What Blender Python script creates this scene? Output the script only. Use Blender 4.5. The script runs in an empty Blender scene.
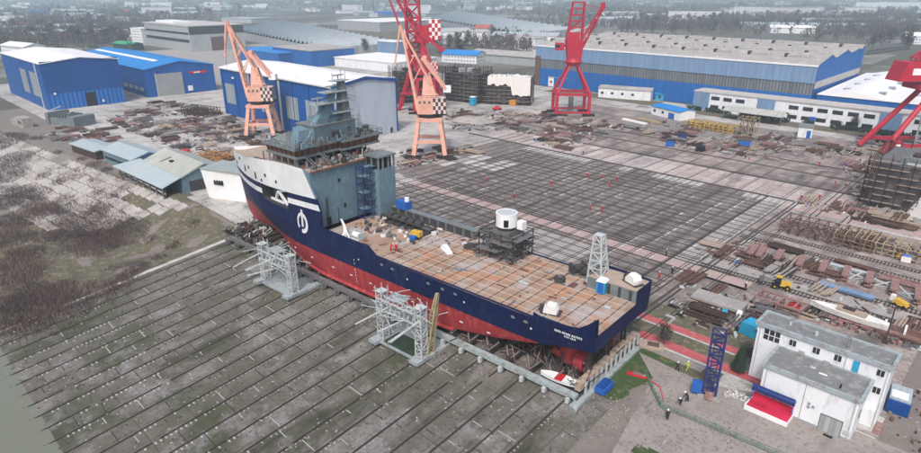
HAZE = 0.00026; EXPO = 0.5
import bpy, bmesh, math, random
from mathutils import Vector, Matrix, noise
random.seed(7)
sc = bpy.context.scene
COL = sc.collection
PI = math.pi
# ------------------------------------------------------------------ survey: photo pixel -> place on the ground
FPX = 607.0; CX = 460.5; CY = 226.5; H = 60.0
PITCH = math.atan((CY + 10) / FPX); AZ = math.radians(44.1)
Fv = (-math.sin(AZ), math.cos(AZ)); Rv = (math.cos(AZ), math.sin(AZ))
cp, sp = math.cos(PITCH), math.sin(PITCH)
def G(u, v, z=0.0):
    a = (u - CX) / FPX; b = (v - CY) / FPX
    t = (H - z) / (sp + b * cp); fw = cp - b * sp
    return Vector((t * (a * Rv[0] + fw * Fv[0]), t * (a * Rv[1] + fw * Fv[1]), z))
KS = 0.11; Y0 = 72.0
def GS(u, v):            # on the inclined slipway
    a = (u - CX) / FPX; b = (v - CY) / FPX; fw = cp - b * sp
    d = (a * Rv[0] + fw * Fv[0], a * Rv[1] + fw * Fv[1], -(sp + b * cp))
    t = (H + KS * Y0) / (KS * d[1] - d[2])
    return Vector((d[0] * t, d[1] * t, H + d[2] * t))

# ------------------------------------------------------------------ materials
M = {}
def mat(name, col, rough=0.85, col2=None, scale=0.3, amt=0.5, metal=0.0, bump=0.0, col3=None, scale3=3.0, amt3=0.35, stretch=None, spec=0.3):
    m = bpy.data.materials.new(name); m.use_nodes = True
    nt = m.node_tree; b = nt.nodes['Principled BSDF']
    b.inputs['Roughness'].default_value = rough; b.inputs['Metallic'].default_value = metal
    b.inputs['Specular IOR Level'].default_value = spec
    geo = nt.nodes.new('ShaderNodeTexCoord')
    src = geo.outputs['Object']
    if stretch:
        mp = nt.nodes.new('ShaderNodeMapping'); mp.inputs['Scale'].default_value = stretch
        nt.links.new(src, mp.inputs['Vector']); src = mp.outputs['Vector']
    if col2 is None: col2 = tuple(c * 0.72 for c in col)
    n = nt.nodes.new('ShaderNodeTexNoise'); n.inputs['Scale'].default_value = scale; n.inputs['Detail'].default_value = 6; n.inputs['Roughness'].default_value = 0.65
    nt.links.new(src, n.inputs['Vector'])
    r = nt.nodes.new('ShaderNodeValToRGB'); r.color_ramp.elements[0].position = 0.5 - amt * 0.3; r.color_ramp.elements[1].position = 0.5 + amt * 0.3
    r.color_ramp.elements[0].color = (*col2, 1); r.color_ramp.elements[1].color = (*col, 1)
    nt.links.new(n.outputs['Fac'], r.inputs['Fac']); out = r.outputs['Color']
    if col3:
        n3 = nt.nodes.new('ShaderNodeTexNoise'); n3.inputs['Scale'].default_value = scale3; n3.inputs['Detail'].default_value = 5; n3.inputs['Roughness'].default_value = 0.7
        nt.links.new(src, n3.inputs['Vector'])
        r3 = nt.nodes.new('ShaderNodeValToRGB'); r3.color_ramp.elements[0].position = 0.62 - amt3 * 0.3; r3.color_ramp.elements[1].position = 0.68
        nt.links.new(n3.outputs['Fac'], r3.inputs['Fac'])
        mx = nt.nodes.new('ShaderNodeMix'); mx.data_type = 'RGBA'; mx.inputs['B'].default_value = (*col3, 1)
        nt.links.new(r3.outputs['Color'], mx.inputs['Factor']); nt.links.new(out, mx.inputs['A']); out = mx.outputs['Result']
    nt.links.new(out, b.inputs['Base Color'])
    if bump:
        bp = nt.nodes.new('ShaderNodeBump'); bp.inputs['Strength'].default_value = bump; bp.inputs['Distance'].default_value = 0.2
        nt.links.new(n.outputs['Fac'], bp.inputs['Height']); nt.links.new(bp.outputs['Normal'], b.inputs['Normal'])
    M[name] = m
    return m
def brickmat(name, c1, c2, mortar, bw, rh, msize, rough=0.9, rot=0, off=0.0, dirt=None, dscale=0.06, dirt2=None, d2scale=0.4, shift=(0, 0, 0), bias=0.0, lo=0.42, hi=0.62, speck=None):
    """slab pattern on world coordinates with stains on top"""
    m = bpy.data.materials.new(name); m.use_nodes = True
    nt = m.node_tree; b = nt.nodes['Principled BSDF']; b.inputs['Roughness'].default_value = rough; b.inputs['Specular IOR Level'].default_value = 0.25
    g = nt.nodes.new('ShaderNodeNewGeometry')
    mp = nt.nodes.new('ShaderNodeMapping'); mp.inputs['Rotation'].default_value = (0, 0, rot); mp.inputs['Location'].default_value = shift
    nt.links.new(g.outputs['Position'], mp.inputs['Vector'])
    br = nt.nodes.new('ShaderNodeTexBrick'); br.offset = off; br.squash = 1.0
    br.inputs['Scale'].default_value = 1.0; br.inputs['Brick Width'].default_value = bw; br.inputs['Row Height'].default_value = rh
    br.inputs['Mortar Size'].default_value = msize; br.inputs['Mortar Smooth'].default_value = 0.3; br.inputs['Bias'].default_value = bias
    br.inputs['Color1'].default_value = (*c1, 1); br.inputs['Color2'].default_value = (*c2, 1); br.inputs['Mortar'].default_value = (*mortar, 1)
    nt.links.new(mp.outputs['Vector'], br.inputs['Vector']); out = br.outputs['Color']
    def stain(colr, s, lo, hi, out, st=None):
        n = nt.nodes.new('ShaderNodeTexNoise'); n.inputs['Scale'].default_value = s; n.inputs['Detail'].default_value = 7; n.inputs['Roughness'].default_value = 0.68
        if st:
            mp2 = nt.nodes.new('ShaderNodeMapping'); mp2.inputs['Scale'].default_value = st
            nt.links.new(g.outputs['Position'], mp2.inputs['Vector']); nt.links.new(mp2.outputs['Vector'], n.inputs['Vector'])
        else: nt.links.new(g.outputs['Position'], n.inputs['Vector'])
        r = nt.nodes.new('ShaderNodeValToRGB'); r.color_ramp.elements[0].position = lo; r.color_ramp.elements[1].position = hi
        nt.links.new(n.outputs['Fac'], r.inputs['Fac'])
        mx = nt.nodes.new('ShaderNodeMix'); mx.data_type = 'RGBA'; mx.inputs['B'].default_value = (*colr, 1)
        nt.links.new(r.outputs['Color'], mx.inputs['Factor']); nt.links.new(out, mx.inputs['A']); return mx.outputs['Result']
    if dirt: out = stain(dirt, dscale, lo, hi, out)
    if dirt2: out = stain(dirt2, d2scale, 0.5, 0.72, out)
    if speck: out = stain(speck, 1.6, 0.5, 0.75, out); out = stain(tuple(c * .6 for c in dirt), .12, .55, .7, out, (1, .25, 1))
    nt.links.new(out, b.inputs['Base Color']); M[name] = m
    return m
def ribmat(name, col, col2, period, axis=0, rough=0.6, dirt=None, spec=0.3, duty=0.5, bump=0.4):
    """corrugated / panelled sheet: ribs along one object axis"""
    m = bpy.data.materials.new(name); m.use_nodes = True
    nt = m.node_tree; b = nt.nodes['Principled BSDF']; b.inputs['Roughness'].default_value = rough; b.inputs['Specular IOR Level'].default_value = spec
    tc = nt.nodes.new('ShaderNodeTexCoord'); sx = nt.nodes.new('ShaderNodeSeparateXYZ'); nt.links.new(tc.outputs['Object'], sx.inputs[0])
    md = nt.nodes.new('ShaderNodeMath'); md.operation = 'PINGPONG'; md.inputs[1].default_value = period / 2
    nt.links.new(sx.outputs[axis], md.inputs[0])
    gt = nt.nodes.new('ShaderNodeMath'); gt.operation = 'GREATER_THAN'; gt.inputs[1].default_value = period / 2 * duty
    nt.links.new(md.outputs[0], gt.inputs[0])
    mx = nt.nodes.new('ShaderNodeMix'); mx.data_type = 'RGBA'; mx.inputs['A'].default_value = (*col, 1); mx.inputs['B'].default_value = (*col2, 1)
    nt.links.new(gt.outputs[0], mx.inputs['Factor']); out = mx.outputs['Result']
    n = nt.nodes.new('ShaderNodeTexNoise'); n.inputs['Scale'].default_value = 0.12; n.inputs['Detail'].default_value = 7; n.inputs['Roughness'].default_value = 0.7
    mp = nt.nodes.new('ShaderNodeMapping'); mp.inputs['Scale'].default_value = (2.2, 1.2, .35); nt.links.new(tc.outputs['Object'], mp.inputs['Vector']); nt.links.new(mp.outputs['Vector'], n.inputs['Vector'])
    r = nt.nodes.new('ShaderNodeValToRGB'); r.color_ramp.elements[0].position = 0.42; r.color_ramp.elements[1].position = 0.72
    r.color_ramp.elements[1].color = (0.85, 0.85, 0.85, 1)
    nt.links.new(n.outputs['Fac'], r.inputs['Fac'])
    m2 = nt.nodes.new('ShaderNodeMix'); m2.data_type = 'RGBA'; m2.inputs['B'].default_value = (*(dirt or tuple(c * 0.7 for c in col)), 1)
    nt.links.new(r.outputs['Color'], m2.inputs['Factor']); nt.links.new(out, m2.inputs['A'])
    nt.links.new(m2.outputs['Result'], b.inputs['Base Color'])
    bp = nt.nodes.new('ShaderNodeBump'); bp.inputs['Strength'].default_value = bump; bp.inputs['Distance'].default_value = 0.1
    nt.links.new(md.outputs[0], bp.inputs['Height']); nt.links.new(bp.outputs['Normal'], b.inputs['Normal'])
    M[name] = m
    return m

mat('navy', (0.007, 0.014, 0.075), 0.5, (0.005, 0.010, 0.05), 0.25, 0.8, col3=(0.02, 0.03, 0.07), scale3=1.2, stretch=(1, 1, .25), spec=.15)
mat('hull_red', (0.34, 0.032, 0.036), 0.55, (0.26, 0.028, 0.034), 0.2, 0.8, col3=(0.45, 0.10, 0.09), scale3=0.9, stretch=(1, 1, .3))
mat('hull_white', (0.75, 0.76, 0.78), 0.45, (0.62, 0.64, 0.66), 0.3, 0.7, stretch=(1, 1, .2))
mat('ship_blue', (0.145, 0.235, 0.29), 0.55, (0.11, 0.18, 0.23), 0.35, 0.9, col3=(0.22, 0.30, 0.33), scale3=1.5, stretch=(1, 1, .3))
mat('ship_grey', (0.20, 0.25, 0.27), 0.6, (0.12, 0.15, 0.16), 0.6, 0.9, col3=(0.20, 0.11, 0.07), scale3=1.8)
mat('ship_dark', (0.05, 0.055, 0.06), 0.7, (0.03, 0.03, 0.032), 0.8, 0.9, col3=(0.12, 0.07, 0.05), scale3=2)
mat('copper', (0.22, 0.10, 0.06), 0.6, (0.12, 0.06, 0.045), 0.8, 0.8)
mat('black', (0.015, 0.015, 0.017), 0.7)
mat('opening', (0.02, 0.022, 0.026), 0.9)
mat('glass_dark', (0.025, 0.03, 0.04), 0.15, spec=0.6)
mat('counter_white', (0.72, 0.58, 0.54), 0.6)
mat('counter_black', (0.055, 0.04, 0.045), 0.6)
mat('white', (0.78, 0.79, 0.80), 0.5, (0.66, 0.67, 0.68), 0.4, 0.8)
mat('tarp', (0.76, 0.75, 0.72), 0.8, (0.60, 0.59, 0.57), 0.9, 0.8, bump=0.6)
mat('pink', (0.74, 0.40, 0.31), 0.5, (0.62, 0.33, 0.26), 0.3, 0.8, col3=(0.50, 0.27, 0.21), scale3=.5)
mat('crane_red', (0.50, 0.015, 0.045), 0.5, (0.34, 0.015, 0.04), 0.3, 0.8, col3=(0.25, 0.04, 0.04), scale3=1.5)
mat('steel', (0.16, 0.17, 0.18), 0.6, (0.09, 0.09, 0.095), 0.8, 0.8, col3=(0.16, 0.08, 0.05), scale3=2)
mat('galv', (0.50, 0.54, 0.55), 0.5, (0.34, 0.37, 0.38), 0.9, 0.8)
mat('lightsteel', (0.36, 0.42, 0.44), 0.5, (0.24, 0.29, 0.31), 0.4, 0.9, col3=(0.2, 0.15, 0.12), scale3=1.2)
mat('rust', (0.14, 0.075, 0.058), 0.9, (0.07, 0.042, 0.036), 0.9, 0.9, col3=(0.23, 0.14, 0.11), scale3=2.2)
mat('rust_dark', (0.075, 0.045, 0.04), 0.9, (0.03, 0.024, 0.022), 0.9, 0.9)
mat('primer', (0.29, 0.165, 0.15), 0.8, (0.18, 0.105, 0.10), 0.6, 0.9, col3=(0.38, 0.27, 0.24), scale3=1.4)
mat('yellow', (0.65, 0.42, 0.04), 0.6, (0.45, 0.27, 0.04), 0.8, 0.8)
mat('pale_yellow', (0.42, 0.35, 0.21), 0.7, (0.27, 0.21, 0.14), 0.8, 0.8)
mat('orange', (0.55, 0.24, 0.05), 0.6, (0.38, 0.16, 0.04), 0.7, 0.8)
mat('blue_paint', (0.02, 0.12, 0.45), 0.5, (0.02, 0.09, 0.33), 0.6, 0.8)
mat('cyan_paint', (0.03, 0.33, 0.55), 0.5)
mat('dark_blue_steel', (0.03, 0.04, 0.18), 0.5, (0.02, 0.025, 0.10), 0.8, 0.8)
mat('shed_trim', (0.012, 0.07, 0.28), 0.5)
mat('wood', (0.42, 0.34, 0.27), 0.85, (0.28, 0.22, 0.18), 0.9, 0.9)
mat('concrete', (0.36, 0.34, 0.325), 0.9, (0.25, 0.235, 0.225), 0.25, 0.9, col3=(0.22, 0.2, 0.19), scale3=0.9)
mat('fence_green', (0.10, 0.20, 0.13), 0.7)
mat('slab', (0.44, 0.42, 0.40), 0.9, (0.33, 0.31, 0.295), 0.08, 0.9, col3=(0.20, 0.18, 0.165), scale3=0.12, amt3=.5)
mat('concrete_pale', (0.50, 0.485, 0.47), 0.9, (0.38, 0.365, 0.355), 0.3, 0.9, col3=(0.25, 0.24, 0.23), scale3=0.7)
mat('pinkpath', (0.42, 0.30, 0.28), 0.9, (0.32, 0.25, 0.235), 0.2, 0.9, col3=(0.26, 0.23, 0.22), scale3=0.5)
mat('redpath', (0.45, 0.09, 0.10), 0.85, (0.36, 0.085, 0.09), 0.25, 0.9, col3=(0.40, 0.2, 0.19), scale3=0.9)
mat('grass', (0.055, 0.09, 0.03), 0.95, (0.035, 0.058, 0.022), 0.5, 0.9, col3=(0.16, 0.15, 0.08), scale3=0.6)
mat('grass_dry', (0.125, 0.118, 0.075), 0.95, (0.08, 0.072, 0.052), 0.3, 0.9, col3=(0.24, 0.21, 0.16), scale3=0.7, bump=.6)
mat('gravel', (0.21, 0.185, 0.165), 0.95, (0.14, 0.122, 0.11), 0.25, 0.9, col3=(0.25, 0.23, 0.21), scale3=2.5, bump=.5)
mat('dirt', (0.26, 0.24, 0.225), 0.95, (0.15, 0.14, 0.13), 0.12, 0.9, col3=(0.10, 0.09, 0.085), scale3=0.35, bump=.3)
mat('rail', (0.03, 0.028, 0.028), 0.6, (0.06, 0.045, 0.04), 0.6, 0.9)
mat('track_bed', (0.12, 0.10, 0.095), 0.95, (0.07, 0.06, 0.058), 0.4, 0.9)
mat('chalk', (0.42, 0.415, 0.40), 0.9, (0.24, 0.235, 0.225), 0.5, 0.9)
mat('bark', (0.10, 0.08, 0.07), 0.95, (0.06, 0.05, 0.045), 0.9, 0.8)
mat('twig', (0.10, 0.092, 0.078), 0.95, (0.06, 0.056, 0.048), 0.3, 0.9)
mat('twig_brown', (0.14, 0.105, 0.088), 0.95, (0.10, 0.075, 0.068), 0.3, 0.9)
mat('brush', (0.15, 0.105, 0.10), 0.95, (0.08, 0.058, 0.06), 0.15, 0.9)
mat('deck_strip', (0.55, 0.47, 0.41), 0.8, (0.38, 0.30, 0.25), 0.9, 0.9)
mat('brush_tan', (0.25, 0.18, 0.145), 0.95, (0.13, 0.10, 0.085), 0.15, 0.9)
mat('evergreen', (0.03, 0.055, 0.035), 0.9, (0.02, 0.035, 0.022), 0.8, 0.9)
mat('roof_white', (0.80, 0.80, 0.79), 0.55, (0.68, 0.68, 0.68), 0.05, 0.9)
mat('roof_grey', (0.36, 0.34, 0.33), 0.85, (0.27, 0.26, 0.25), 0.05, 0.9, col3=(0.46, 0.44, 0.43), scale3=.25)
mat('roof_flat', (0.20, 0.205, 0.21), 0.85, (0.14, 0.145, 0.15), 0.3, 0.9, col3=(0.30, 0.30, 0.30), scale3=0.8)
mat('plaster', (0.74, 0.76, 0.79), 0.7, (0.62, 0.65, 0.69), 0.25, 0.8, col3=(0.5, 0.5, 0.5), scale3=0.7, stretch=(1, 1, .3))
mat('plaster_cream', (0.55, 0.52, 0.46), 0.8)
mat('roof_red', (0.42, 0.10, 0.09), 0.8)
mat('cement_wall', (0.32, 0.33, 0.34), 0.85, (0.24, 0.25, 0.26), 0.15, 0.9)
mat('safety_red', (0.55, 0.02, 0.03), 0.8)
mat('skin', (0.45, 0.27, 0.2), 0.6)
mat('hivis', (0.55, 0.65, 0.05), 0.8)
mat('cloth_dark', (0.03, 0.03, 0.04), 0.9)
mat('stage_red', (0.55, 0.02, 0.07), 0.8)
mat('water_far', (0.20, 0.24, 0.24), 0.12)
ribmat('blue_clad_x', (0.008, 0.085, 0.32), (0.006, 0.07, 0.26), 1.2, 0)
ribmat('blue_clad_y', (0.006, 0.075, 0.29), (0.005, 0.06, 0.23), 1.2, 1)
ribmat('blue_rib_y', (0.02, 0.16, 0.50), (0.01, 0.06, 0.25), 2.2, 1, duty=.6)
ribmat('blue_roof', (0.02, 0.22, 0.58), (0.015, 0.19, 0.52), 3.0, 0)
ribmat('grey_clad_y', (0.42, 0.48, 0.56), (0.38, 0.44, 0.52), 1.0, 1)
ribmat('steelblue_clad', (0.17, 0.27, 0.42), (0.14, 0.23, 0.37), 3.0, 0, duty=.8)
ribmat('hall_blue', (0.01, 0.11, 0.37), (0.008, 0.09, 0.31), 4.0, 0, duty=.8)
ribmat('window_band', (0.10, 0.12, 0.14), (0.20, 0.21, 0.22), 1.6, 0, duty=.6, rough=.3)
ribmat('window_panel', (0.30, 0.35, 0.38), (0.16, 0.19, 0.22), 2.4, 0, duty=.75, rough=.3)
ribmat('roof_sheet', (0.78, 0.78, 0.77), (0.70, 0.70, 0.70), 5.5, 0, duty=.9, dirt=(0.52, 0.51, 0.5))
ribmat('teal_roof', (0.27, 0.34, 0.35), (0.22, 0.28, 0.29), 1.5, 0, dirt=(0.36, 0.36, 0.33))
ribmat('lightblue_roof', (0.34, 0.42, 0.46), (0.28, 0.36, 0.40), 1.0, 0, dirt=(.42, .42, .40))
ribmat('olive_roof', (0.36, 0.38, 0.34), (0.29, 0.31, 0.28), 2.0, 0, dirt=(0.46, 0.46, 0.42))
ribmat('saw_roof', (0.11, 0.155, 0.185), (0.30, 0.34, 0.36), 14.0, 0, duty=.8, dirt=(0.14, 0.18, 0.20))
ribmat('win_rows', (0.60, 0.63, 0.66), (0.12, 0.15, 0.18), 3.0, 0, duty=.62, rough=.6)
ribmat('corr_grey', (0.36, 0.38, 0.39), (0.26, 0.28, 0.29), 1.4, 0, duty=.6)
brickmat('slip_conc', (0.118, 0.108, 0.094), (0.172, 0.158, 0.144), (0.07, 0.068, 0.058), 4.35, 7.0, 0.10, off=0.0, dirt=(0.058, 0.064, 0.036), dscale=0.06, dirt2=(0.26, 0.245, 0.252), d2scale=0.14, shift=(0.85, 0, 0), lo=.42, hi=.66, speck=(.045, .044, .036))
brickmat('yard_dark', (0.175, 0.155, 0.145), (0.225, 0.198, 0.185), (0.105, 0.09, 0.083), 2.175, 3.3, 0.08, dirt=(0.125, 0.11, 0.103), dscale=0.045, dirt2=(0.34, 0.29, 0.27), d2scale=0.3, shift=(0.85, 0, 0), speck=(.10, .09, .085))
brickmat('yard_pink', (0.36, 0.29, 0.27), (0.50, 0.455, 0.435), (0.15, 0.13, 0.12), 4.35, 14, 0.16, dirt=(0.20, 0.18, 0.175), dscale=0.05, dirt2=(0.55, 0.50, 0.48), d2scale=0.3, shift=(0.85, 0, 0), lo=.5, hi=.75, speck=(.10, .09, .085))
brickmat('yard_mix', (0.24, 0.19, 0.17), (0.37, 0.305, 0.28), (0.12, 0.105, 0.10), 4.35, 9, 0.16, dirt=(0.13, 0.115, 0.11), dscale=0.04, dirt2=(0.42, 0.37, 0.35), d2scale=0.2, shift=(0.85, 0, 0), lo=.42, hi=.6, speck=(.10, .09, .085))
brickmat('apron', (0.43, 0.415, 0.395), (0.50, 0.485, 0.465), (0.30, 0.285, 0.275), 6, 6, 0.12, dirt=(0.25, 0.235, 0.225), dscale=0.03, dirt2=(0.18, 0.165, 0.16), d2scale=0.12, lo=.45, hi=.7, speck=(.10, .09, .085))
brickmat('right_dirt', (0.26, 0.22, 0.205), (0.34, 0.28, 0.26), (0.22, 0.18, 0.17), 9, 3, 0.2, off=.4, dirt=(0.15, 0.13, 0.125), dscale=0.10, dirt2=(0.47, 0.42, 0.39), d2scale=0.22, lo=.42, hi=.62, speck=(.10, .09, .085))
brickmat('bl_conc', (0.25, 0.225, 0.205), (0.30, 0.27, 0.25), (0.28, 0.26, 0.25), 7, 5, 0.08, dirt=(0.29, 0.265, 0.25), dscale=0.12, dirt2=(0.20, 0.18, 0.17), d2scale=0.25, lo=.45, hi=.65, speck=(.10, .09, .085))
brickmat('deck_rust', (0.27, 0.17, 0.115), (0.35, 0.275, 0.215), (0.24, 0.16, 0.12), 2.6, 2.2, 0.07, dirt=(0.36, 0.345, 0.36), dscale=0.13, dirt2=(0.44, 0.19, 0.085), d2scale=0.18, rot=-math.radians(3.7), lo=.48, hi=.64)

def plating(name, bw, rh, k=.72):
    m = M[name]; nt = m.node_tree; b = nt.nodes['Principled BSDF']; lk = b.inputs['Base Color'].links[0]; src = lk.from_socket
    tc = nt.nodes.new('ShaderNodeTexCoord'); sx = nt.nodes.new('ShaderNodeSeparateXYZ'); nt.links.new(tc.outputs['Object'], sx.inputs[0]); ad = nt.nodes.new('ShaderNodeMath'); ad.operation = 'ADD'
    nt.links.new(sx.outputs[0], ad.inputs[0]); nt.links.new(sx.outputs[1], ad.inputs[1]); cb = nt.nodes.new('ShaderNodeCombineXYZ'); nt.links.new(ad.outputs[0], cb.inputs[0]); nt.links.new(sx.outputs[2], cb.inputs[1])
    br = nt.nodes.new('ShaderNodeTexBrick'); br.inputs['Scale'].default_value = 1; br.inputs['Brick Width'].default_value = bw; br.inputs['Row Height'].default_value = rh; br.inputs['Mortar Size'].default_value = .05
    br.inputs['Color1'].default_value = (1, 1, 1, 1); br.inputs['Color2'].default_value = (.86, .86, .86, 1); br.inputs['Mortar'].default_value = (k, k, k, 1); nt.links.new(cb.outputs[0], br.inputs['Vector'])
    mx = nt.nodes.new('ShaderNodeMix'); mx.data_type = 'RGBA'; mx.blend_type = 'MULTIPLY'; mx.inputs['Factor'].default_value = 1; nt.links.new(src, mx.inputs['A']); nt.links.new(br.outputs['Color'], mx.inputs['B']); nt.links.new(mx.outputs['Result'], b.inputs['Base Color'])
plating('navy', 6.5, 2.3); plating('hull_red', 6.5, 2.1, .8); plating('hull_white', 5, 2.2, .86); plating('ship_blue', 3.2, 2.8, .8); plating('ship_grey', 3, 2.4, .8)
# far suburb ground: patches of scrub, field and pale lots
def farground():
    m = bpy.data.materials.new('ground_patchwork'); m.use_nodes = True; nt = m.node_tree; b = nt.nodes['Principled BSDF']; b.inputs['Roughness'].default_value = 1; b.inputs['Specular IOR Level'].default_value = 0.1
    g = nt.nodes.new('ShaderNodeNewGeometry')
    v = nt.nodes.new('ShaderNodeTexVoronoi'); v.inputs['Scale'].default_value = 0.009
    n = nt.nodes.new('ShaderNodeTexNoise'); n.inputs['Scale'].default_value = 0.02; n.inputs['Detail'].default_value = 8; n.inputs['Roughness'].default_value = .7
    nt.links.new(g.outputs['Position'], v.inputs['Vector']); nt.links.new(g.outputs['Position'], n.inputs['Vector'])
    r = nt.nodes.new('ShaderNodeValToRGB'); cr = r.color_ramp; cr.interpolation = 'CONSTANT'
    cr.elements[0].color = (0.10, 0.105, 0.09, 1); cr.elements[1].position = .75; cr.elements[1].color = (0.30, 0.30, 0.29, 1)
    for p_, c in ((.25, (0.15, 0.145, 0.13)), (.45, (0.085, 0.095, 0.07)), (.6, (0.21, 0.205, 0.195)), (.88, (0.12, 0.12, 0.105))):
        e = cr.elements.new(p_); e.color = (*c, 1)
    sx = nt.nodes.new('ShaderNodeSeparateColor'); nt.links.new(v.outputs['Color'], sx.inputs[0]); nt.links.new(sx.outputs[0], r.inputs['Fac'])
    r2 = nt.nodes.new('ShaderNodeValToRGB'); r2.color_ramp.elements[0].position = .4; r2.color_ramp.elements[1].position = .62
    nt.links.new(n.outputs['Fac'], r2.inputs['Fac'])
    mx = nt.nodes.new('ShaderNodeMix'); mx.data_type = 'RGBA'; mx.inputs['B'].default_value = (0.095, 0.088, 0.075, 1)
    nt.links.new(r2.outputs['Color'], mx.inputs['Factor']); nt.links.new(r.outputs['Color'], mx.inputs['A']); nt.links.new(mx.outputs['Result'], b.inputs['Base Color'])
    M['ground'] = m
farground()
def watermat():
    m = bpy.data.materials.new('river_water'); m.use_nodes = True; nt = m.node_tree; b = nt.nodes['Principled BSDF']
    b.inputs['Base Color'].default_value = (0.16, 0.17, 0.13, 1); b.inputs['Roughness'].default_value = 0.22; b.inputs['IOR'].default_value = 1.33
    g = nt.nodes.new('ShaderNodeNewGeometry'); n = nt.nodes.new('ShaderNodeTexNoise'); n.inputs['Scale'].default_value = 0.5; n.inputs['Detail'].default_value = 4
    nt.links.new(g.outputs['Position'], n.inputs['Vector'])
    bp = nt.nodes.new('ShaderNodeBump'); bp.inputs['Strength'].default_value = .12; bp.inputs['Distance'].default_value = .2
    nt.links.new(n.outputs['Fac'], bp.inputs['Height']); nt.links.new(bp.outputs['Normal'], b.inputs['Normal'])
    M['water'] = m
watermat()

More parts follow.
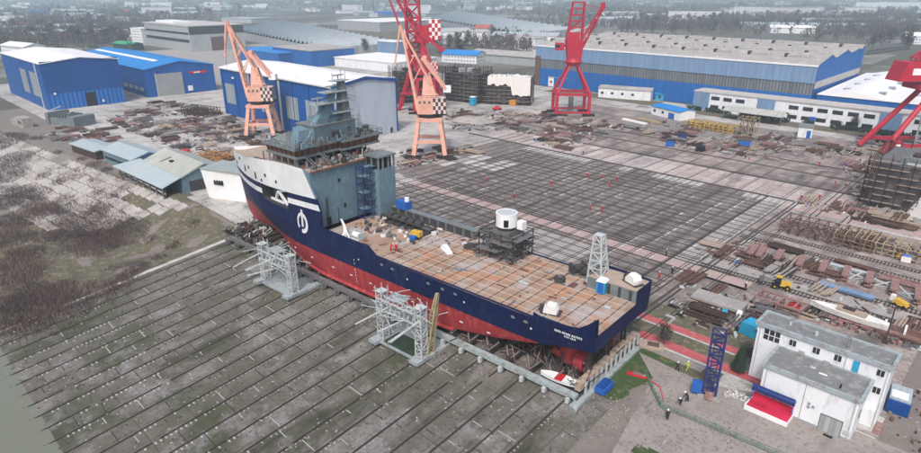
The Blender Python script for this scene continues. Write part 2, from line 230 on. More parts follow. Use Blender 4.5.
# ------------------------------------------------------------------ mesh helpers
class MB:
    def __init__(s): s.v = []; s.f = []; s.m = []; s.mats = []; s.cur = 0
    def use(s, name):
        if name not in s.mats: s.mats.append(name)
        s.cur = s.mats.index(name); return s
    def face(s, pts):
        n = len(s.v); s.v.extend([tuple(p) for p in pts]); s.f.append(tuple(range(n, n + len(pts)))); s.m.append(s.cur)
    def mesh(s, vs, fs):
        n = len(s.v); s.v.extend([tuple(p) for p in vs])
        for f in fs: s.f.append(tuple(i + n for i in f)); s.m.append(s.cur)
    def box(s, x0, x1, y0, y1, z0, z1):
        vs = [(x0, y0, z0), (x1, y0, z0), (x1, y1, z0), (x0, y1, z0), (x0, y0, z1), (x1, y0, z1), (x1, y1, z1), (x0, y1, z1)]
        s.mesh(vs, [(0, 3, 2, 1), (4, 5, 6, 7), (0, 1, 5, 4), (1, 2, 6, 5), (2, 3, 7, 6), (3, 0, 4, 7)])
    def hexa(s, b, t):    # bottom quad, top quad
        s.mesh(list(b) + list(t), [(0, 3, 2, 1), (4, 5, 6, 7), (0, 1, 5, 4), (1, 2, 6, 5), (2, 3, 7, 6), (3, 0, 4, 7)])
    def rbox(s, c, sx, sy, sz, rz=0, tilt=0):   # box centred in plan on c, bottom at c.z
        R = Matrix.Rotation(rz, 3, 'Z') @ Matrix.Rotation(tilt, 3, 'Y')
        vs = []
        for z in (0, sz):
            for x, y in ((-1, -1), (1, -1), (1, 1), (-1, 1)):
                vs.append(Vector(c) + R @ Vector((x * sx / 2, y * sy / 2, z)))
        s.mesh(vs, [(0, 3, 2, 1), (4, 5, 6, 7), (0, 1, 5, 4), (1, 2, 6, 5), (2, 3, 7, 6), (3, 0, 4, 7)])
    def bar(s, p, q, t, t2=None, n=4, h=None):
        p = Vector(p); q = Vector(q); d = q - p
        if d.length < 1e-6: return
        d.normalize(); up = Vector((0, 0, 1)) if abs(d.z) < 0.95 else Vector((1, 0, 0))
        a = d.cross(up).normalized(); b = a.cross(d).normalized()
        t2 = t if t2 is None else t2; vs = []
        hh = 1.0 if h is None else h
        for P_, tt in ((p, t), (q, t2)):
            for k in range(n):
                an = 2 * PI * k / n + PI / n; rr = tt / 2 / (math.cos(PI / n) if n == 4 else 1)
                vs.append(P_ + a * math.cos(an) * rr + b * math.sin(an) * rr * hh)
        fs = [(k, (k + 1) % n, n + (k + 1) % n, n + k) for k in range(n)] + [tuple(range(n))[::-1], tuple(range(n, 2 * n))]
        s.mesh(vs, fs)
    def prism(s, poly, z0, z1):
        n = len(poly); vs = [(x, y, z0) for x, y in poly] + [(x, y, z1) for x, y in poly]
        s.mesh(vs, [(k, (k + 1) % n, n + (k + 1) % n, n + k) for k in range(n)] + [tuple(range(n))[::-1], tuple(range(n, 2 * n))])
    def cyl(s, c, r, z0, z1, n=12, r2=None):
        r2 = r if r2 is None else r2
        vs = [(c[0] + r * math.cos(2 * PI * k / n), c[1] + r * math.sin(2 * PI * k / n), z0) for k in range(n)] + [(c[0] + r2 * math.cos(2 * PI * k / n), c[1] + r2 * math.sin(2 * PI * k / n), z1) for k in range(n)]
        s.mesh(vs, [(k, (k + 1) % n, n + (k + 1) % n, n + k) for k in range(n)] + [tuple(range(n))[::-1], tuple(range(n, 2 * n))])
    def lattice(s, c0, c1, w0, w1, n, t, chord=None, wy0=None, wy1=None, up=(0, 1, 0)):
        """square lattice mast from c0 to c1, width w0 -> w1"""
        c0 = Vector(c0); c1 = Vector(c1); d = (c1 - c0).normalized(); b = Vector(up); a = d.cross(b).normalized(); b = a.cross(d).normalized()
        wy0 = w0 if wy0 is None else wy0; wy1 = w1 if wy1 is None else wy1; chord = chord or t * 1.5
        def ring(f):
            c = c0.lerp(c1, f); w = (w0 + (w1 - w0) * f) / 2; wy = (wy0 + (wy1 - wy0) * f) / 2
            return [c + a * w * i + b * wy * j for i, j in ((-1, -1), (1, -1), (1, 1), (-1, 1))]
        rs = [ring(k / n) for k in range(n + 1)]
        for k in range(4): s.bar(rs[0][k], rs[-1][k], chord)
        for i in range(n + 1):
            for k in range(4): s.bar(rs[i][k], rs[i][(k + 1) % 4], t)
            if i < n:
                for k in range(4):
                    if (i + k) % 2: s.bar(rs[i][k], rs[i + 1][(k + 1) % 4], t)
                    else: s.bar(rs[i][(k + 1) % 4], rs[i + 1][k], t)
    def build(s, name, mats=None, parent=None, loc=(0, 0, 0), rz=0, smooth=False):
        me = bpy.data.meshes.new(name); me.from_pydata(s.v, [], s.f)
        ml = s.mats if s.mats else ([mats] if isinstance(mats, str) else list(mats))
        for n in ml: me.materials.append(M[n])
        if s.mats: me.polygons.foreach_set('material_index', s.m)
        if smooth: me.polygons.foreach_set('use_smooth', [True] * len(me.polygons))
        me.update()
        o = bpy.data.objects.new(name, me); COL.objects.link(o)
        if parent: o.parent = parent
        o.location = loc; o.rotation_euler = (0, 0, rz)
        return o
def tag(o, label=None, cat=None, group=None, kind=None):
    if label: o['label'] = label
    if cat: o['category'] = cat
    if group: o['group'] = group
    if kind: o['kind'] = kind
    return o
def thing(name, label, cat, loc=(0, 0, 0), rz=0, group=None):
    o = bpy.data.objects.new(name, None); COL.objects.link(o); o.empty_display_size = 1
    o.location = loc; o.rotation_euler = (0, 0, rz)
    return tag(o, label, cat, group)
def struct(name, mb, m=None, smooth=False): return tag(mb.build(name, m, smooth=smooth), kind='structure')
def dup(root, loc, rz=None, label=None, group=None, scale=None):
    def rec(o, par):
        c = o.copy(); COL.objects.link(c)
        if par: c.parent = par
        for ch in o.children: rec(ch, c)
        return c
    c = rec(root, None); c.location = loc
    if rz is not None: c.rotation_euler = (0, 0, rz)
    if label: c['label'] = label
    if group: c['group'] = group
    if scale: c.scale = scale
    return c
def quad(pts, z=0.0):   # list of (x,y)
    m = MB(); m.face([(x, y, z) for x, y in pts]); return m
def rect(x0, x1, y0, y1, z): return quad([(x0, y0), (x1, y0), (x1, y1), (x0, y1)], z)

def sstep(a, b, x):
    t = max(0, min(1, (x - a) / (b - a))); return t * t * (3 - 2 * t)
def bank_top(X):    # line where the river bank starts
    return 68.5 + (X + 174) * 0.108 if X < -165 else (72 if X > -150 else 69.5 + (X + 165) * .166)
def zt(X, Y):
    if Y >= 72: return 0.0
    slip = KS * (Y - Y0)
    if X > -37:
        t = sstep(-37, -30, X); r = 0 if Y > 45 else -0.11 * (45 - Y)
        return slip * (1 - t) + r * t
    if X > -145: return slip
    d = max(0, bank_top(X) - Y)
    bank = -min(0.30 * d, 5.6 + 0.02 * d)
    bank += 0.5 * noise.noise(Vector((X * .06, Y * .06, 0))) * min(1, d / 10)
    t = sstep(-145, -166, X)
    return max(-12, slip * (1 - t) + bank * t)
# ------------------------------------------------------------------ the setting
def axis(lo, a, b, hi, fine, grow=1.25):
    out = []; x = a
    while x < b: out.append(x); x += fine
    out.append(b); s = fine; x = b
    while x < hi: s *= grow; x += s; out.append(x)
    s = fine; x = a; L = []
    while x > lo: s *= grow; x -= s; L.append(x)
    return L[::-1] + out
def terrain():
    xs = axis(-9000, -460, 60, 3000, 4); ys = axis(-300, 0, 72, 9000, 2)
    m = MB(); vs = [(x, y, zt(x, y) - 0.10) for y in ys for x in xs]; n = len(xs)
    m.mesh(vs, [(j * n + i, j * n + i + 1, (j + 1) * n + i + 1, (j + 1) * n + i) for j in range(len(ys) - 1) for i in range(n - 1)])
    struct('ground', m, 'ground', smooth=True)
terrain()
m = MB(); m.face([(-2500, -1500, -6.72), (900, -1500, -6.72), (900, 16, -6.72), (-2500, 16, -6.72)]); struct('water', m, 'water')
# slipway
XL = -145.5; XR = -37.0
m = MB(); m.face([(XL, 4, KS * (4 - Y0)), (XR, 4, KS * (4 - Y0)), (XR, 72, 0), (XL, 72, 0)]); struct('slipway', m, 'slip_conc')
m = MB()
for (a, b, w) in ((9, 24, .6), (24, 39, 1.0), (39, 55, 1.4), (55, 73, 1.5)):
    m.mesh([(XL - w, a, KS * (a - Y0) + .03), (XL, a, KS * (a - Y0) + .03), (XL, b, KS * (b - Y0) + .03), (XL - w, b, KS * (b - Y0) + .03)], [(0, 1, 2, 3)])
struct('slipway_edge_strip', m, 'concrete_pale')
tracks = [-43.4 - 4.36 * k for k in range(24)]
for k, x in enumerate(tracks):
    m = MB(); ye = 9.4 if x < -84 else 14
    q = lambda y, o=0.0: KS * (y - Y0) + o
    yy = ye
    while yy < 72:
        y2 = min(72, yy + random.uniform(5, 16)); jx = random.gauss(0, .03)
        m.use('rail')
        for dx in (-.09, .09):
            A, B = x + dx + jx - .04, x + dx + jx + .04
            m.hexa([(A, yy, q(yy, .0)), (B, yy, q(yy, .0)), (B, y2, q(y2, .0)), (A, y2, q(y2, .0))], [(A, yy, q(yy, .12)), (B, yy, q(yy, .12)), (B, y2, q(y2, .12)), (A, y2, q(y2, .12))])
        if random.random() < .8: m.use('track_bed'); w_ = random.uniform(.12, .2); m.face([(x - w_, yy, q(yy, .012)), (x + w_, yy, q(yy, .012)), (x + w_, y2, q(y2, .012)), (x - w_, y2, q(y2, .012))])
        yy = y2 + (random.uniform(.3, 2) if random.random() < .25 else 0)
    y = ye + 3
    while y < 71:
        if noise.noise(Vector((x * .07, y * .045, 3.1))) + noise.noise(Vector((x * .5, y * .12, 1))) * .6 > -.02 or (y < 32 and k > 12 and noise.noise(Vector((x * .3, y * .08, 9))) > -.15):
            m.use('chalk'); w = .3 if y > 34 else .55
            if random.random() < .3: y += .8; continue
            if y > 30: m.box(x + .3, x + .3 + random.uniform(.2, .35), y, y + random.uniform(.12, .24), q(y, -.1), q(y, .06))
            else: m.box(x + .28, x + .28 + w, y, y + .28, q(y, -.1), q(y, .10))
        y += .8
    y = ye + random.uniform(3, 9)
    while y < 66:   # short cross ties between neighbouring tracks
        m.use('chalk' if random.random() < .38 else 'rail')
        if k > 0:
            L = random.choice((1.2, 2.0, 3.4)); m.box(x + .5, x + .5 + L, y, y + .16, q(y, -.1), q(y, .05))
        y += random.uniform(4, 10)
    struct('slipway_track', m)
m = MB(); random.seed(12)
for _ in range(1500):
    x, y = random.uniform(XL + 1, XR - 1), random.uniform(9, 68); m.use(random.choice(('rail', 'track_bed', 'chalk', 'rust_dark', 'concrete'))); m.rbox((x, y, KS * (y - Y0) - .02), random.uniform(.08, .5), random.uniform(.08, .25), random.uniform(.05, .14), random.choice((0, PI / 2, random.uniform(0, 3))))
tag(m.build('debris'), kind='stuff')
# piles at the water line
for k, x in enumerate(tracks[9:]):
    m = MB(); m.bar((x, 6.2 + (k % 3), -7.1), (x, 9.5, -6.8), .22); struct('slipway_track_end', m, 'rail')

# flat sheets of the yard, each a few mm-cm above the one below
S = lambda name, x0, x1, y0, y1, z, mt: struct(name, rect(x0, x1, y0, y1, z), mt)
S('apron', -520, 40, 72, 336, -0.06, 'apron')
S('pavement', -178, -37, 72.02, 127, -0.03, 'yard_dark')
S('pavement', -166, -53, 131, 196, -0.03, 'yard_dark')
S('pavement', -178, -20, 196, 215, -0.03, 'yard_pink')
S('pavement', -200, -20, 215, 246, -0.03, 'yard_mix')
S('pavement', -190, -20, 246, 300, -0.045, 'yard_mix')
S('pavement', -152, -80, 262, 300, -0.02, 'dirt')
S('path', -150, -37.2, 127, 131, -0.01, 'pinkpath')
S('path', -56.2, -50.8, 131.01, 196, -0.008, 'concrete')
S('pavement', -50.8, 20, 126, 186, -0.03, 'right_dirt')
S('pavement', -50.8, 20, 98, 126, -0.034, 'right_dirt')
S('road', -51, 45, 188, 196, -0.012, 'pinkpath')
S('pavement', -300, -262, 126, 136, -0.04, 'dirt')
# pale slabs left of the grid
for (x0, x1, y0, y1) in ((-166, -138, 150, 166), (-172, -150, 118, 131)):
    y = y0; 
    while y < y1:
        x = x0
        while x < x1:
            if random.random() < .62: S('pavement', x, x + 3.6, y + .2, y + 6.8, 0.0, random.choice(('concrete_pale', 'concrete')))
            x += 4.35
        y += 7.5
for i in range(24):  # bright slabs beside the Y=196 rail
    x = -150 + i * 4.36
    if noise.noise(Vector((i * .31, 0, 5))) > -.12: S('pavement', x + .4, x + 3.9, 190, 195.6, 0.0, 'concrete_pale')
S('pavement', -96, -72, 106, 124, 0.0, 'concrete')
# rails of the transfer area, lengthwise and crosswise
def rail_y(x, y0, y1, w=.13, z=.02, mt='rail'):
    m = MB(); m.use(mt); m.box(x - w / 2, x + w / 2, y0, y1, z - .03, z + .06); struct('yard_rail', m)
def rail_x(y, x0, x1, w=.15, z=.03, mt='rail'):
    m = MB(); m.use(mt); m.box(x0, x1, y - w / 2, y + w / 2, z - .03, z + .07); struct('yard_rail', m)
for k, x in enumerate(tracks + [-43.4 - 4.36 * k for k in range(24, 30)]):
    top = 196 if x < -54 else 240
    if x > -150:
        rail_y(x - .35, 72, top); rail_y(x + .35, 72, top)
    else: rail_y(x, 120, 215)
    if -140 < x < -60 and k % 2: rail_y(x - .2, 196.3, 240 + 20 * (k % 3), .16)
    # pale strips beside the rails, bright reflections painted as concrete
    y = 74
    while y < 195 and x > -150:
        L = random.uniform(2, 6)
        if random.random() < .33 + .3 * (noise.noise(Vector((x * .04, y * .03, 2))) > .05): S('reflection_strip', x + .62, x + .62 + random.uniform(.3, .7), y, y + L, .004, random.choice(('concrete_pale', 'concrete')))
        y += L + 1.2
for i in range(18):
    y = 75 + i * 6.6
    if abs(y - 129) < 2.6: continue
    rail_x(y, -149, -51, .2)
    rail_x(y + 3.3, -149, -51, .12)
    if i % 3 == 0: rail_x(y + .9, -149, -51, .13)
for y in (196, 196.8): rail_x(y, -185, -45, .3)
for y in (126.6, 131.4, 133.0): rail_x(y, -150, -41, .28)
for y in (215.4, 216.4, 232, 233, 246, 247): rail_x(y, -200, -22, .22)
for x in (-41.5, -40.1, -33.5, -32.1): rail_y(x, 186, 268, .28)
for x in (-56.4, -50.6, -48.5, -47.2): rail_y(x, 98, 196, .26)
# two long railway tracks running out to the right (with sleepers)
def railway(y0, y1, x0, x1, label):
    m = MB(); L = x1 - x0
    m.use('track_bed'); m.face([(x0, y0 - 1.3, -.016), (x1, y1 - 1.3, -.016), (x1, y1 + 1.3, -.016), (x0, y0 + 1.3, -.016)])
    m.use('rail')
    for d in (-.75, .75): m.hexa([(x0, y0 + d - .08, .0), (x1, y1 + d - .08, 0), (x1, y1 + d + .08, 0), (x0, y0 + d + .08, 0)], [(x0, y0 + d - .08, .16), (x1, y1 + d - .08, .16), (x1, y1 + d + .08, .16), (x0, y0 + d + .08, .16)])
    m.use('concrete'); x = x0
    while x < x1:
        y = y0 + (y1 - y0) * (x - x0) / L; m.box(x, x + .28, y - 1.2, y + 1.2, -.02, .04); x += .75
    o = struct('railway_track', m)
railway(140, 140, -50, 40, ''); railway(132.4, 132.4, -50, 40, ''); railway(163, 163, -50, 40, ''); railway(157, 157, -50, 40, '')
S('path', -50, 30, 134, 138, -.012, 'concrete')
# red walkways right of the ship and the bare ground by the office
S('grass', -52, -34, 84, 92, -.028, 'grass_dry') if False else None
S('ground_patch', -50, -28, 84, 108, -.026, 'grass_dry')
S('path', -49, -29, 99.8, 101.9, .0, 'redpath'); S('path', -49, -29, 99.2, 99.75, .0, 'concrete_pale')
S('path', -45, -21.6, 93.2, 95.6, .002, 'redpath'); S('path', -45, -21.6, 92.4, 93.15, .002, 'concrete_pale')
S('path', -43, -31, 90.2, 92.2, .0, 'bl_conc')
m = MB(); m.face([(-41.5, 88.4, .02), (-28.9, 87.6, .02), (-21, 91.5, .02), (-21, 60, .02), (-31.5, 62, .02), (-36, 83, .02)]); struct('yard_apron', m, 'bl_conc')
m = MB(); m.face([(-21, 91.6, .018), (40, 91.6, .018), (40, 50, .018), (-21, 50, .018)]); struct('yard_apron', m, 'bl_conc')
m = MB(); m.face([(-6, 91.62, .016), (40, 91.62, .016), (40, 126, .016), (-6, 126, .016)]); struct('yard_apron', m, 'gravel')
# gravel strip and grass at the slipway's side follow the terrain
def drape(name, poly_fn, x0, x1, y0, y1, st, off, mt):
    m = MB(); x = x0
    while x < x1 - 1e-6:
        y = y0
        while y < y1 - 1e-6:
            if poly_fn(x + st / 2, y + st / 2): m.face([(a, b, zt(a, b) + off) for a, b in ((x, y), (x + st, y), (x + st, y + st), (x, y + st))])
            y += st
        x += st
    struct(name, m, mt)
drape('gravel_strip', lambda x, y: True, -37, -29, 30, 88, 1, -.03, 'gravel')
drape('grass', lambda x, y: x < -37.4 + (y - 73) * .14 + .8 * noise.noise(Vector((x * .8, y * .8, 2))), -42.5, -34, 73, 90, .3, .0, 'grass')
drape('grass', lambda x, y: (x + 26) ** 2 / 16 + (y - 65.5) ** 2 / 5 < 1 + .4 * noise.noise(Vector((x, y, 0))), -31, -21, 62, 69, .5, .05, 'grass')
# dark moss / soil stains near the office wall
# embankment slabs on the left bank
def embank():
    m = MB(); x = -350.0
    while x < -180:
        yt = bank_top(x); d = 1.0
        while d < 31:
            keep = noise.noise(Vector((x * .05, d * .12, 4))) + .25 * random.random() > -.22 - (.2 if d < 17 else -.1)
            lim = 22 + 8 * sstep(-330, -230, x) 
            if d < lim and keep and not (x > -212 and d > (-181 - x) * 1.3):
                w = random.uniform(3.75, 4.0); l = random.uniform(3.2, 3.6)
                y1 = yt - d; y0 = y1 - l; j = lambda: random.uniform(-.05, .04)
                sk = .0
                vs = []
                for zz in (-.25, .0):
                    jj = j()
                    for a, b in ((x, y0), (x + w, y0), (x + w, y1), (x, y1)):
                        vs.append((a, b, zt(a, b) + .22 + zz + jj))
                m.mesh(vs, [(0, 3, 2, 1), (4, 5, 6, 7), (0, 1, 5, 4), (1, 2, 6, 5), (2, 3, 7, 6), (3, 0, 4, 7)])
            d += 3.75
        x += 4.1
    struct('embankment_slabs', m, 'slab')
embank()
drape('grass', lambda x, y: noise.noise(Vector((x * .08, y * .1, 7))) > -.45, -214, -146.8, 8, 69, 1.2, .03, 'grass_dry')
drape('ground_patch', lambda x, y: True, -402, -214, -60, 72, 4, .02, 'gravel')
drape('ground_patch', lambda x, y: noise.noise(Vector((x * .12, y * .12, 8))) > .18, -178, -148, 34, 69, 1, .10, 'gravel')

m = MB(); m.box(-186, -146.2, 69.5, 84, -.5, .02); struct('pavement', m, 'apron')
random.seed(90)
# brush: bare shrubs on the bank, nobody could count them
def brush(name, mt, spots, per, hmin, hmax, label_none=None):
    m = MB()
    for (cx_, cy_, r) in spots:
        for _ in range(int(per * r * r)):
            a = random.uniform(0, 2 * PI); rr = r * math.sqrt(random.random()); x = cx_ + rr * math.cos(a) * 1.3; y = cy_ + rr * math.sin(a)
            z = zt(x, y) - .1; hh = random.uniform(hmin, hmax) * (1 - .5 * (rr / r) ** 2)
            t = random.uniform(0, PI); w = random.uniform(.03, .09); lx = random.gauss(0, .35) * hh; ly = random.gauss(0, .35) * hh
            bx, by = math.cos(t) * w, math.sin(t) * w
            m.face([(x - bx, y - by, z), (x + bx, y + by, z), (x + lx + bx * .4, y + ly, z + hh)])
            m.face([(x + lx * .3 - by * .3, y + ly * .3, z + hh * .3), (x + lx * .3 + by, y + ly * .3 + bx, z + hh * .35), (x + lx * .3 + random.gauss(0, .4) * hh, y + ly * .3 + random.gauss(0, .4) * hh, z + hh * random.uniform(.6, .95))])
    return tag(m.build(name, mt), kind='stuff')
def gsp(u, v, z=-5): p = G(u, v, z); return p.x, p.y
sp_dark = []
for (u, v, r) in [(30, 195, 7), (55, 205, 7), (80, 215, 8), (100, 225, 8), (120, 232, 8), (75, 232, 7), (95, 243, 6), (20, 215, 7), (8, 175, 8), (5, 150, 10), (12, 165, 8), (18, 190, 6), (10, 235, 6), (30, 290, 5), (50, 298, 5), (70, 302, 4.5), (20, 300, 5), (60, 285, 4), (80, 310, 3), (130, 280, 3), (117, 290, 3), (140, 272, 3), (8, 300, 5), (10, 320, 4), (37, 315, 3), (0, 200, 7), (95, 190, 2), (115, 205, 2), (45, 180, 3), (60, 187, 2.5), (100, 200, 1.8), (60, 165, 2), (85, 172, 2), (160, 262, 2), (175, 250, 2.2), (195, 235, 2), (150, 240, 2), (40, 150, 3), (110, 183, 2)]:
    x, y = gsp(u, v, -5); sp_dark.append((x, y, r))
random.seed(17); soft = []
for _ in range(170):
    u, v = random.uniform(-10, 135), random.uniform(150, 330); 
    if v < 150 + u * .25 or v > 345 - u * .35 or (u > 60 and v > 245 and noise.noise(Vector((u * .05, v * .05, 1))) < .1): continue
    x, y = gsp(u, v, -5); soft.append((x, y, random.uniform(2, 5)))
brush('bare_brush', 'brush', sp_dark, 22, .8, 2.4)
brush('thin_brush', 'brush_tan', soft[::2], 9, .5, 1.8)
brush('thin_brush', 'brush', soft[1::2], 12, .5, 2.0)
brush('dry_reeds', 'brush_tan', [(*gsp(u, v, -5.5), r) for (u, v, r) in [(10, 262, 5), (25, 268, 5), (20, 250, 4), (60, 225, 5), (40, 210, 5), (85, 250, 3), (5, 280, 5), (35, 275, 3), (45, 318, 4), (20, 330, 3), (100, 300, 2), (10, 225, 5)]], 16, .8, 2.2)
brush('dry_grass', 'grass_dry', [(*gsp(u, v, -4.5), r) for (u, v, r) in [(120, 265, 5), (150, 250, 5), (170, 238, 5), (190, 228, 4), (100, 280, 4), (60, 260, 4), (205, 218, 3), (70, 270, 4), (140, 235, 4)]], 30, .2, .6)
# ------------------------------------------------------------------ the ship
YAW = math.radians(3.7); OX, OY = -41.0, 80.3; SRZ = PI + YAW
def V(s, w, z): return (s, -w, z)
def SW(s, w, z=0.0):     # ship frame -> world
    return Vector((OX - s * math.cos(YAW) - w * math.sin(YAW), OY - s * math.sin(YAW) + w * math.cos(YAW), z))
def interp(tab, x):
    if x <= tab[0][0]: return tab[0][1]
    for (a, fa), (b, fb) in zip(tab, tab[1:]):
        if x <= b: return fa + (fb - fa) * (x - a) / (b - a)
    return tab[-1][1]
DECK = [(0, 9.9), (4, 10.3), (15, 10.6), (76, 10.6), (84, 10.1), (91, 8.9), (98, 7.0), (104, 4.9), (109, 2.9), (113, 1.1), (115, .12)]
BOT = [(0, 9.0), (20, 8.6), (34, 9.3), (66, 9.2), (76, 7.6), (86, 4.8), (96, 2.3), (104, .8), (110, .25), (115, .08)]
ZBOT = [(0, 8.3), (6, 7.2), (10, 5.9), (17, 3.9), (27, 1.8), (34, 1.35), (115, 1.35)]
STEM = [(1.35, 109), (3, 111), (6, 112.2), (11, 113.4), (15, 114.2), (21, 115.6)]
def hp(u, z):    # near-half hull point
    zb = interp(ZBOT, u); s = u
    if u > 66: s = 66 + (u - 66) * (interp(STEM, z) - 66) / 49.0
    t = max(0, min(1, (z - zb) / (11.2 - zb))) if zb < 11 else 1
    p_ = .30 if u < 66 else .30 + .75 * sstep(66, 106, u)
    w = BOT_ = interp(BOT, u) + (interp(DECK, u) - interp(BOT, u)) * t ** p_
    if z > 11.2 and u > 78: w += (z - 11.2) * .05 * sstep(78, 100, u)
    if u >= 114.99: w = .1
    return s, w
ship = thing('ship', 'unfinished offshore ship with navy and red hull and rust brown deck on the slipway cradle', 'ship', (OX, OY, 0), SRZ)
US = [0, 2, 4, 7, 10, 14, 18, 23, 28, 34, 40, 46, 52, 58, 64.4, 66, 70, 73, 76, 79, 82, 85, 88.0, 91, 94, 97, 100, 103, 106, 109, 111, 113, 114.2, 115]
def zred(u): return 6.7 - .2 * sstep(30, 10, u) + .2 * sstep(90, 115, u)
def levels(u):
    zb = interp(ZBOT, u); zr = max(zred(u), zb + .5)
    return [zb + (zr - zb) * f for f in (0, .06, .16, .35, .62, 1)] + [zr + (11.2 - zr) * .5, 11.2]
hull = MB()
LV = [levels(u) for u in US]
def P3(u, z, sgn):
    s, w = hp(u, z)
    if u < 70 and z > 17: s += (z - 17) * .62 * (70 - u) / 5.6 if u >= 64.4 else 0
    return V(s, sgn * w, z)
for sgn in (-1, 1):
    for i in range(len(US) - 1):
        for k in range(len(LV[0]) - 1):
            hull.use('hull_red' if k < 5 and US[i] >= 10 else 'navy')
            hull.face([P3(US[i], LV[i][k], sgn), P3(US[i + 1], LV[i + 1][k], sgn), P3(US[i + 1], LV[i + 1][k + 1], sgn), P3(US[i], LV[i][k + 1], sgn)])
for i in range(len(US) - 1):    # bottom
    hull.use('hull_red' if US[i] >= 10 else 'navy'); a, b = US[i], US[i + 1]; hull.face([P3(a, LV[i][0], -1), P3(b, LV[i + 1][0], -1), P3(b, LV[i + 1][0], 1), P3(a, LV[i][0], 1)])
for k in range(len(LV[0]) - 1):  # transom
    hull.use('navy'); hull.face([P3(0, LV[0][k], -1), P3(0, LV[0][k], 1), P3(0, LV[0][k + 1], 1), P3(0, LV[0][k + 1], -1)])
# bilge keel lip, pale rubbing marks
hull.build('hull', parent=ship)
for sgn in (-1, 1):
    bk = MB(); bk.use('hull_red')
    for i in range(len(US) - 1):
        a, b = US[i], US[i + 1]
        if 24 < a < 90:
            A = P3(a, LV[i][1], sgn); B = P3(b, LV[i + 1][1], sgn)
            o = lambda q, d, dz: (q[0], q[1] - sgn * d, q[2] + dz)
            bk.hexa([o(A, 0, -.1), o(B, 0, -.1), o(B, .55, -.25), o(A, .55, -.25)], [o(A, 0, .25), o(B, 0, .25), o(B, .55, -.1), o(A, .55, -.1)])
    bk.build('bilge_keel', parent=ship)
# upper hull (white bow with navy and white stripes) with the mooring recess
UF = [u for u in US if u >= 64.3]
def zl(u): return 16.6 - 2.4 * (u - 65) / 50.0
def ztop(u): return 25.0 - 4.5 * sstep(76, 117, u) * .6 - 1.8 * max(0, (u - 76) / 39.0)
def uplev(u): 
    a = zl(u); t = ztop(u); return [11.2, 12.8, 14.4 if a > 14.6 else (11.2 + a) / 2 + .9, a, a + 1.25, a + 2.5, (a + 2.5 + t) / 2, t]
up = MB(); UL = [uplev(u) for u in UF]; cm = ['navy', 'navy', 'navy', 'hull_white', 'navy', 'hull_white', 'hull_white']
for sgn in (-1, 1):
    for i in range(len(UF) - 1):
        for k in range(7):
            if 76 <= UF[i] < 88 and k in (2, 3, 4): continue
            up.use(cm[k]); up.face([P3(UF[i], UL[i][k], sgn), P3(UF[i + 1], UL[i + 1][k], sgn), P3(UF[i + 1], UL[i + 1][k + 1], sgn), P3(UF[i], UL[i][k + 1], sgn)])
i0, i1 = UF.index(76), UF.index(88.0)
for sgn in (-1, 1):    # recess walls, coloured dark to paint in the shade inside
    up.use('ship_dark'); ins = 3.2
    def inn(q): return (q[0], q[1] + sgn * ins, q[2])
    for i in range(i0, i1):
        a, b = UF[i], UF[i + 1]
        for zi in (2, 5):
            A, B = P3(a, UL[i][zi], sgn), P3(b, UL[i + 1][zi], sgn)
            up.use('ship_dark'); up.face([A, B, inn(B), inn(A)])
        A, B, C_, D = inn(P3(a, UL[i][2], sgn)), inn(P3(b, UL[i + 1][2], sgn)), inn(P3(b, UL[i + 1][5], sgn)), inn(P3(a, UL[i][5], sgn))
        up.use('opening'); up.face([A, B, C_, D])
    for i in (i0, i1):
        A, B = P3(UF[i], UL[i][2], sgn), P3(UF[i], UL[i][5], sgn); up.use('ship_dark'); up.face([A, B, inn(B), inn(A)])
# thick aft end of the wing wall and inside skin
for sgn in (-1, 1):
    up.use('hull_white')
    for k in range(7):
        up.use('ship_blue' if k > 4 else 'navy'); A, B = P3(64.4, UL[0][k], sgn), P3(64.4, UL[0][k + 1], sgn)
        up.face([A, B, (B[0], B[1] + sgn * .5, B[2]), (A[0], A[1] + sgn * .5, A[2])])
    up.use('ship_blue'); up.face([V(64.4, sgn * 10.1, 11.2), V(69.6, sgn * 10.1, 11.2), V(69.6, sgn * 10.1, 25.0), V(64.4, sgn * 10.1, 17.0)])
up.build('upper_hull', parent=ship)
# inner mooring gear seen in the recess
m = MB(); m.use('hull_white')
for sgn in (-1,):
    y = -sgn * 9.6
    m.bar(V(77, -9.9, 15.0), V(80.6, -9.7, 17.6), .5); m.bar(V(80.6, -9.7, 17.6), V(82.5, -9.2, 15.4), .5); m.bar(V(79, -9.4, 14.9), V(84.5, -9.2, 15.0), .45)
    m.bar(V(80.6, -9.7, 17.6), V(77.5, -9.9, 18.2), .35)
m.build('mooring_bracket', parent=ship)
# stem roller portholes and small marks on the white bow
m = MB(); m.use('opening')
for (u, z) in ((97, 19.6), (90, 19.4), (101, 21.0), (84.5, 20.6), (87, 18.9), (94, 20.4), (80, 20.0), (107, 18.6)):
    s, w = hp(u, z); dz = .35 if u not in (97, 90) else .8
    m = MB(); m.use('opening'); m.box(s - .3, s + .3, w - .1, w + .07, z - dz, z + dz); m.build('porthole', parent=ship)
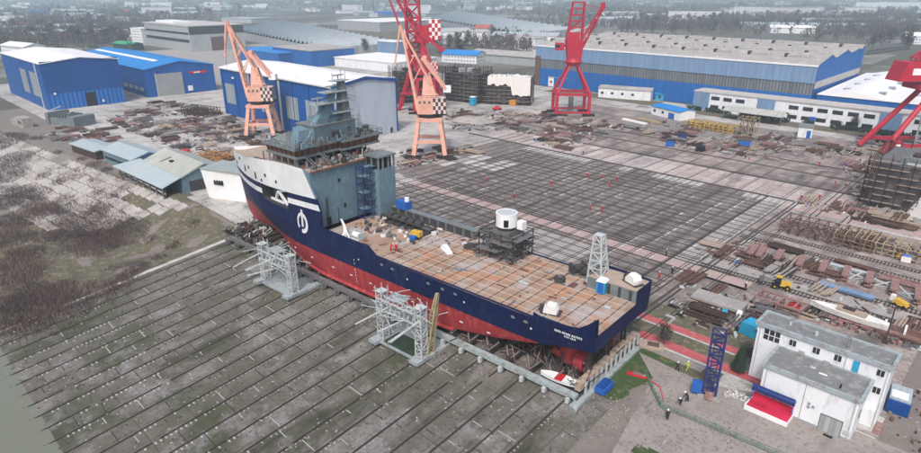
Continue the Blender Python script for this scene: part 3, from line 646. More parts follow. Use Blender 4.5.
# draught marks, white anodes and frames
m = MB(); m.use('hull_white')
for u in (20, 26, 32, 38, 44, 50, 56, 62, 70, 78):
    s, w = hp(u, 4.4); m.box(s - .35, s + .35, w - .05, w + .09, 4.3, 4.5)
for u in range(4, 62, 7):
    s, w = hp(u, 9.0)
    if u % 2: m.box(s - .15, s + .15, w - .05, w + .05, 8.8, 9.1)
for z in (3.2, 3.9, 4.6, 5.3, 6, 7.4, 8.2): s, w = hp(54.5, z); m.box(s - .05, s + .05, w - .05, w + .06, z, z + .35)
m.build('hull_marks', parent=ship)
m = MB(); m.use('ship_grey')
for u in (12, 14.5, 27, 30, 33.5, 43, 46):
    m = MB(); m.use('ship_grey'); s, w = hp(u, 9.9); pts = [(s + .45 * math.cos(a * PI / 5), -0, 9.9 + .26 * math.sin(a * PI / 5)) for a in range(10)]
    m.mesh([(p_[0], w + .04, p_[2]) for p_ in pts], [tuple(range(10))]); m.build('fairlead', parent=ship)
# emblem on the bow quarter: open ring with a vertical stroke
def arc_strip(m, c, r0, r1, a0, a1, y, n=22, sq=1.0):
    for k in range(n):
        A, B = a0 + (a1 - a0) * k / n, a0 + (a1 - a0) * (k + 1) / n
        P_ = lambda a, r: (c[0] + math.cos(a) * r * sq, y, c[1] + math.sin(a) * r)
        m.face([P_(A, r0), P_(B, r0), P_(B, r1), P_(A, r1)])
m = MB(); m.use('hull_white'); yy = 10.69; c = (71.0, 12.5)
c = (71.0, 12.5)
arc_strip(m, c, 1.45, 2.4, math.radians(-108), math.radians(95), yy, sq=-.78); arc_strip(m, c, 1.75, 2.4, math.radians(95), math.radians(218), yy + .004, sq=-.78)
m.box(c[0] - .32, c[0] + .32, yy - .01, yy + .012, c[1] + 1.9, c[1] + 3.1); m.box(c[0] - .3, c[0] + .35, yy - .01, yy + .008, c[1] - .9, c[1] + 1.95)
m.build('emblem', parent=ship)
# decks
m = MB(); m.use('deck_rust')
pl = [hp(u, 11.2) for u in US if u <= 66]
m.face([V(s, -w, 11.22) for s, w in pl] + [V(s, w, 11.22) for s, w in reversed(pl)])
m.build('main_deck', parent=ship)
m = MB(); m.use('wood')
for i in range(len(UF) - 1):
    a, b = UF[i], UF[i + 1]
    if a >= 82: m.face([P3(a, ztop(a) - .9, -1), P3(b, ztop(b) - .9, -1), P3(b, ztop(b) - .9, 1), P3(a, ztop(a) - .9, 1)])
m.build('foredeck', parent=ship)
# deck grid of raised fixing strips
m = MB(); m.use('deck_strip')
for k in range(-4, 5): m.box(1, 47, k * 2.2 - .05, k * 2.2 + .05, 11.22, 11.30)
m.use('rust_dark')
for k in range(18): m.box(1.4 + k * 2.65, 1.52 + k * 2.65, -9.9, 9.9, 11.22, 11.28)
m.build('deck_lashing_grid', parent=ship)
# bulwarks
m = MB(); m.use('navy')
def bulw(tab, sgn, th=.22, base=11.2):
    for (a, za), (b, zb_) in zip(tab, tab[1:]):
        (sa, wa), (sb, wb) = hp(a, 11.2), hp(b, 11.2)
        q = lambda s, w, z: V(s, sgn * w, z)
        m.hexa([q(sa, wa, base), q(sb, wb, base), q(sb, wb - th, base), q(sa, wa - th, base)], [q(sa, wa, za), q(sb, wb, zb_), q(sb, wb - th, zb_), q(sa, wa - th, za)])
bulw([(0.01, 14.4), (1.2, 13.2), (2.6, 12.2), (4.5, 11.9), (9.5, 11.9), (10.6, 12.2)], -1)
bulw([(10.6, 11.45), (47.5, 11.45)], -1)
bulw([(47.5, 11.5), (49.6, 12.9), (56, 12.9), (64.4, 13.1)], -1)
bulw([(10, 11.45), (40, 11.45)], 1)
bulw([(0.01, 13.7), (9.5, 13.7)], 1)
bulw([(40, 13.0), (64.4, 13.2)], 1)
m.build('bulwark', parent=ship)
m = MB(); m.use('navy'); m.box(.0, .25, 8.7, 9.85, 11.2, 14.0)      # near transom post
m.hexa([(0, 9.9, 11.2), (.25, 9.9, 11.2), (.25, 8.6, 11.2), (0, 8.6, 11.2)], [(0, 9.9, 14.4), (.25, 9.9, 14.4), (.25, 9.2, 13.2), (0, 9.2, 13.2)])
m.build('quarter_post', parent=ship)
m = MB(); m.use('ship_grey'); m.box(.02, 9.4, -10.0, -4.6, 11.22, 13.3); m.use('navy'); m.box(-.02, .02, -9.9, -4.2, 11.2, 13.7); m.use('wood'); m.box(.3, 9.3, -9.9, -4.7, 13.3, 13.34)
m.use('ship_dark'); 
for k in range(4): m.box(1 + 2 * k, 1.5 + 2 * k, -4.6, -4.5, 11.3, 13.2)
m.build('quarter_locker', parent=ship)
# ship's name in small white letters on the near quarter
random.seed(2); m = MB(); m.use('hull_white')
def marks(m, s0, z, hh, n, adv):    # lettering too small to read in the photo: a row of letter-sized strokes
    s = s0
    for k in range(n):
        if k in (4, 9): s -= adv * .5
        y = hp(s, z)[1] + .07; w = adv * .62
        m.box(s - .1, s, y - .03, y, z, z + hh)
        for zz in random.sample((z, z + hh * .45, z + hh - .1), 2): m.box(s - w, s, y - .03, y - .005, zz, zz + .12)
        if random.random() < .6: m.box(s - w, s - w + .1, y - .03, y - .002, z, z + hh)
        s -= adv
marks(m, 6.6, 10.3, .34, 15, .30); marks(m, 4.9, 9.8, .24, 8, .24)
m.build('lettering', parent=ship)
# deckhouse block
dh = MB(); dh.use('ship_blue'); dh.box(68, 70, -9.95, 9.95, 11.22, 24.2); dh.box(70, 88, -6.5, 6.5, 11.22, 24.19); dh.use('ship_grey')
dhp = dh.build('deckhouse', parent=ship)
m = MB(); m.use('wood'); m.box(67.6, 96, -9.6, 9.6, 24.2, 24.32); m.use('copper'); m.box(67.4, 67.7, -10, 10, 24.15, 24.5); m.build('house_deck', parent=ship)
for (w0, w1, z0, z1) in ((8.0, 9.7, 11.3, 15.0), (-6.4, -5.2, 11.3, 13.2), (-9.3, -8.2, 13.3, 15.2), (-1.4, -.8, 14.2, 15.3), (-2.6, -1.9, 20.5, 21.3), (5.2, 5.9, 12.6, 14.0)):
    m = MB(); m.use('opening'); m.box(67.93, 68.05, -w1, -w0, z0, z1); m.build('doorway', parent=dhp)
m = MB(); m.use('ship_dark')
for (w, z0, z1) in ((-6.4, 13, 18), (-5.9, 13, 18), (-3.2, 11.3, 15)): m.bar(V(67.8, w, z0), V(67.8, w, z1), .1)
for k in range(12): m.bar(V(67.8, -6.4, 13 + k * .42), V(67.8, -5.9, 13 + k * .42), .07)
m.build('ladder', parent=dhp)
# casing tower on the far side with three openings at the top
m = MB(); m.use('ship_blue'); m.box(63.4, 68, -10.4, -5.4, 11.22, 22.2); m.use('ship_grey'); m.box(63.2, 68.2, -10.6, -5.2, 25.0, 25.4)
for y in (-10.4, -8.7, -7.0, -5.7): m.box(63.4, 63.8, y, y + .3, 22.2, 25.0)
for y in (-10.4, -5.7): m.box(65.6, 66, y, y + .3, 22.2, 25.0); m.box(67.6, 68, y, y + .3, 22.2, 25.0)
m.use('opening'); m.box(64.2, 67.9, -10.0, -5.8, 22.2, 24.9)
m.build('casing_tower', parent=ship)
# levels above: recessed storey, bridge with window band, roofs
m = MB(); m.use('ship_dark'); m.box(74, 84, -8.2, 7.6, 24.32, 26.4); m.use('ship_grey')
for k in range(9): m.bar((72.2, -9.5 + k * 2.4, 24.3), (72.2, -9.5 + k * 2.4, 26.4), .25)
for k in range(6): m.bar((72.5 + k * 2.4, 10, 24.3), (72.5 + k * 2.4, 10, 26.4), .25)
m.use('copper'); m.box(76, 84, 7.7, 7.9, 24.4, 26.0); m.build('lower_storey', parent=ship)
def band(m, x0, x1, y0, y1, z0, z1, o, mt, post):
    b = [(x0 - 0, y0, z0), (x1, y0, z0), (x1, y1, z0), (x0, y1, z0)]; t = [(x0 - o, y0 - o, z1), (x1 + o, y0 - o, z1), (x1 + o, y1 + o, z1), (x0 - o, y1 + o, z1)]
    m.use(mt); m.hexa(b, t)
    m.use(post)
    for (A, B, C_, D) in ((b[0], b[1], t[0], t[1]), (b[3], b[2], t[3], t[2]), (b[0], b[3], t[0], t[3]), (b[1], b[2], t[1], t[2])):
        L = (Vector(B) - Vector(A)).length; n = max(2, int(L / 1.5))
        for k in range(n + 1): f = k / n; m.bar(Vector(A).lerp(Vector(B), f), Vector(C_).lerp(Vector(D), f), .26)
wh = MB(); wh.use('ship_grey'); wh.box(71.6, 83, -11.2, 10.2, 26.4, 26.9); wh.box(70.4, 80, -12.4, -1, 26.42, 26.88)
band(wh, 72.2, 82.4, -10.8, 9.8, 26.9, 28.4, .35, 'copper', 'ship_dark'); band(wh, 70.9, 79, -12.0, -1.6, 26.9, 28.38, .35, 'copper', 'ship_dark')
wh.build('bridge', parent=ship)
m = MB(); m.use('ship_grey'); m.box(71.2, 83.6, -11.5, 10.8, 28.4, 28.85); m.box(69.9, 80, -13.0, -1.0, 28.38, 28.8)
m.use('ship_dark')
for a, b in (((71.3, 10.7), (83.5, 10.7)), ((71.3, 10.7), (71.3, -1)), ((70, -1.2), (70, -12.9)), ((70, -12.9), (80, -12.9)), ((83.5, 10.7), (83.5, -11.4))):
    A, B = Vector((*a, 0)), Vector((*b, 0)); n = int((B - A).length / 1.6)
    for k in range(n + 1): p_ = A.lerp(B, k / n); m.bar((p_.x, p_.y, 28.8), (p_.x, p_.y, 29.9), .06)
    for z in (29.35, 29.9): m.bar((A.x, A.y, z), (B.x, B.y, z), .06)
m.build('bridge_roof', parent=ship)
m = MB(); m.use('ship_blue'); m.box(72.6, 79, -7.2, 4.4, 28.85, 32.4); m.use('ship_grey'); m.box(72.4, 79.2, -7.4, 4.6, 32.4, 32.55)
m.use('ship_blue'); m.box(74, 78.5, -6, 1.5, 32.55, 33.6)
m.use('ship_grey'); m.hexa([(76, 9.4, 28.85), (82.6, 9.8, 28.85), (82.6, 5.2, 28.85), (76, 5.2, 28.85)], [(77, 8.6, 31.4), (81.4, 9.4, 29.6), (81.4, 5.4, 29.6), (77, 5.6, 31.4)])
m.use('ship_blue'); m.hexa([(73.5, 8.2, 28.9), (76.5, 8.2, 28.9), (76.5, 4.7, 28.9), (73.5, 4.7, 28.9)], [(74, 7.4, 31.8), (76, 7.4, 32.4), (76, 5, 32.4), (74, 5, 31.8)])
m.use('galv'); m.cyl((80.2, 2.5), 1.0, 28.85, 30.4, 14); m.cyl((80.6, -1), .8, 28.85, 30.2, 12)
m.use('ship_dark'); m.box(71.8, 72.5, -2, 0, 28.85, 30.8); m.box(72.45, 72.6, -5.4, -4.6, 29, 31); m.cyl((72.2, -9.8), .8, 28.85, 30.6, 10); m.box(71.6, 73, -8.4, -7.6, 28.85, 30.2)
m.build('monkey_island', parent=ship)
# raked mast with radar platforms
m = MB(); m.use('ship_blue')
m.hexa([(73.2, 6.4, 29.2), (75.4, 6.4, 29.2), (75.4, 2.0, 28.9), (73.2, 2.0, 28.9)], [(73.5, -2.0, 38.9), (74.7, -2.0, 38.9), (74.7, -3.4, 39.6), (73.5, -3.4, 39.6)])
m.use('ship_grey'); m.hexa([(73, -6.6, 32.4), (75.6, -6.6, 32.4), (75.6, -4.2, 32.4), (73, -4.2, 32.4)], [(73.4, -5.6, 41.2), (74.8, -5.6, 41.2), (74.8, -4.4, 41.2), (73.4, -4.4, 41.0)])
for (z, a, b, w) in ((34.4, -1.4, -7.6, 1.7), (36.8, 3.4, -7.4, 1.8), (39.0, .6, -7.0, 1.6), (41.2, -2.2, -6.6, 1.2)): m.use('lightsteel'); m.box(74.2 - w, 74.2 + w * .8, b, a, z, z + .2)
m.use('ship_grey')
for (z, a, b, w) in ((36.8, 3.4, -7.4, 1.8), (39.0, .6, -7.0, 1.6)):
    for y in (a, b): m.bar((74.2 - w, y, z + .9), (74.2 + w * .8, y, z + .9), .07)
    m.bar((74.2 - w, a, z + .9), (74.2 - w, b, z + .9), .07)
    for k in range(5): y = a + (b - a) * k / 4; m.bar((74.2 - w, y, z), (74.2 - w, y, z + .9), .07)
mast = m.build('mast', parent=ship)
m = MB(); m.use('lightsteel')
for (y, z) in ((1.8, 37.0), (-2, 39.2), (-4.2, 41.4)): m.bar((74, y, z), (74, y, z + 1.0), .2); m.bar((74, y - 1.5, z + 1.1), (74, y + 1.5, z + 1.1), .28)
m.build('radar', parent=mast)
m = MB(); m.use('lightsteel')
for (x, y, z, h) in ((74, -6.2, 41.3, 2.0), (74, -2.6, 41.3, 1.8), (74, -5, 41.3, 2.8), (73, 2.6, 37, 1.8), (72.8, -8.6, 28.8, 6.5), (73.4, -9.4, 28.8, 5), (79, -11.8, 28.8, 3.6), (76, -10.6, 28.8, 3.2), (81, 9.8, 28.8, 2)): m.bar((x, y, z), (x, y, z + h), .1)
m.build('antenna', parent=mast)
random.seed(19); m = MB()
for _ in range(150):      # half finished fittings, staging and cable trays round the bridge roof
    m.use(random.choice(('ship_dark', 'ship_grey', 'galv', 'steel', 'ship_grey', 'ship_blue'))); x = random.choice((random.uniform(70.4, 73), random.uniform(71, 83))); y = random.uniform(-12, 10.4)
    if -7.3 < y < 4.5 and x > 72.6: continue
    if random.random() < .45: m.rbox((x, y, 28.86), random.uniform(.2, 1.3), random.uniform(.2, 1.0), random.uniform(.3, 1.5), random.choice((0, PI / 2)))
    else: m.bar((x, y, 28.9), (x + random.uniform(-.6, .6), y + random.uniform(-1.2, 1.2), 28.9 + random.uniform(.8, 2.4)), .1)
for y in (-7.6, -6, -4.4, -2.8, -1.2, .4, 2, 3.6, 4.9):
    m.use('steel'); m.bar((71.9, y, 28.9), (71.9, y, 33.6), .1)
for z in (30.6, 32.4, 33.5): m.bar((71.9, -7.6, z), (71.9, 4.9, z), .09)
tag(m.build('roof_outfitting', parent=ship), kind='stuff')
# clutter of steel on the house deck
random.seed(3); m = MB()
for _ in range(70):
    m.use(random.choice(('ship_dark', 'copper', 'galv', 'ship_grey', 'rust'))); x = random.uniform(68.4, 72.6); y = random.uniform(-9, 9.4); z = 24.32
    if random.random() < .5: m.rbox((x, y, z), random.uniform(.3, 1.6), random.uniform(.2, .8), random.uniform(.2, 1.3), random.uniform(0, 3))
    else: m.bar((x, y, z), (x + random.uniform(-1, 1), y + random.uniform(-2, 2), z + random.uniform(.5, 2.2)), .12)
for k in range(14): m.use('ship_dark'); y = -9.4 + k * 1.45; m.bar((67.9, y, 24.4), (67.9, y, 25.6), .09)
m.use('ship_dark'); m.bar((67.9, -9.4, 25.6), (67.9, 9.4, 25.6), .08); m.bar((67.9, -9.4, 25.0), (67.9, 9.4, 25.0), .08)
tag(m.build('deck_outfitting', parent=ship), kind='stuff')
# stairs from the house deck to the bridge
for y in (6.5, 2.5, -3):
    m = MB(); m.use('ship_grey'); m.bar((68.6, y, 24.4), (72.4, y + 1.0, 27.2), .14); m.bar((68.6, y + .8, 24.4), (72.4, y + 1.8, 27.2), .14)
    for k in range(8): f = (k + .5) / 8; m.bar((68.6 + 3.8 * f, y + f, 24.4 + 2.8 * f), (68.6 + 3.8 * f, y + f + .8, 24.4 + 2.8 * f), .12)
    m.build('stair', parent=ship)
# rudders and thrusters below the stern
for w in (-5, 5):
    m = MB(); m.use('hull_red'); m.cyl((6.5, -w), 1.5, 2.4, 7.4, 14, 1.9); m.bar((5.0, -w, 3.0), (9.6, -w, 3.0), 2.2, 1.5, n=12); m.bar((3.4, -w, 3.0), (5.0, -w, 3.0), 3.4, 3.6, n=14); th = m.build('thruster', parent=ship)
    m = MB(); m.use('primer')
    for k in range(4): a = k * PI / 2 + .5; m.bar((3.2, -w, 3.0), (3.2, -w + math.cos(a) * 1.5, 3 + math.sin(a) * 1.5), .5, .3)
    m.build('propeller', parent=th)
# --- working deck things aft of the deckhouse
m = MB(); m.use('ship_dark'); m.box(38, 63, -10.3, -8.6, 11.22, 13.0)
for k in range(10): m.use('ship_grey'); m.box(38.4 + k * 2.45, 38.6 + k * 2.45, -8.6, -8.1, 11.22, 13.2)
m.use('ship_grey'); m.box(37.9, 63, -10.3, -8.5, 13.0, 13.15); m.build('side_locker', parent=ship)
random.seed(5); m = MB()
m.use('ship_dark'); m.box(47.5, 60, -6.5, -3.4, 11.22, 12.0)
for k in range(7): m.use('ship_grey'); m.bar((47.5 + k * 2, -6.6, 11.3), (48.6 + k * 2, -3.3, 13.1), .35); m.use('ship_dark'); m.bar((48.6 + k * 2, -3.3, 13.1), (49.5 + k * 2, -3.3, 11.3), .3)
m.bar((47.5, -6.6, 12.6), (61, -6.6, 12.6), .3); m.bar((48, -3.3, 13.1), (61, -3.3, 13.1), .3)
for k in range(5): m.use('ship_dark'); m.bar((50 + k * 2.2, -5, 12.5), (51.6 + k * 2.2, -5, 12.5), 1.7, n=10)
m.build('winch_row', parent=ship)
def on_deck(s, w, z=11.25): p = SW(s, w, z); return (p.x, p.y, p.z)
SR = SRZ
# white winch / crane piece by the bulwark
t = thing('davit', 'white steel davit standing by the near bulwark aft of the blue deckhouse', 'davit', on_deck(60.3, -7.6), SR); t.scale = (.72, .72, .72)
m = MB(); m.use('white'); m.cyl((0, 0), .8, 0, 1.2, 12); m.build('base', parent=t)
m = MB(); m.use('white'); m.bar((0, 0, 1.2), (1.2, -.6, 3.0), .9, .6); m.bar((1.2, -.6, 3.0), (2.9, -1.0, 4.4), .6, .35); m.bar((0, 0, 1.0), (-2.2, .7, 1.0), .6); m.bar((0, 0, 1), (-.4, 1.8, .4), .5); m.bar((-2.2, .7, 1.0), (-2.6, .9, .1), .4); m.build('arm', parent=t)
t = thing('winch', 'low white winch frame beside the davit on the forward working deck', 'winch', on_deck(57.2, -6.9), SR)
m = MB(); m.use('white'); m.bar((-1.2, 0, .8), (1.2, 0, .8), 1.3, n=12); m.build('drum', parent=t)
m = MB(); m.use('galv'); m.box(-1.4, -1.1, -.9, .9, 0, 1.6); m.box(1.1, 1.4, -.9, .9, 0, 1.6); m.box(-1.4, 1.4, -1, 1, 0, .15); m.build('frame', parent=t)
def winch(name, label, s, w, z, rz):
    t = thing(name, label, 'winch', on_deck(s, w, z), rz); t.scale = (.8, .8, .8)
    m = MB(); m.use('tarp')
    prof = [(-1.5, 0), (-1.6, 1.1), (-1.0, 2.1), (.6, 2.3), (1.5, 1.3), (1.6, 0)]
    vs = [(x * (1 - .1 * abs(k - 1)), (k - 1) * 1.1, z_ * (1 - .12 * abs(k - 1))) for k in range(3) for x, z_ in prof]; n = 6
    m.mesh(vs, [(k * n + j, k * n + j + 1, (k + 1) * n + j + 1, (k + 1) * n + j) for k in range(2) for j in range(5)] + [tuple(range(6))[::-1], tuple(range(12, 18))]); m.build('cover', parent=t)
    m = MB(); m.use('ship_dark'); m.box(-2.1, 2.1, -1.3, 1.3, -.02, .16); m.box(1.6, 2.4, -.6, .6, .16, 1.3); m.build('base_frame', parent=t)
winch('mooring_winch', 'white covered winch at the near stern edge above the ship name', 9.3, -7.2, 11.25, SR + .3)
winch('mooring_winch', 'white winch on the raised far corner of the stern', 2.2, 7.3, 13.36, SR - .4)
# blue scaffold stair on the deckhouse face
t = thing('scaffold_tower', 'blue tube scaffold tower against the deckhouse face beside the dark doorway', 'scaffold', on_deck(65.9, 4.0, 11.25), SR)
m = MB(); m.use('dark_blue_steel')
for x in (-1.1, 1.1):
    for y in (-2.2, 0, 2.2): m.bar((x, y, 0), (x, y, 12.2), .16)
for k in range(7):
    z = 1.9 * k + .3
    for x in (-1.1, 1.1): m.bar((x, -2.2, z), (x, 2.2, z), .14); m.bar((x, -2.2, z), (x, 2.2, z + (1.7 if k < 6 else .3)), .1)
    for y in (-2.2, 2.2): m.bar((-1.1, y, z), (1.1, y, z), .14)
m.build('frame', parent=t)
for k in range(6): m = MB(); m.use('ship_blue'); m.box(-1.1, 1.1, -2.1 if k % 2 else -.2, .2 if k % 2 else 2.1, 1.9 * k + 2.2, 1.9 * k + 2.28); m.build('platform', parent=t)
# crane pedestal wrapped in scaffolding with white cab
t = thing('pedestal_crane', 'white drum shaped crane cabin on a dark scaffolded pedestal amidships', 'crane', on_deck(28.8, 6.8), SR)
m = MB(); m.use('ship_dark'); m.cyl((0, 0), 1.9, 0, 6.2, 14, 1.6); m.build('pedestal', parent=t)
m = MB(); m.use('white'); m.cyl((0, 0), 2.1, 6.2, 8.6, 20, 2.1); cab = m.build('cabin', parent=t)
m = MB(); m.use('galv'); m.cyl((0, 0), 1.85, 8.6, 8.8, 20); m.use('white'); 
for k in range(20):
    a = 2 * PI * k / 20; b = a + 2 * PI / 20; m.bar((2.0 * math.cos(a), 2.0 * math.sin(a), 8.75), (2.0 * math.cos(b), 2.0 * math.sin(b), 8.75), .25)
m.build('rim', parent=cab)
m = MB(); m.use('opening'); 
for a0 in (2.05, .4): 
    for k in range(3): a = a0 + k * .12; m.bar((2.08 * math.cos(a), 2.08 * math.sin(a), 6.5), (2.08 * math.cos(a), 2.08 * math.sin(a), 7.9), .32)
m.build('doorway', parent=cab)
m = MB(); m.use('white'); m.box(-3.5, -2.2, -1.8, -.4, 5.8, 7.4); m.build('gearbox', parent=t)
m = MB(); m.use('ship_dark'); random.seed(11)
for x in (-4, -1.3, 1.3, 4):
    for y in (-3.4, 0, 3.4):
        if abs(x) < 2 and y == 0: continue
        m.bar((x, y, 0), (x, y, 5.6 if x < 3 else 3.6), .18)
for z in (1.9, 3.6, 5.3):
    for y in (-3.4, 3.4): m.bar((-4, y, z), (4, y, z), .15); m.bar((-4, y, z - 1.8), (1.3, y, z), .12)
    for x in (-4, 4): m.bar((x, -3.4, z), (x, 3.4, z), .15); m.bar((x, -3.4, z - 1.8), (x, 3.4, z), .12)
m.use('steel')
m.box(-2.6, 2.6, -2.4, 2.4, 0, 3.2); m.box(-1.9, 1.9, -1.9, 1.9, 3.2, 5.4)
for _ in range(260):
    x, y, z = random.uniform(-4.6, 5.6), random.uniform(-3.9, 3.9), random.uniform(.2, 4.6); m.bar((x, y, z), (x + random.uniform(-1.6, 1.6), y + random.uniform(-1.6, 1.6), z + random.uniform(-.3, .5)), .2)
m.build('scaffold', parent=t)
for q in ((-4.1, 1, 2.6, 4.2, 3.7, 3.8), (-4.1, 0, -4.2, -2.6, 2.0, 2.1), (-1, 4, 2.8, 4.4, 1.9, 2.0), (-5.2, -2.8, -2, 3.4, 4.8, 4.9)): pm = MB(); pm.use('steel'); pm.box(*q); pm.build('platform', parent=t)
m = MB(); m.use('ship_dark'); m.rbox((7, 1.8, 0), 2.8, 1.2, 1.1, .3); m.use('galv'); m.bar((7.8, 2.2, .8), (8.8, 2.2, .8), 1.0, n=10); tag(m.build('hose_reel', loc=on_deck(28.6, 6.2), rz=SR), 'dark hose reel lying on deck left of the scaffolded crane pedestal', 'reel')
# lattice gangway tower at the stern
t = thing('lattice_tower', 'pale grey lattice tower standing on the stern deck beside the blue toilet', 'tower', on_deck(8.6, 7.0), SR)
m = MB(); m.use('galv'); m.lattice((0, 0, .3), (.4, 0, 9.2), 2.9, 1.3, 6, .17, .26); m.build('frame', parent=t)
m = MB(); m.use('galv'); m.box(-.4, 1.2, -.8, .8, 9.2, 9.35); m.build('top_plate', parent=t)
m = MB(); m.use('ship_dark')
for x, y in ((-1.45, -1.45), (1.45, -1.45), (1.45, 1.45), (-1.45, 1.45)): m.box(x - .4, x + .4, y - .4, y + .4, 0, .35)
m.build('foot', parent=t)
for k, (s, w, lb) in enumerate(((11.2, 8.4, 'dark deck machine between the lattice tower and the raised stern corner'), (13.6, 8.6, 'dark machine block on deck left of the lattice tower foot'))):
    m = MB(); m.use('ship_dark'); m.bar((-1, 0, .9), (1, 0, .9), 1.7, n=12); m.box(-1.4, -1, -.9, .9, 0, 1.9); m.box(1, 1.4, -.9, .9, 0, 1.9); m.use('steel'); m.box(-1.5, 1.5, -1.1, 1.1, 0, .2); tag(m.build('deck_winch', loc=on_deck(s, w), rz=SR + k), lb, 'winch')
m = MB(); m.use('ship_dark'); m.cyl((0, 0), 1.0, .1, .9, 14); m.use('steel'); m.cyl((0, 0), .4, .9, 1.1, 10); m.box(-1.1, 1.1, -.15, .15, 0, .1); tag(m.build('capstan', loc=on_deck(14.2, 3.4), rz=SR), 'small dark capstan on the deck in front of the lattice tower', 'capstan')
t = thing('portable_toilet', 'bright blue cabin with white roof on the stern deck below the lattice tower', 'cabin', on_deck(6.4, 4.4), SR + .1)
m = MB(); m.use('cyan_paint'); m.box(-.8, .8, -.8, .8, 0, 2.3); m.build('walls', parent=t)
m = MB(); m.use('white'); m.hexa([(-.9, -.9, 2.3), (.9, -.9, 2.3), (.9, .9, 2.3), (-.9, .9, 2.3)], [(-.6, -.6, 2.75), (.6, -.6, 2.75), (.6, .6, 2.75), (-.6, .6, 2.75)]); m.build('roof', parent=t)
m = MB(); m.use('blue_paint'); m.box(-.5, .5, .8, .86, .1, 2.1); m.build('door', parent=t)
t = thing('workboat_float', 'small white raft shaped cover lying on the middle of the main deck', 'raft', on_deck(38.8, .6), SR - .5)
m = MB(); m.use('white'); m.hexa([(-2, -.6, 0), (2, -.8, 0), (2, .8, 0), (-2, .6, 0)], [(-1.4, -.3, .7), (1.3, -.5, .9), (1.3, .5, .9), (-1.4, .3, .7)]); m.build('cover', parent=t)
t = thing('deck_compressor', 'yellow machine on wheels standing on the forward main deck', 'machine', on_deck(48.0, 1.4), SR + .2)
m = MB(); m.use('yellow'); m.box(-1.1, 1.1, -.7, .7, .5, 1.6); m.build('body', parent=t)
m = MB(); m.use('blue_paint'); m.box(-.5, .9, .75, 1.6, .1, .9); m.build('tank', parent=t)
m = MB(); m.use('black')
for x in (-.7, .7): m.bar((x, -.8, .35), (x, .8, .35), .6, n=10)
m.build('wheel', parent=t)
t = thing('blue_generator', 'blue machine box with white drum beside the casing tower foot', 'generator', on_deck(59.6, 9.2, 13.15), SR)
m = MB(); m.use('blue_paint'); m.box(-1.6, 1.6, -1, 1, 0, 1.9); m.build('body', parent=t)
m = MB(); m.use('white'); m.cyl((-1.0, 0), .55, 1.9, 2.8, 12); m.build('drum', parent=t)
# plates and small gear lying on deck
random.seed(21); m = MB()
for _ in range(120):
    s = random.uniform(2, 60); w = random.uniform(-9, 9.2)
    m.use(random.choice(('ship_grey', 'galv', 'copper', 'wood', 'steel', 'rust', 'primer'))); p_ = V(s, w, 11.31)
    if random.random() < .55: m.rbox(p_, random.uniform(.4, 2.2), random.uniform(.2, 1.2), .04, random.choice((0, PI / 2)) + random.gauss(0, .1))
    elif random.random() < .6 or s < 46: m.rbox(p_, random.uniform(.1, .4), random.uniform(.1, .3), random.uniform(.1, .3), random.uniform(0, 3))
    else: m.bar(p_, (p_[0] + random.uniform(-2, 2), p_[1] + random.uniform(-2, 2), 11.8), .15)
for _ in range(130):
    s = random.uniform(46, 64); w = random.uniform(-3, 8.4); m.use(random.choice(('ship_dark', 'ship_grey', 'steel', 'tarp', 'wood'))); m.rbox(V(s, w, 11.25), random.uniform(.2, 1.4), random.uniform(.1, .6), random.uniform(.1, .7), random.uniform(0, 3))
tag(m.build('deck_scatter', parent=ship), kind='stuff')

# ------------------------------------------------------------------ cradle under the ship
cr = thing('transfer_cradle', 'long grey steel cradle with wheels carrying the ship across the top of the slipway', 'cradle', (OX, OY, 0), SRZ)
m = MB(); m.use('lightsteel'); m.box(1.5, 45, 10.4, 11.5, .2, .95); m.build('side_beam', parent=cr)
m = MB(); m.use('steel'); m.box(45, 103.5, 10.4, 11.45, .2, .93); m.build('side_beam', parent=cr)
m = MB(); m.use('lightsteel'); m.box(1.5, 103.5, -11.5, -10.4, .2, .95); m.build('side_beam', parent=cr)
cb = MB()
for k in range(24):
    s = 2.4 + k * 4.37
    m = MB(); m.use('rust_dark'); m.box(s - .5, s + .5, -10.4, 10.4, .25, .9); m.build('cross_beam', parent=cr)
    for w in ((-6.0, 0, 6.0) if s < 88 else (0,)):
        zb = max(.95, interp(ZBOT, s)); m = MB(); m.use('rust_dark'); hw = .28 if s < 24 else .6
        if s < 24:
            m.bar(V(s - .6, w, .9), V(s, w, zb), .3); m.bar(V(s + .6, w, .9), V(s, w, zb), .3); m.bar(V(s, w - 1.2, .9), V(s, w, zb), .25)
        else: m.box(s - hw, s + hw, -w - hw, -w + hw, .9, max(1.3, zb - .02) if s < 100 or abs(w) < 2 else 1.4)
        m.build('keel_block', parent=cr)
    m = MB(); m.use('steel')
    m.bar((s, 9.9, .95), (s + 1.4, 8.6, 2.6 if s < 92 else 1.2), .22); m.bar((s, 9.9, .95), (s - 1.4, 8.6, 2.6 if s < 92 else 1.2), .22)
    m.build('brace', parent=cr)
    wx_ = 11.0; P_ = SW(s, -wx_); g = KS * (P_.y - Y0) if P_.y < 72 else 0
    m = MB(); m.use('steel'); m.box(s - .45, s + .45, 10.6, 12.0, g + .2, .2); m.use('galv' if s < 46 else 'steel'); m.box(s - .3, s + .3, 12.0, 12.5, g + .16, .7); m.use('black'); m.bar((s - .5, 11.4, g + .45), (s + .5, 11.4, g + .45), .6, n=10); m.build('wheel_bogie', parent=cr)
m = MB(); m.use('wood')
for k in range(12): m.box(1.1, 2.3, -9.8 + k * 1.7, -8.5 + k * 1.7, 2.5, 2.8); m.use('galv'); m.box(.9, 1.15, -9.9 + k * 1.7, -9.4 + k * 1.7, .5, 2.6); m.use('wood')
m.box(1.2, 2.2, -10, 10.6, 1.5, 2.5); m.build('end_timber', parent=cr)
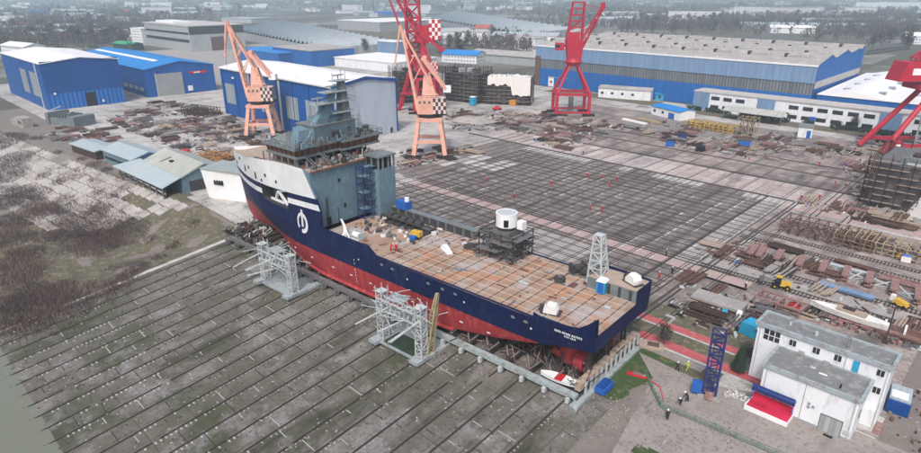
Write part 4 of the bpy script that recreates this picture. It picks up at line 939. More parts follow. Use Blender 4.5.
m = MB(); m.use('lightsteel'); m.box(.2, 1.1, -9, 12.8, -.1, .5); m.bar((.6, 12.8, .2), (.6, 13.6, .0), 1.2, n=10); m.box(.9, 1.6, 11.4, 13.0, -.1, .3); m.build('end_beam', parent=cr)
m = MB(); m.use('blue_paint'); m.rbox((0, 0, 0), 3.2, 1.8, 1.0, 0); m.use('shed_trim'); m.rbox((0, 0, 1.0), 2.9, 1.2, .25, 0); tag(m.build('blue_skip', loc=(SW(-.6, -6.0).x, SW(-.6, -6.0).y, .3), rz=SRZ + PI / 2), 'blue tarpaulin covered crate on the cradle end below the stern', 'crate')
t = thing('rescue_boat', 'small white boat with red stripe lying at the cradle corner under the stern', 'boat', (*SW(5.4, -10.0)[:2], 1.15), SRZ + .12)
def boat_mesh(L, B, Hh, m, m1, m2):
    n = 9; rings = []
    for k in range(n):
        f = k / (n - 1); x = L * (f - .5); w = B / 2 * math.sin(PI * min(1, (f * .9 + .1))) ** .6 if f < 1 else .02; w = max(.02, w)
        rings.append([(x, -w, Hh), (x, -w * .8, Hh * .35), (x, 0, Hh * .05 * (1 + 4 * f * f * .5)), (x, w * .8, Hh * .35), (x, w, Hh)])
    for a, b in zip(rings, rings[1:]):
        for j in range(4): m.use(m2 if j in (1, 2) else m1); m.face([a[j], b[j], b[j + 1], a[j + 1]])
    m.use(m1); m.face(rings[0]); 
    for a, b in zip(rings, rings[1:]): m.face([(a[0][0], a[0][1] * .92, Hh - .08), (b[0][0], b[0][1] * .92, Hh - .08), (b[4][0], b[4][1] * .92, Hh - .08), (a[4][0], a[4][1] * .92, Hh - .08)])
m = MB(); boat_mesh(6.5, 2.0, 1.0, m, 'white', 'white'); m.build('hull', parent=t)
m = MB(); m.use('safety_red'); m.box(-.8, .5, -1.0, 1.0, .94, 1.0); m.build('stripe', parent=t)
# red thruster guard & junk under stern
m = MB(); random.seed(31)
for _ in range(300):
    s = random.uniform(1.5, 30); w = random.uniform(-10.2, 4); m.use(random.choice(('rust_dark', 'steel', 'ship_dark', 'ship_dark', 'rust_dark', 'primer'))); zc = max(1.4, interp(ZBOT, s) - .4)
    m.bar(V(s, w, random.uniform(.9, 1.5)), V(s + random.uniform(-2.5, 2.5), w + random.uniform(-2, 2), random.uniform(.9, 1 + (zc - 1) * .8)), .12)
tag(m.build('cradle_props', parent=cr), kind='stuff')
# side work platforms standing on the slope: a staging frame over a flat base
def staging(name, label, s, green, ht, wdt, seed):
    P_ = SW(s, -14.6); base = KS * (P_.y - 4.0 - Y0)
    t = thing(name, label, 'staging', (P_.x, P_.y, base), SRZ); random.seed(seed)
    L = wdt; hb = -base
    m = MB(); m.use('lightsteel'); m.box(-L / 2, L / 2, -6, 4.2, .55, 1.0); m.box(-L / 2 - .8, -L / 2 + 1.2, -6.5, 5.2, .5, 1.15); m.box(L / 2 - 1.2, L / 2 + .8, -6.5, 5.2, .5, 1.15); m.use('steel')
    for x in (-L / 2, 0, L / 2): m.box(x - .3, x + .3, -5, 4, .15, .55)
    m.build('base', parent=t)
    if green: m = MB(); m.use('evergreen'); m.box(-L / 2 + 1.6, L / 2 - 2, .0, 3.9, 1.0, 1.3); m.build('green_tank', parent=t)
    for x in (-L / 2 + .6, L / 2 - .6):
        m = MB(); m.use('galv'); m.lattice((x, 2.6, 1.1), (x, 2.6, ht), 1.5, 1.4, 7, .13, .2); m.box(x - .9, x + .9, 1.7, 3.5, ht, ht + .1)
        for dx, dy in ((-.8, -.8), (.8, -.8), (.8, .8), (-.8, .8)): m.bar((x + dx, 2.6 + dy, ht), (x + dx, 2.6 + dy, ht + 1.1), .1)
        m.build('mast', parent=t)
    m = MB(); m.use('galv')
    for z in (ht - 3.4, ht - 1.4): m.bar((-L / 2, 2.0, z), (L / 2, 2.0, z), .22); m.bar((-L / 2, 3.3, z), (L / 2, 3.3, z), .22)
    for k in range(9): x = -L / 2 + 1 + k * (L - 2) / 8; m.bar((x, 2, ht - 3.4), (x + (L - 2) / 8, 3.3, ht - 1.4), .14); m.bar((x, 3.3, ht - 3.4), (x, 2, ht - 1.4), .14)
    for _ in range(80): x = random.uniform(-L / 2, L / 2); y = random.uniform(0, 4.4); z = random.uniform(ht - 4.6, ht); m.bar((x, y, z), (x + random.uniform(-4, 4), y + random.uniform(-2, 2), z + random.uniform(-1.4, 1.4)), .1)
    for _ in range(4): x = random.uniform(-L / 2, L / 2); m.bar((x, 2.5, ht - random.uniform(1.5, 4)), (x + random.uniform(1, 4), 8.5, ht - random.uniform(3, 5)), .22)
    m.build('truss', parent=t)
    m = MB(); m.use('lightsteel'); m.box(-L / 2 + 1, 0, .8, 2.8, ht - 2.4, ht - 2.3); m.box(.6, L / 2 - 1, -.5, 2.2, ht - 1.5, ht - 1.4); m.build('walkway', parent=t)
    return t
sg = staging('staging_tower', 'grey steel staging frame with green tank beside the red hull amidships', 34.0, True, 10.6, 11.0, 4)
m = MB(); m.use('pale_yellow'); m.lattice((-5.0, 1.2, 1.4), (-6.2, -.3, 12.6), 1.6, .3, 8, .14, .22); m.build('yellow_ladder', parent=sg)
staging('staging_tower', 'grey steel staging frame with projecting pipes beside the bow', 72.4, False, 9.6, 11.5, 9)
# bow end gear
m = MB(); random.seed(8)
for _ in range(110):
    s = random.uniform(96, 109); w = random.uniform(-10.5, 3); m.use(random.choice(('ship_dark', 'rust_dark', 'galv', 'steel', 'rust')))
    if random.random() < .5: m.rbox(V(s, w, .9), random.uniform(.4, 2), random.uniform(.3, .8), random.uniform(.2, .8), random.uniform(0, 3))
    else: m.bar(V(s, w, .9), V(s + random.uniform(-2, 2), w + random.uniform(-2, 2), random.uniform(1, 2.4)), .18)
for k in range(5): m.use('black'); m.bar(V(98 + k * 1.9, -10, 1.25), V(99.2 + k * 1.9, -10, 1.25), .8, n=8)
m.use('rust_dark'); m.box(96, 108, -2, 10, .5, .9)
tag(m.build('cradle_gear', parent=cr), kind='stuff')
# grey lattice trestle in front of the stem
t = thing('bow_trestle', 'dark lattice trestle tower standing under the bow next to the white shed', 'trestle', (*SW(110.6, 3.2)[:2], 0), SRZ)
m = MB(); m.use('steel'); m.lattice((0, 0, 0), (0, 0, 10.5), 2.6, 2.6, 6, .2, .3); m.build('frame', parent=t); m = MB(); m.use('rust_dark'); m.box(-2, 2, -2, 2, 0, .5); m.build('base', parent=t)
# ------------------------------------------------------------------ buildings
def gable(mb, x0, x1, y0, y1, he, hr, roof, wall, axis='x', ov=.5, th=.4):
    """closed roof prism; ridge along the given axis"""
    mb.use(roof)
    if axis == 'x':
        ym = (y0 + y1) / 2
        A = [(x0 - ov, y0 - ov, he), (x1 + ov, y0 - ov, he), (x1 + ov, ym, hr), (x0 - ov, ym, hr)]; B = [(x0 - ov, ym, hr), (x1 + ov, ym, hr), (x1 + ov, y1 + ov, he), (x0 - ov, y1 + ov, he)]
    else:
        xm = (x0 + x1) / 2
        A = [(x0 - ov, y0 - ov, he), (xm, y0 - ov, hr), (xm, y1 + ov, hr), (x0 - ov, y1 + ov, he)]; B = [(xm, y0 - ov, hr), (x1 + ov, y0 - ov, he), (x1 + ov, y1 + ov, he), (xm, y1 + ov, hr)]
    for Q in (A, B): mb.hexa([(p[0], p[1], p[2]) for p in Q], [(p[0], p[1], p[2] + th) for p in Q])
def gable_wall(mb, x0, x1, y0, y1, he, hr, axis='x'):
    if axis == 'x':
        ym = (y0 + y1) / 2
        mb.mesh([(x0, y0, 0), (x1, y0, 0), (x1, y1, 0), (x0, y1, 0), (x0, y0, he), (x1, y0, he), (x1, y1, he), (x0, y1, he), (x0, ym, hr), (x1, ym, hr)],
                [(0, 1, 5, 4), (2, 3, 7, 6), (1, 2, 6, 9, 5), (3, 0, 4, 8, 7)])
    else:
        xm = (x0 + x1) / 2
        mb.mesh([(x0, y0, 0), (x1, y0, 0), (x1, y1, 0), (x0, y1, 0), (x0, y0, he), (x1, y0, he), (x1, y1, he), (x0, y1, he), (xm, y0, hr), (xm, y1, hr)],
                [(0, 1, 5, 8, 4), (2, 3, 7, 9, 6), (1, 2, 6, 5), (3, 0, 4, 7)])
def pbox(name, mt, parent, *b):
    m = MB(); m.use(mt); m.box(*b); return m.build(name, parent=parent)
# A: big blue hall with white roof, far left
b = thing('assembly_hall', 'tall dark blue hall with white roof and grey window panels at the left edge', 'hall', (-383, 80.5, 0))
X, Y = -88, 38
m = MB(); m.use('blue_clad_x'); m.box(X, -.02, .0, .02, 0, 24); m.use('blue_clad_y'); m.box(-.04, 0, 0, Y, 8.5, 25.2); m.use('blue_rib_y'); m.box(-.4, -.06, .2, Y - .2, 0, 8.5); m.use('blue_clad_x'); m.box(X, -.5, .03, Y - .1, 0, 23.9); m.build('wall', parent=b)
m = MB(); gable(m, X, 0, 0, Y, 24, 26.2, 'roof_sheet', 'blue_clad_y', 'x'); m.use('shed_trim'); m.face([(.02, 0, 24), (.02, Y, 24), (.02, Y / 2, 26.2)]); m.build('roof', parent=b)
for x in (-26, -47): pbox('window', 'window_panel', b, x, x + 13, -.15, -.02, 5.5, 18.5)
pbox('pilaster', 'galv', b, -11.5, -9.6, -.25, -.03, 0, 24)
pbox('door', 'black', b, -.1, .06, 18, 23.5, 0, 7.5)
for (y, z) in ((3.5, 8.0),): pbox('lamp', 'white', b, 0, .5, y, y + 1, z, z + 1)
pbox('lamp', 'white', b, 0, .5, 26, 27, 1.6, 2.8)
# B: long blue hall with skylight strip
b = thing('blue_hall', 'long blue hall with bright blue roof and big pale door between two white roofed halls', 'hall', (-389, 133.5, 0))
X, Y = -135, 42
m = MB(); m.use('blue_clad_x'); gable_wall(m, X, 0, 0, Y, 16, 19.6); m.build('wall', parent=b)
m = MB(); gable(m, X, 0, 0, Y, 16, 19.6, 'blue_roof', 'blue_roof'); m.build('roof', parent=b)
m = MB(); m.use('roof_sheet'); sl = 3.6 / 21
m.hexa([(X + 5, 13, 16.44 + 13 * sl), (-18, 13, 16.44 + 13 * sl), (-18, 15.5, 16.44 + 15.5 * sl), (X + 5, 15.5, 16.44 + 15.5 * sl)], [(X + 5, 13, 16.7 + 13 * sl), (-18, 13, 16.7 + 13 * sl), (-18, 15.5, 16.7 + 15.5 * sl), (X + 5, 15.5, 16.7 + 15.5 * sl)]); m.build('skylight', parent=b)
pbox('door', 'cement_wall', b, .02, .15, 6, 21.5, 0, 13.2); pbox('door_frame', 'galv', b, .0, .25, 5.4, 6, 0, 13.6)
pbox('small_door', 'white', b, .02, .12, 24, 27, 1.5, 4.5)
m = MB(); m.use('safety_red'); m.box(.02, .12, 26, 37, 11.6, 13.0); m.use('white'); m.box(.12, .16, 29, 33, 11.9, 12.6); m.build('sign', parent=b)
for k in range(5): pbox('window', 'window_panel', b, -12 - k * 9, -6 - k * 9, -.12, .0, 3, 5.2)
# C: middle hall, blue long wall, white roof, grey end
b = thing('ship_hall', 'large hall with white roof, blue long wall and plain grey end wall behind the ship', 'hall', (-211, 142.5, 0))
X, Y = -98, 34.5
m = MB(); m.use('blue_clad_x'); m.box(X, 0, 0, .3, 0, 23.2); m.use('grey_clad_y'); m.box(-.3, 0, .8, Y - .8, 0, 24.6); m.use('shed_trim'); m.box(-.35, .05, 0, .8, 0, 23.2); m.box(-.35, .05, Y - .8, Y, 0, 23.2); m.box(X, 0, Y - .3, Y, 0, 23); m.box(X, X + .3, .3, Y - .3, 0, 23); m.build('wall', parent=b)
m = MB(); gable(m, X, 0, 0, Y, 23.2, 25.8, 'roof_sheet', 'shed_trim', th=.35); m.use('shed_trim'); 
m.hexa([(.5, -.5, 22.4), (.62, -.5, 22.4), (.62, Y / 2, 25), (.5, Y / 2, 25)], [(.5, -.5, 23.6), (.62, -.5, 23.6), (.62, Y / 2, 26.2), (.5, Y / 2, 26.2)])
m.hexa([(.5, Y / 2, 25), (.62, Y / 2, 25), (.62, Y + .5, 22.4), (.5, Y + .5, 22.4)], [(.5, Y / 2, 26.2), (.62, Y / 2, 26.2), (.62, Y + .5, 23.6), (.5, Y + .5, 23.6)]); m.build('roof', parent=b)
for x in (-94, -59, -36, -20): pbox('window', 'window_panel', b, x, x + 9.5, -.12, 0.0, 6, 16)
for x in (-70, -42): pbox('pilaster', 'galv', b, x, x + 1.6, -.2, 0, 0, 23)
pbox('lamp', 'white', b, -85, -83.5, -.6, 0, 19, 19.8)
pbox('door', 'opening', b, .0, .06, 30, 31.2, 0, 2.4)
for k in range(8): pbox('downpipe', 'shed_trim', b, -96 + k * 13.2, -95.7 + k * 13.2, -.28, 0, 0, 23)
pbox('gutter', 'galv', b, -98, .4, -.75, -.5, 22.9, 23.3)
# D: the big right hall with banded front, saw-tooth end and roof monitors
b = thing('fabrication_hall', 'very large hall with banded blue front and grey roof dotted with skylights', 'hall', (-86, 338, 0))
X, D_ = -171, 88
m = MB(); m.use('hall_blue'); m.box(X, 0, 0, .4, 0, 11.5); m.use('window_band'); m.box(X, 0, .15, .5, 11.5, 17.2); m.use('steelblue_clad'); m.box(X, 0, -.2, .4, 17.2, 25.2); m.use('rust'); m.box(X - .1, X + 4, -.3, 2, 0, 19)
m.use('hall_blue'); nT = 3; z0 = 26; prof = [(0, z0)]
for k in range(nT): y = k * D_ / nT; prof += [(y + D_ / nT * .72, z0 + 3.8 + k * .6), (y + D_ / nT, z0 + 1.6 + k * .6)] if k < nT - 1 else [(D_, z0 + 4.6)]
n = len(prof)
m.mesh([(0, p[0], p[1]) for p in prof] + [(0, D_, 0), (0, 0, 0)], [tuple(range(n + 2))]); m.use('hall_blue'); m.box(X, X + .3, .5, D_, 0, 25); m.build('wall', parent=b)
pbox('end_stripe', 'concrete_pale', b, 0, .15, 1, D_ - 1, 14.5, 17.8)
m = MB(); m.use('roof_grey')
for (a, b_) in zip(prof, prof[1:]): m.hexa([(X, a[0], a[1] - .3), (0.2, a[0], a[1] - .3), (.2, b_[0], b_[1] - .3), (X, b_[0], b_[1] - .3)], [(X, a[0], a[1]), (.2, a[0], a[1]), (.2, b_[0], b_[1]), (X, b_[0], b_[1])])
m.use('white'); m.box(X, .3, -.5, .1, 25.2, 26); m.build('roof', parent=b)
def zroof(y):
    for (a, b_) in zip(prof, prof[1:]):
        if a[0] <= y <= b_[0]: return a[1] + (b_[1] - a[1]) * (y - a[0]) / (b_[0] - a[0])
for j, yy in enumerate((12, 34, 56, 76)):
    for k in range(9):
        x = -166 + k * 18.5 + j * 3; z = zroof(yy)
        if x > -6: continue
        m = MB(); m.use('roof_grey'); m.box(x, x + 9, yy - .7, yy + .7, z - .4, z + .9); m.use('concrete_pale'); m.box(x + 9, x + 10.4, yy - 1.1, yy + 1.1, z - .4, z + 1.5); m.use('ship_dark'); m.box(x - 1.4, x, yy - 1.2, yy + 1.2, z - .4, z + 1.6); m.build('roof_vent', parent=b)
m = MB(); m.use('steel'); m.box(-50, -34, .1, .3, 0, 10.5); m.use('black'); [m.box(-49 + k * 3.6, -47 + k * 3.6, .0, .12, .5, 9.8) for k in range(4)]; m.build('gate', parent=b)
# E: white office strip in front of it
b = thing('office_block', 'long white two storey office with blue stair panels in front of the large banded hall', 'office building', (-140, 326, 0))
L = 112
m = MB(); m.use('plaster'); m.box(0, L, 0, 11.5, 0, 9.3); m.build('wall', parent=b)
pbox('roof', 'concrete_pale', b, -.4, L + .4, -.4, 11.9, 9.3, 9.8)
for x in (0, 33, 86): pbox('stair_panel', 'steelblue_clad', b, x, x + 8.5, -.3, 0, 0, 9.2)
for fl in (1.2, 5.7):
    for k in range(16):
        x = 9.5 + k * 6.4
        if 28 < x < 42 or 82 < x < 95: continue
        pbox('window', 'glass_dark', b, x, x + 4.4, -.08, .02, fl, fl + 1.9)
for x in (58, 76): pbox('door', 'blue_paint', b, x, x + 2.6, -.12, .0, 0, 3.4)
# F: low white wavy roofed hall on the right
b = thing('low_hall', 'low blue hall with white wavy vaulted roof right of the large hall', 'hall', (-84, 339, 0))
L, Dp = 120, 95
m = MB(); m.use('hall_blue'); m.box(0, L, 0, Dp, 0, 12.3); m.build('wall', parent=b)
m = MB(); m.use('roof_white'); nx = 64; pr = lambda x: 12.6 + 2.2 * (.5 - .5 * math.cos(2 * PI * x / 30.0))
for k in range(nx):
    a, c = L * k / nx, L * (k + 1) / nx
    for (y0, y1) in ((-.6, Dp + .5),): m.hexa([(a, y0, 12.2), (c, y0, 12.2), (c, y1, 12.2), (a, y1, 12.2)], [(a, y0, pr(a)), (c, y0, pr(c)), (c, y1, pr(c) + 1.5), (a, y1, pr(a) + 1.5)])
m.build('roof', parent=b)
for j in range(4):
    for k in range(7):
        m = MB(); m.use('window_panel'); x = 8 + k * 15; y = 12 + j * 20; z = pr(x) + y / Dp * 1.5; m.box(x, x + 3, y, y + 4, z, z + .6); m.build('skylight', parent=b)
# small buildings in the yard behind
def shed(name, label, u, v, u2, v2, depth, h, hr, wall, roof, cat='shed', door=None, axis='x', flip=1):
    a = G(u, v); c = G(u2, v2); d = c - a; L = d.length; rz = math.atan2(d.y, d.x)
    t = thing(name, label, cat, a, rz)
    m = MB(); m.use(wall); gable_wall(m, 0, L, 0, depth, h, hr, axis); m.build('wall', parent=t)
    m = MB(); gable(m, 0, L, 0, depth, h, hr, roof, wall, axis, .4, .25); m.build('roof', parent=t)
    if door: pbox('door', door, t, L * .62, L * .62 + min(4, L * .3), -.12, .05, 0, min(h * .7, 4))
    for k in range(int(L / 7)):
        x = 1.5 + k * 6
        if not door or x + 2 < L * .6: pbox('window', 'glass_dark', t, x, x + 1.6, -.08, .05, h * .4, h * .4 + 1.3)
    return t
t = shed('workshop', 'small white workshop with bright blue roof and blue door in front of the halls', 651, 114, 679, 121, 10, 4.2, 5.2, 'white', 'blue_roof', 'workshop', 'blue_paint')
t = shed('brick_shed', 'little white flat shed with blue door near the tracks by the long office', 797, 137, 811, 138.5, 8, 4.6, 4.9, 'plaster', 'roof_flat', 'shed', 'blue_paint')
t = shed('store_building', 'low white store building in front of the large hall beside the red crane', 598, 97, 650, 101, 12, 5.5, 6.5, 'plaster', 'roof_grey', 'store')
t = shed('annex_building', 'small grey roofed white annex at the left foot of the large banded hall', 548, 86, 590, 91, 10, 6, 7, 'plaster', 'roof_grey', 'annex')
t = shed('blue_cabin', 'small bright blue cabin beside the gate of the large hall', 655, 100, 671, 101, 8, 3.4, 4.4, 'cyan_paint', 'blue_roof', 'cabin')
# carport canopy
g = G(745, 120); t = thing('canopy', 'open grey canopy roof on posts standing before the long white office', 'canopy', g, 0.02)
m = MB(); m.use('olive_roof'); m.hexa([(-10, -5, 4.2), (18, -5, 4.2), (18, 1, 6.0), (-10, 1, 6.0)], [(-10, -5, 4.4), (18, -5, 4.4), (18, 1, 6.2), (-10, 1, 6.2)]); m.hexa([(-10, 1, 6.0), (18, 1, 6.0), (18, 7, 4.2), (-10, 7, 4.2)], [(-10, 1, 6.2), (18, 1, 6.2), (18, 7, 4.4), (-10, 7, 4.4)]); m.build('roof', parent=t)
for x in (-9.5, -2, 6, 17.5):
    for y in (-4.7, 6.7): m = MB(); m.use('steel'); m.bar((x, y, 0), (x, y, 4.3), .3); m.build('post', parent=t)
# warehouses on the left bank
def wh(name, label, pts, h, hr, wall, roof, depthv=None, lean=None):
    a, c, Dd = pts; a = Vector(a); c = Vector(c); d = c - a; L = d.length; rz = math.atan2(d.y, d.x)
    t = thing(name, label, 'warehouse', (a.x, a.y, -.1), rz)
    m = MB(); m.use(wall); gable_wall(m, 0, L, 0, Dd, h, hr); m.build('wall', parent=t)
    m = MB(); gable(m, 0, L, 0, Dd, h, hr, roof, wall); m.build('roof', parent=t)
    return t, L
t, L = wh('warehouse', 'grey green roofed warehouse with broken sheets beside the river bank and white shed', ((-219, 70), (-190, 70.5), 15), 5.2, 8.2, 'ship_blue', 'olive_roof')
pbox('panel_door', 'ship_dark', t, L, L + .1, 2, 13, 0.3, 3.6)
m = MB(); m.use('lightblue_roof'); m.hexa([(-10, -7.5, 3.0), (L, -6.5, 3.0), (L, 0, 5.3), (-4, 0, 5.3)], [(-10, -7.5, 3.2), (L, -6.5, 3.2), (L, 0, 5.6), (-4, 0, 5.6)]); m.build('lean_to_roof', parent=t)
for k in range(8): pbox('post', 'steel', t, -8 + k * (L + 7) / 7, -7.6 + k * (L + 7) / 7, -6.2, -5.9, -1.5, 3.1)
m = MB(); m.use('rust_dark'); m.box(-7, L, -5.6, -5.4, -1.2, 2.6); m.use('galv'); m.box(-7, L, -5.7, -5.6, 1.0, 1.4); m.build('side_wall', parent=t)
m = MB(); m.use('black'); m.box(13, 15, 3, 4.2, 6.9, 7.4); m.use('rust'); m.hexa([(8, .6, 5.95), (9, .6, 5.95), (11, 5, 7.65), (10, 5, 7.65)], [(8, .6, 6.0), (9, .6, 6.0), (11, 5, 7.7), (10, 5, 7.7)]); m.build('roof_patch', parent=t)
t, L = wh('warehouse', 'pale blue roofed warehouse with bright blue roof corner on the river bank', ((-250, 66), (-226, 68), 12), 4.4, 6.2, 'ship_blue', 'lightblue_roof')
pbox('blue_lean_to', 'blue_roof', t, L + .3, L + 7, 3, 12, 3.4, 4.2)
pbox('windows', 'glass_dark', t, 1, L - 1, -.1, 0, 1.6, 2.6)
t, L = wh('low_shed', 'low white roofed shed with dark row of doors along the bank edge', ((-275, 62), (-254, 64.5), 9), 3.2, 4.0, 'rust_dark', 'lightblue_roof')
b = thing('white_shed', 'white metal shed with dark marks and grey roof just left of the bow', 'shed', (-180.5, 74.2, 0), math.radians(24))
m = MB(); m.use('white'); m.hexa([(0, 0, 0), (14, 0, 0), (14, 9, 0), (0, 9, 0)], [(-1.2, -.6, 9.2), (14, 0, 9.2), (14, 9, 9.2), (-1.2, 9, 9.2)]); m.build('wall', parent=b)
m = MB(); m.use('teal_roof'); m.box(-1.4, 14.2, -.8, 9.2, 9.2, 9.5); m.build('roof', parent=b)
m = MB(); m.use('black')
for k in range(4): m.box(3 + k * .9, 3.6 + k * .9, -.42, -.1, 4.6, 6.0)
m.build('marking', parent=b)
# ruin / low block walls on the left
m = MB(); m.use('concrete'); m.box(0, 9, 0, 4, 0, 4.5); m.box(-7, 0, 0, 4, 0, 2.6); m.use('opening'); m.box(3, 5, -.06, 0, 1.5, 3); m.box(6.4, 7.6, -.06, 0, 1.5, 3); g = G(17, 126)
tag(m.build('gatehouse', loc=g, rz=.1), 'small grey concrete blockhouse on the bank top at the left edge', 'building')

# ------------------------------------------------------------------ office by the stern
b = thing('service_building', 'white lower service building with flat grey roof and grey double door beside the red stage', 'building', (-21.3, 88.3, 0))
m = MB(); m.use('plaster'); m.box(0, 12.7, 0, 6.6, 0, 7.0); m.use('cement_wall'); m.box(5.95, 6.05, -.03, 0, 0, 7.0); m.build('wall', parent=b)
m = MB(); m.use('roof_flat'); m.box(.1, 12.6, .1, 6.5, 7.0, 7.12); m.build('roof', parent=b)
m = MB(); m.use('lightsteel')
for q in ((-.35, 13.05, -.35, .1), (-.35, 13.05, 6.5, 6.6), (-.35, .1, .1, 6.5), (12.6, 13.05, .1, 6.5)): m.box(q[0], q[1], q[2], q[3], 6.8, 7.35)
m.build('parapet', parent=b)
m = MB(); m.use('corr_grey'); m.box(8.7, 11.4, -.06, .0, .1, 2.7); d_ = m.build('double_door', parent=b); 
m = MB(); m.use('steel'); m.box(10.02, 10.08, -.09, -.06, .1, 2.7); m.box(8.6, 8.7, -.09, 0, .1, 2.8); m.box(11.4, 11.5, -.09, 0, .1, 2.8); m.box(8.6, 11.5, -.09, 0, 2.7, 2.82); m.build('door_frame', parent=d_)
for (x, z) in ((6.7, 3.6), (6.7, 3.0), (7.3, 3.3)): pbox('meter_box', 'cement_wall', b, x, x + .35, -.12, 0, z - .25, z + .15)
for x in (.5, 12.3): pbox('downpipe', 'galv', b, x, x + .1, -.12, -.01, .1, 6.8)
pbox('plinth', 'cement_wall', b, -.04, 12.74, -.05, 0, 0, .45)
pbox('sign', 'galv', b, 11.7, 12.6, -.06, 0, .8, 1.6); pbox('side_window', 'glass_dark', b, 12.7, 12.78, 3, 3.8, 2.4, 3.6)
pbox('drain', 'black', b, 9.6, 10.8, -1.0, -.5, 0, .06); pbox('roof_vent', 'black', b, 9.8, 10, 1.1, 1.3, 7.1, 7.8)
pbox('roof_patch', 'roof_white', b, 6.6, 7.7, 3.0, 3.4, 7.13, 7.17); pbox('roof_patch', 'galv', b, 5.2, 5.9, 3.8, 4.3, 7.13, 7.17)
# stage with red floor and blue balcony
t = thing('red_stage', 'white edged platform with red carpet against the service building wall', 'stage', (-22.0, 85.6, 0))
pbox('platform', 'white', t, -.2, 6.0, -.2, 2.65, 0, .75); pbox('carpet', 'stage_red', t, 0, 5.9, 0, 2.62, .75, .8)
pbox('back_cloth', 'stage_red', t, .1, 5.8, 2.5, 2.62, .8, 1.9)
m = MB(); m.use('dark_blue_steel'); m.box(-.1, 6, 1.7, 2.0, 2.6, 3.1); m.box(-.1, 6, 1.72, 1.9, 3.5, 3.75)
m.use('blue_paint'); m.box(-.1, 6, 1.9, 2.62, 2.9, 3.0)
for k in range(7): m.bar((.0 + k * .98, 1.75, .8 if k in (0, 6) else 2.6), (.0 + k * .98, 1.75, 3.7), .1)
m.build('blue_canopy', parent=t)
m = MB(); m.use('stage_red')
for k in range(5): m.bar((.5 + k * .5, .9, .8), (.5 + k * .5, .9, 1.7), .08)
m.bar((.3, .9, 1.7), (2.8, .9, 1.7), .08); m.build('railing', parent=t)
b = thing('office_building', 'narrow white taller office with long grey flat roof and blue door at lower right', 'office building', (-25.0, 95.0, 0)); b.scale = (.98, 1, 1)
for (x, z) in ((6.6, 7.2), (10.2, 7.0)): pbox('air_conditioner', 'cement_wall', b, x, x + .8, -.38, -.01, z, z + .55)
for x in (.4, 12.9, 18.3): pbox('downpipe', 'galv', b, x, x + .1, -.12, -.01, .2, 9.8)
m = MB(); m.use('plaster'); m.box(0, 18.6, 0, 4.4, 0, 10.0); m.build('wall', parent=b)
m = MB(); m.use('roof_flat'); m.box(.1, 18.5, .1, 4.3, 10.0, 10.1); m.build('roof', parent=b)
m = MB(); m.use('lightsteel')
for q in ((-.4, 19.0, -.4, .1), (-.4, 19.0, 4.3, 4.8), (-.4, .1, .1, 4.3), (18.5, 19.0, .1, 4.3)): m.box(q[0], q[1], q[2], q[3], 9.75, 10.32)
m.build('parapet', parent=b)
for (x, z) in ((5.0, 8.0), (8.4, 8.1), (11.4, 8.1), (17.0, 8.1), (17.1, 5.2)):
    w = pbox('window', 'glass_dark', b, x, x + .95, -.07, .0, z, z + 1.0); 
    m = MB(); m.use('white'); m.box(x - .08, x + 1.03, -.1, -.0, z - .1, z); m.box(x + .45, x + .5, -.1, -.07, z, z + 1); m.build('sill', parent=w)
pbox('door', 'cyan_paint', b, 13.9, 14.75, -.08, 0, 7.4, 9.2)
m = MB(); m.use('glass_dark'); m.box(1.0, 3.6, -.07, 0, 7.6, 9.4); w = m.build('window', parent=b); m = MB(); m.use('white')
for k in range(4): m.box(.96 + k * .86, 1.08 + k * .86, -.11, -.07, 7.6, 9.4)
m.box(1, 3.6, -.11, -.071, 8.45, 8.55); m.build('frame', parent=w)
pbox('annex_box', 'plaster', b, 16.7, 18.2, -1.1, 0, 0, 2.8)
m = MB(); m.use('steel'); m.bar((12.4, 1.2, 10.1), (12.4, 1.2, 12.2), .08); m.bar((12, 1.2, 11.6), (12.8, 1.2, 11.6), .07); m.bar((12.1, 1.2, 12), (12.7, 1.2, 12), .07); m.bar((12.7, 1.5, 10.1), (12.7, 1.5, 11.8), .08); m.build('antenna', parent=b)
m = MB(); m.use('galv'); m.cyl((8, 2), .25, 10.1, 10.7, 8); m.cyl((4, 2.5), .2, 10.1, 10.6, 8); m.build('roof_vent', parent=b)
m = MB(); m.use('primer'); m.prism([(18.7, -2.4), (19.6, -2.4), (19.6, 1), (18.7, 1)], 0, .25); m.use('concrete'); m.box(15.2, 19.6, -2.9, -2.3, 0, .18); m.build('kerb', parent=b)
t = thing('blue_container', 'dark blue container with white cover on top behind the office at the right', 'container', (-6.5, 99.9, 0), .1); t.scale = (.85, .85, .85)
m = MB(); m.use('shed_trim'); m.box(0, 3.4, 0, 5.6, 0, 2.6); 
for k in range(11): m.box(.2 + k * .3, .32 + k * .3, -.05, 0, .1, 2.5)
m.build('body', parent=t); m = MB(); m.use('lightblue_roof'); m.box(.1, 3.3, .4, 5.4, 2.6, 3.0); m.use('white'); m.box(.3, 2.8, .8, 3.2, 3.0, 3.1); m.build('cover', parent=t)
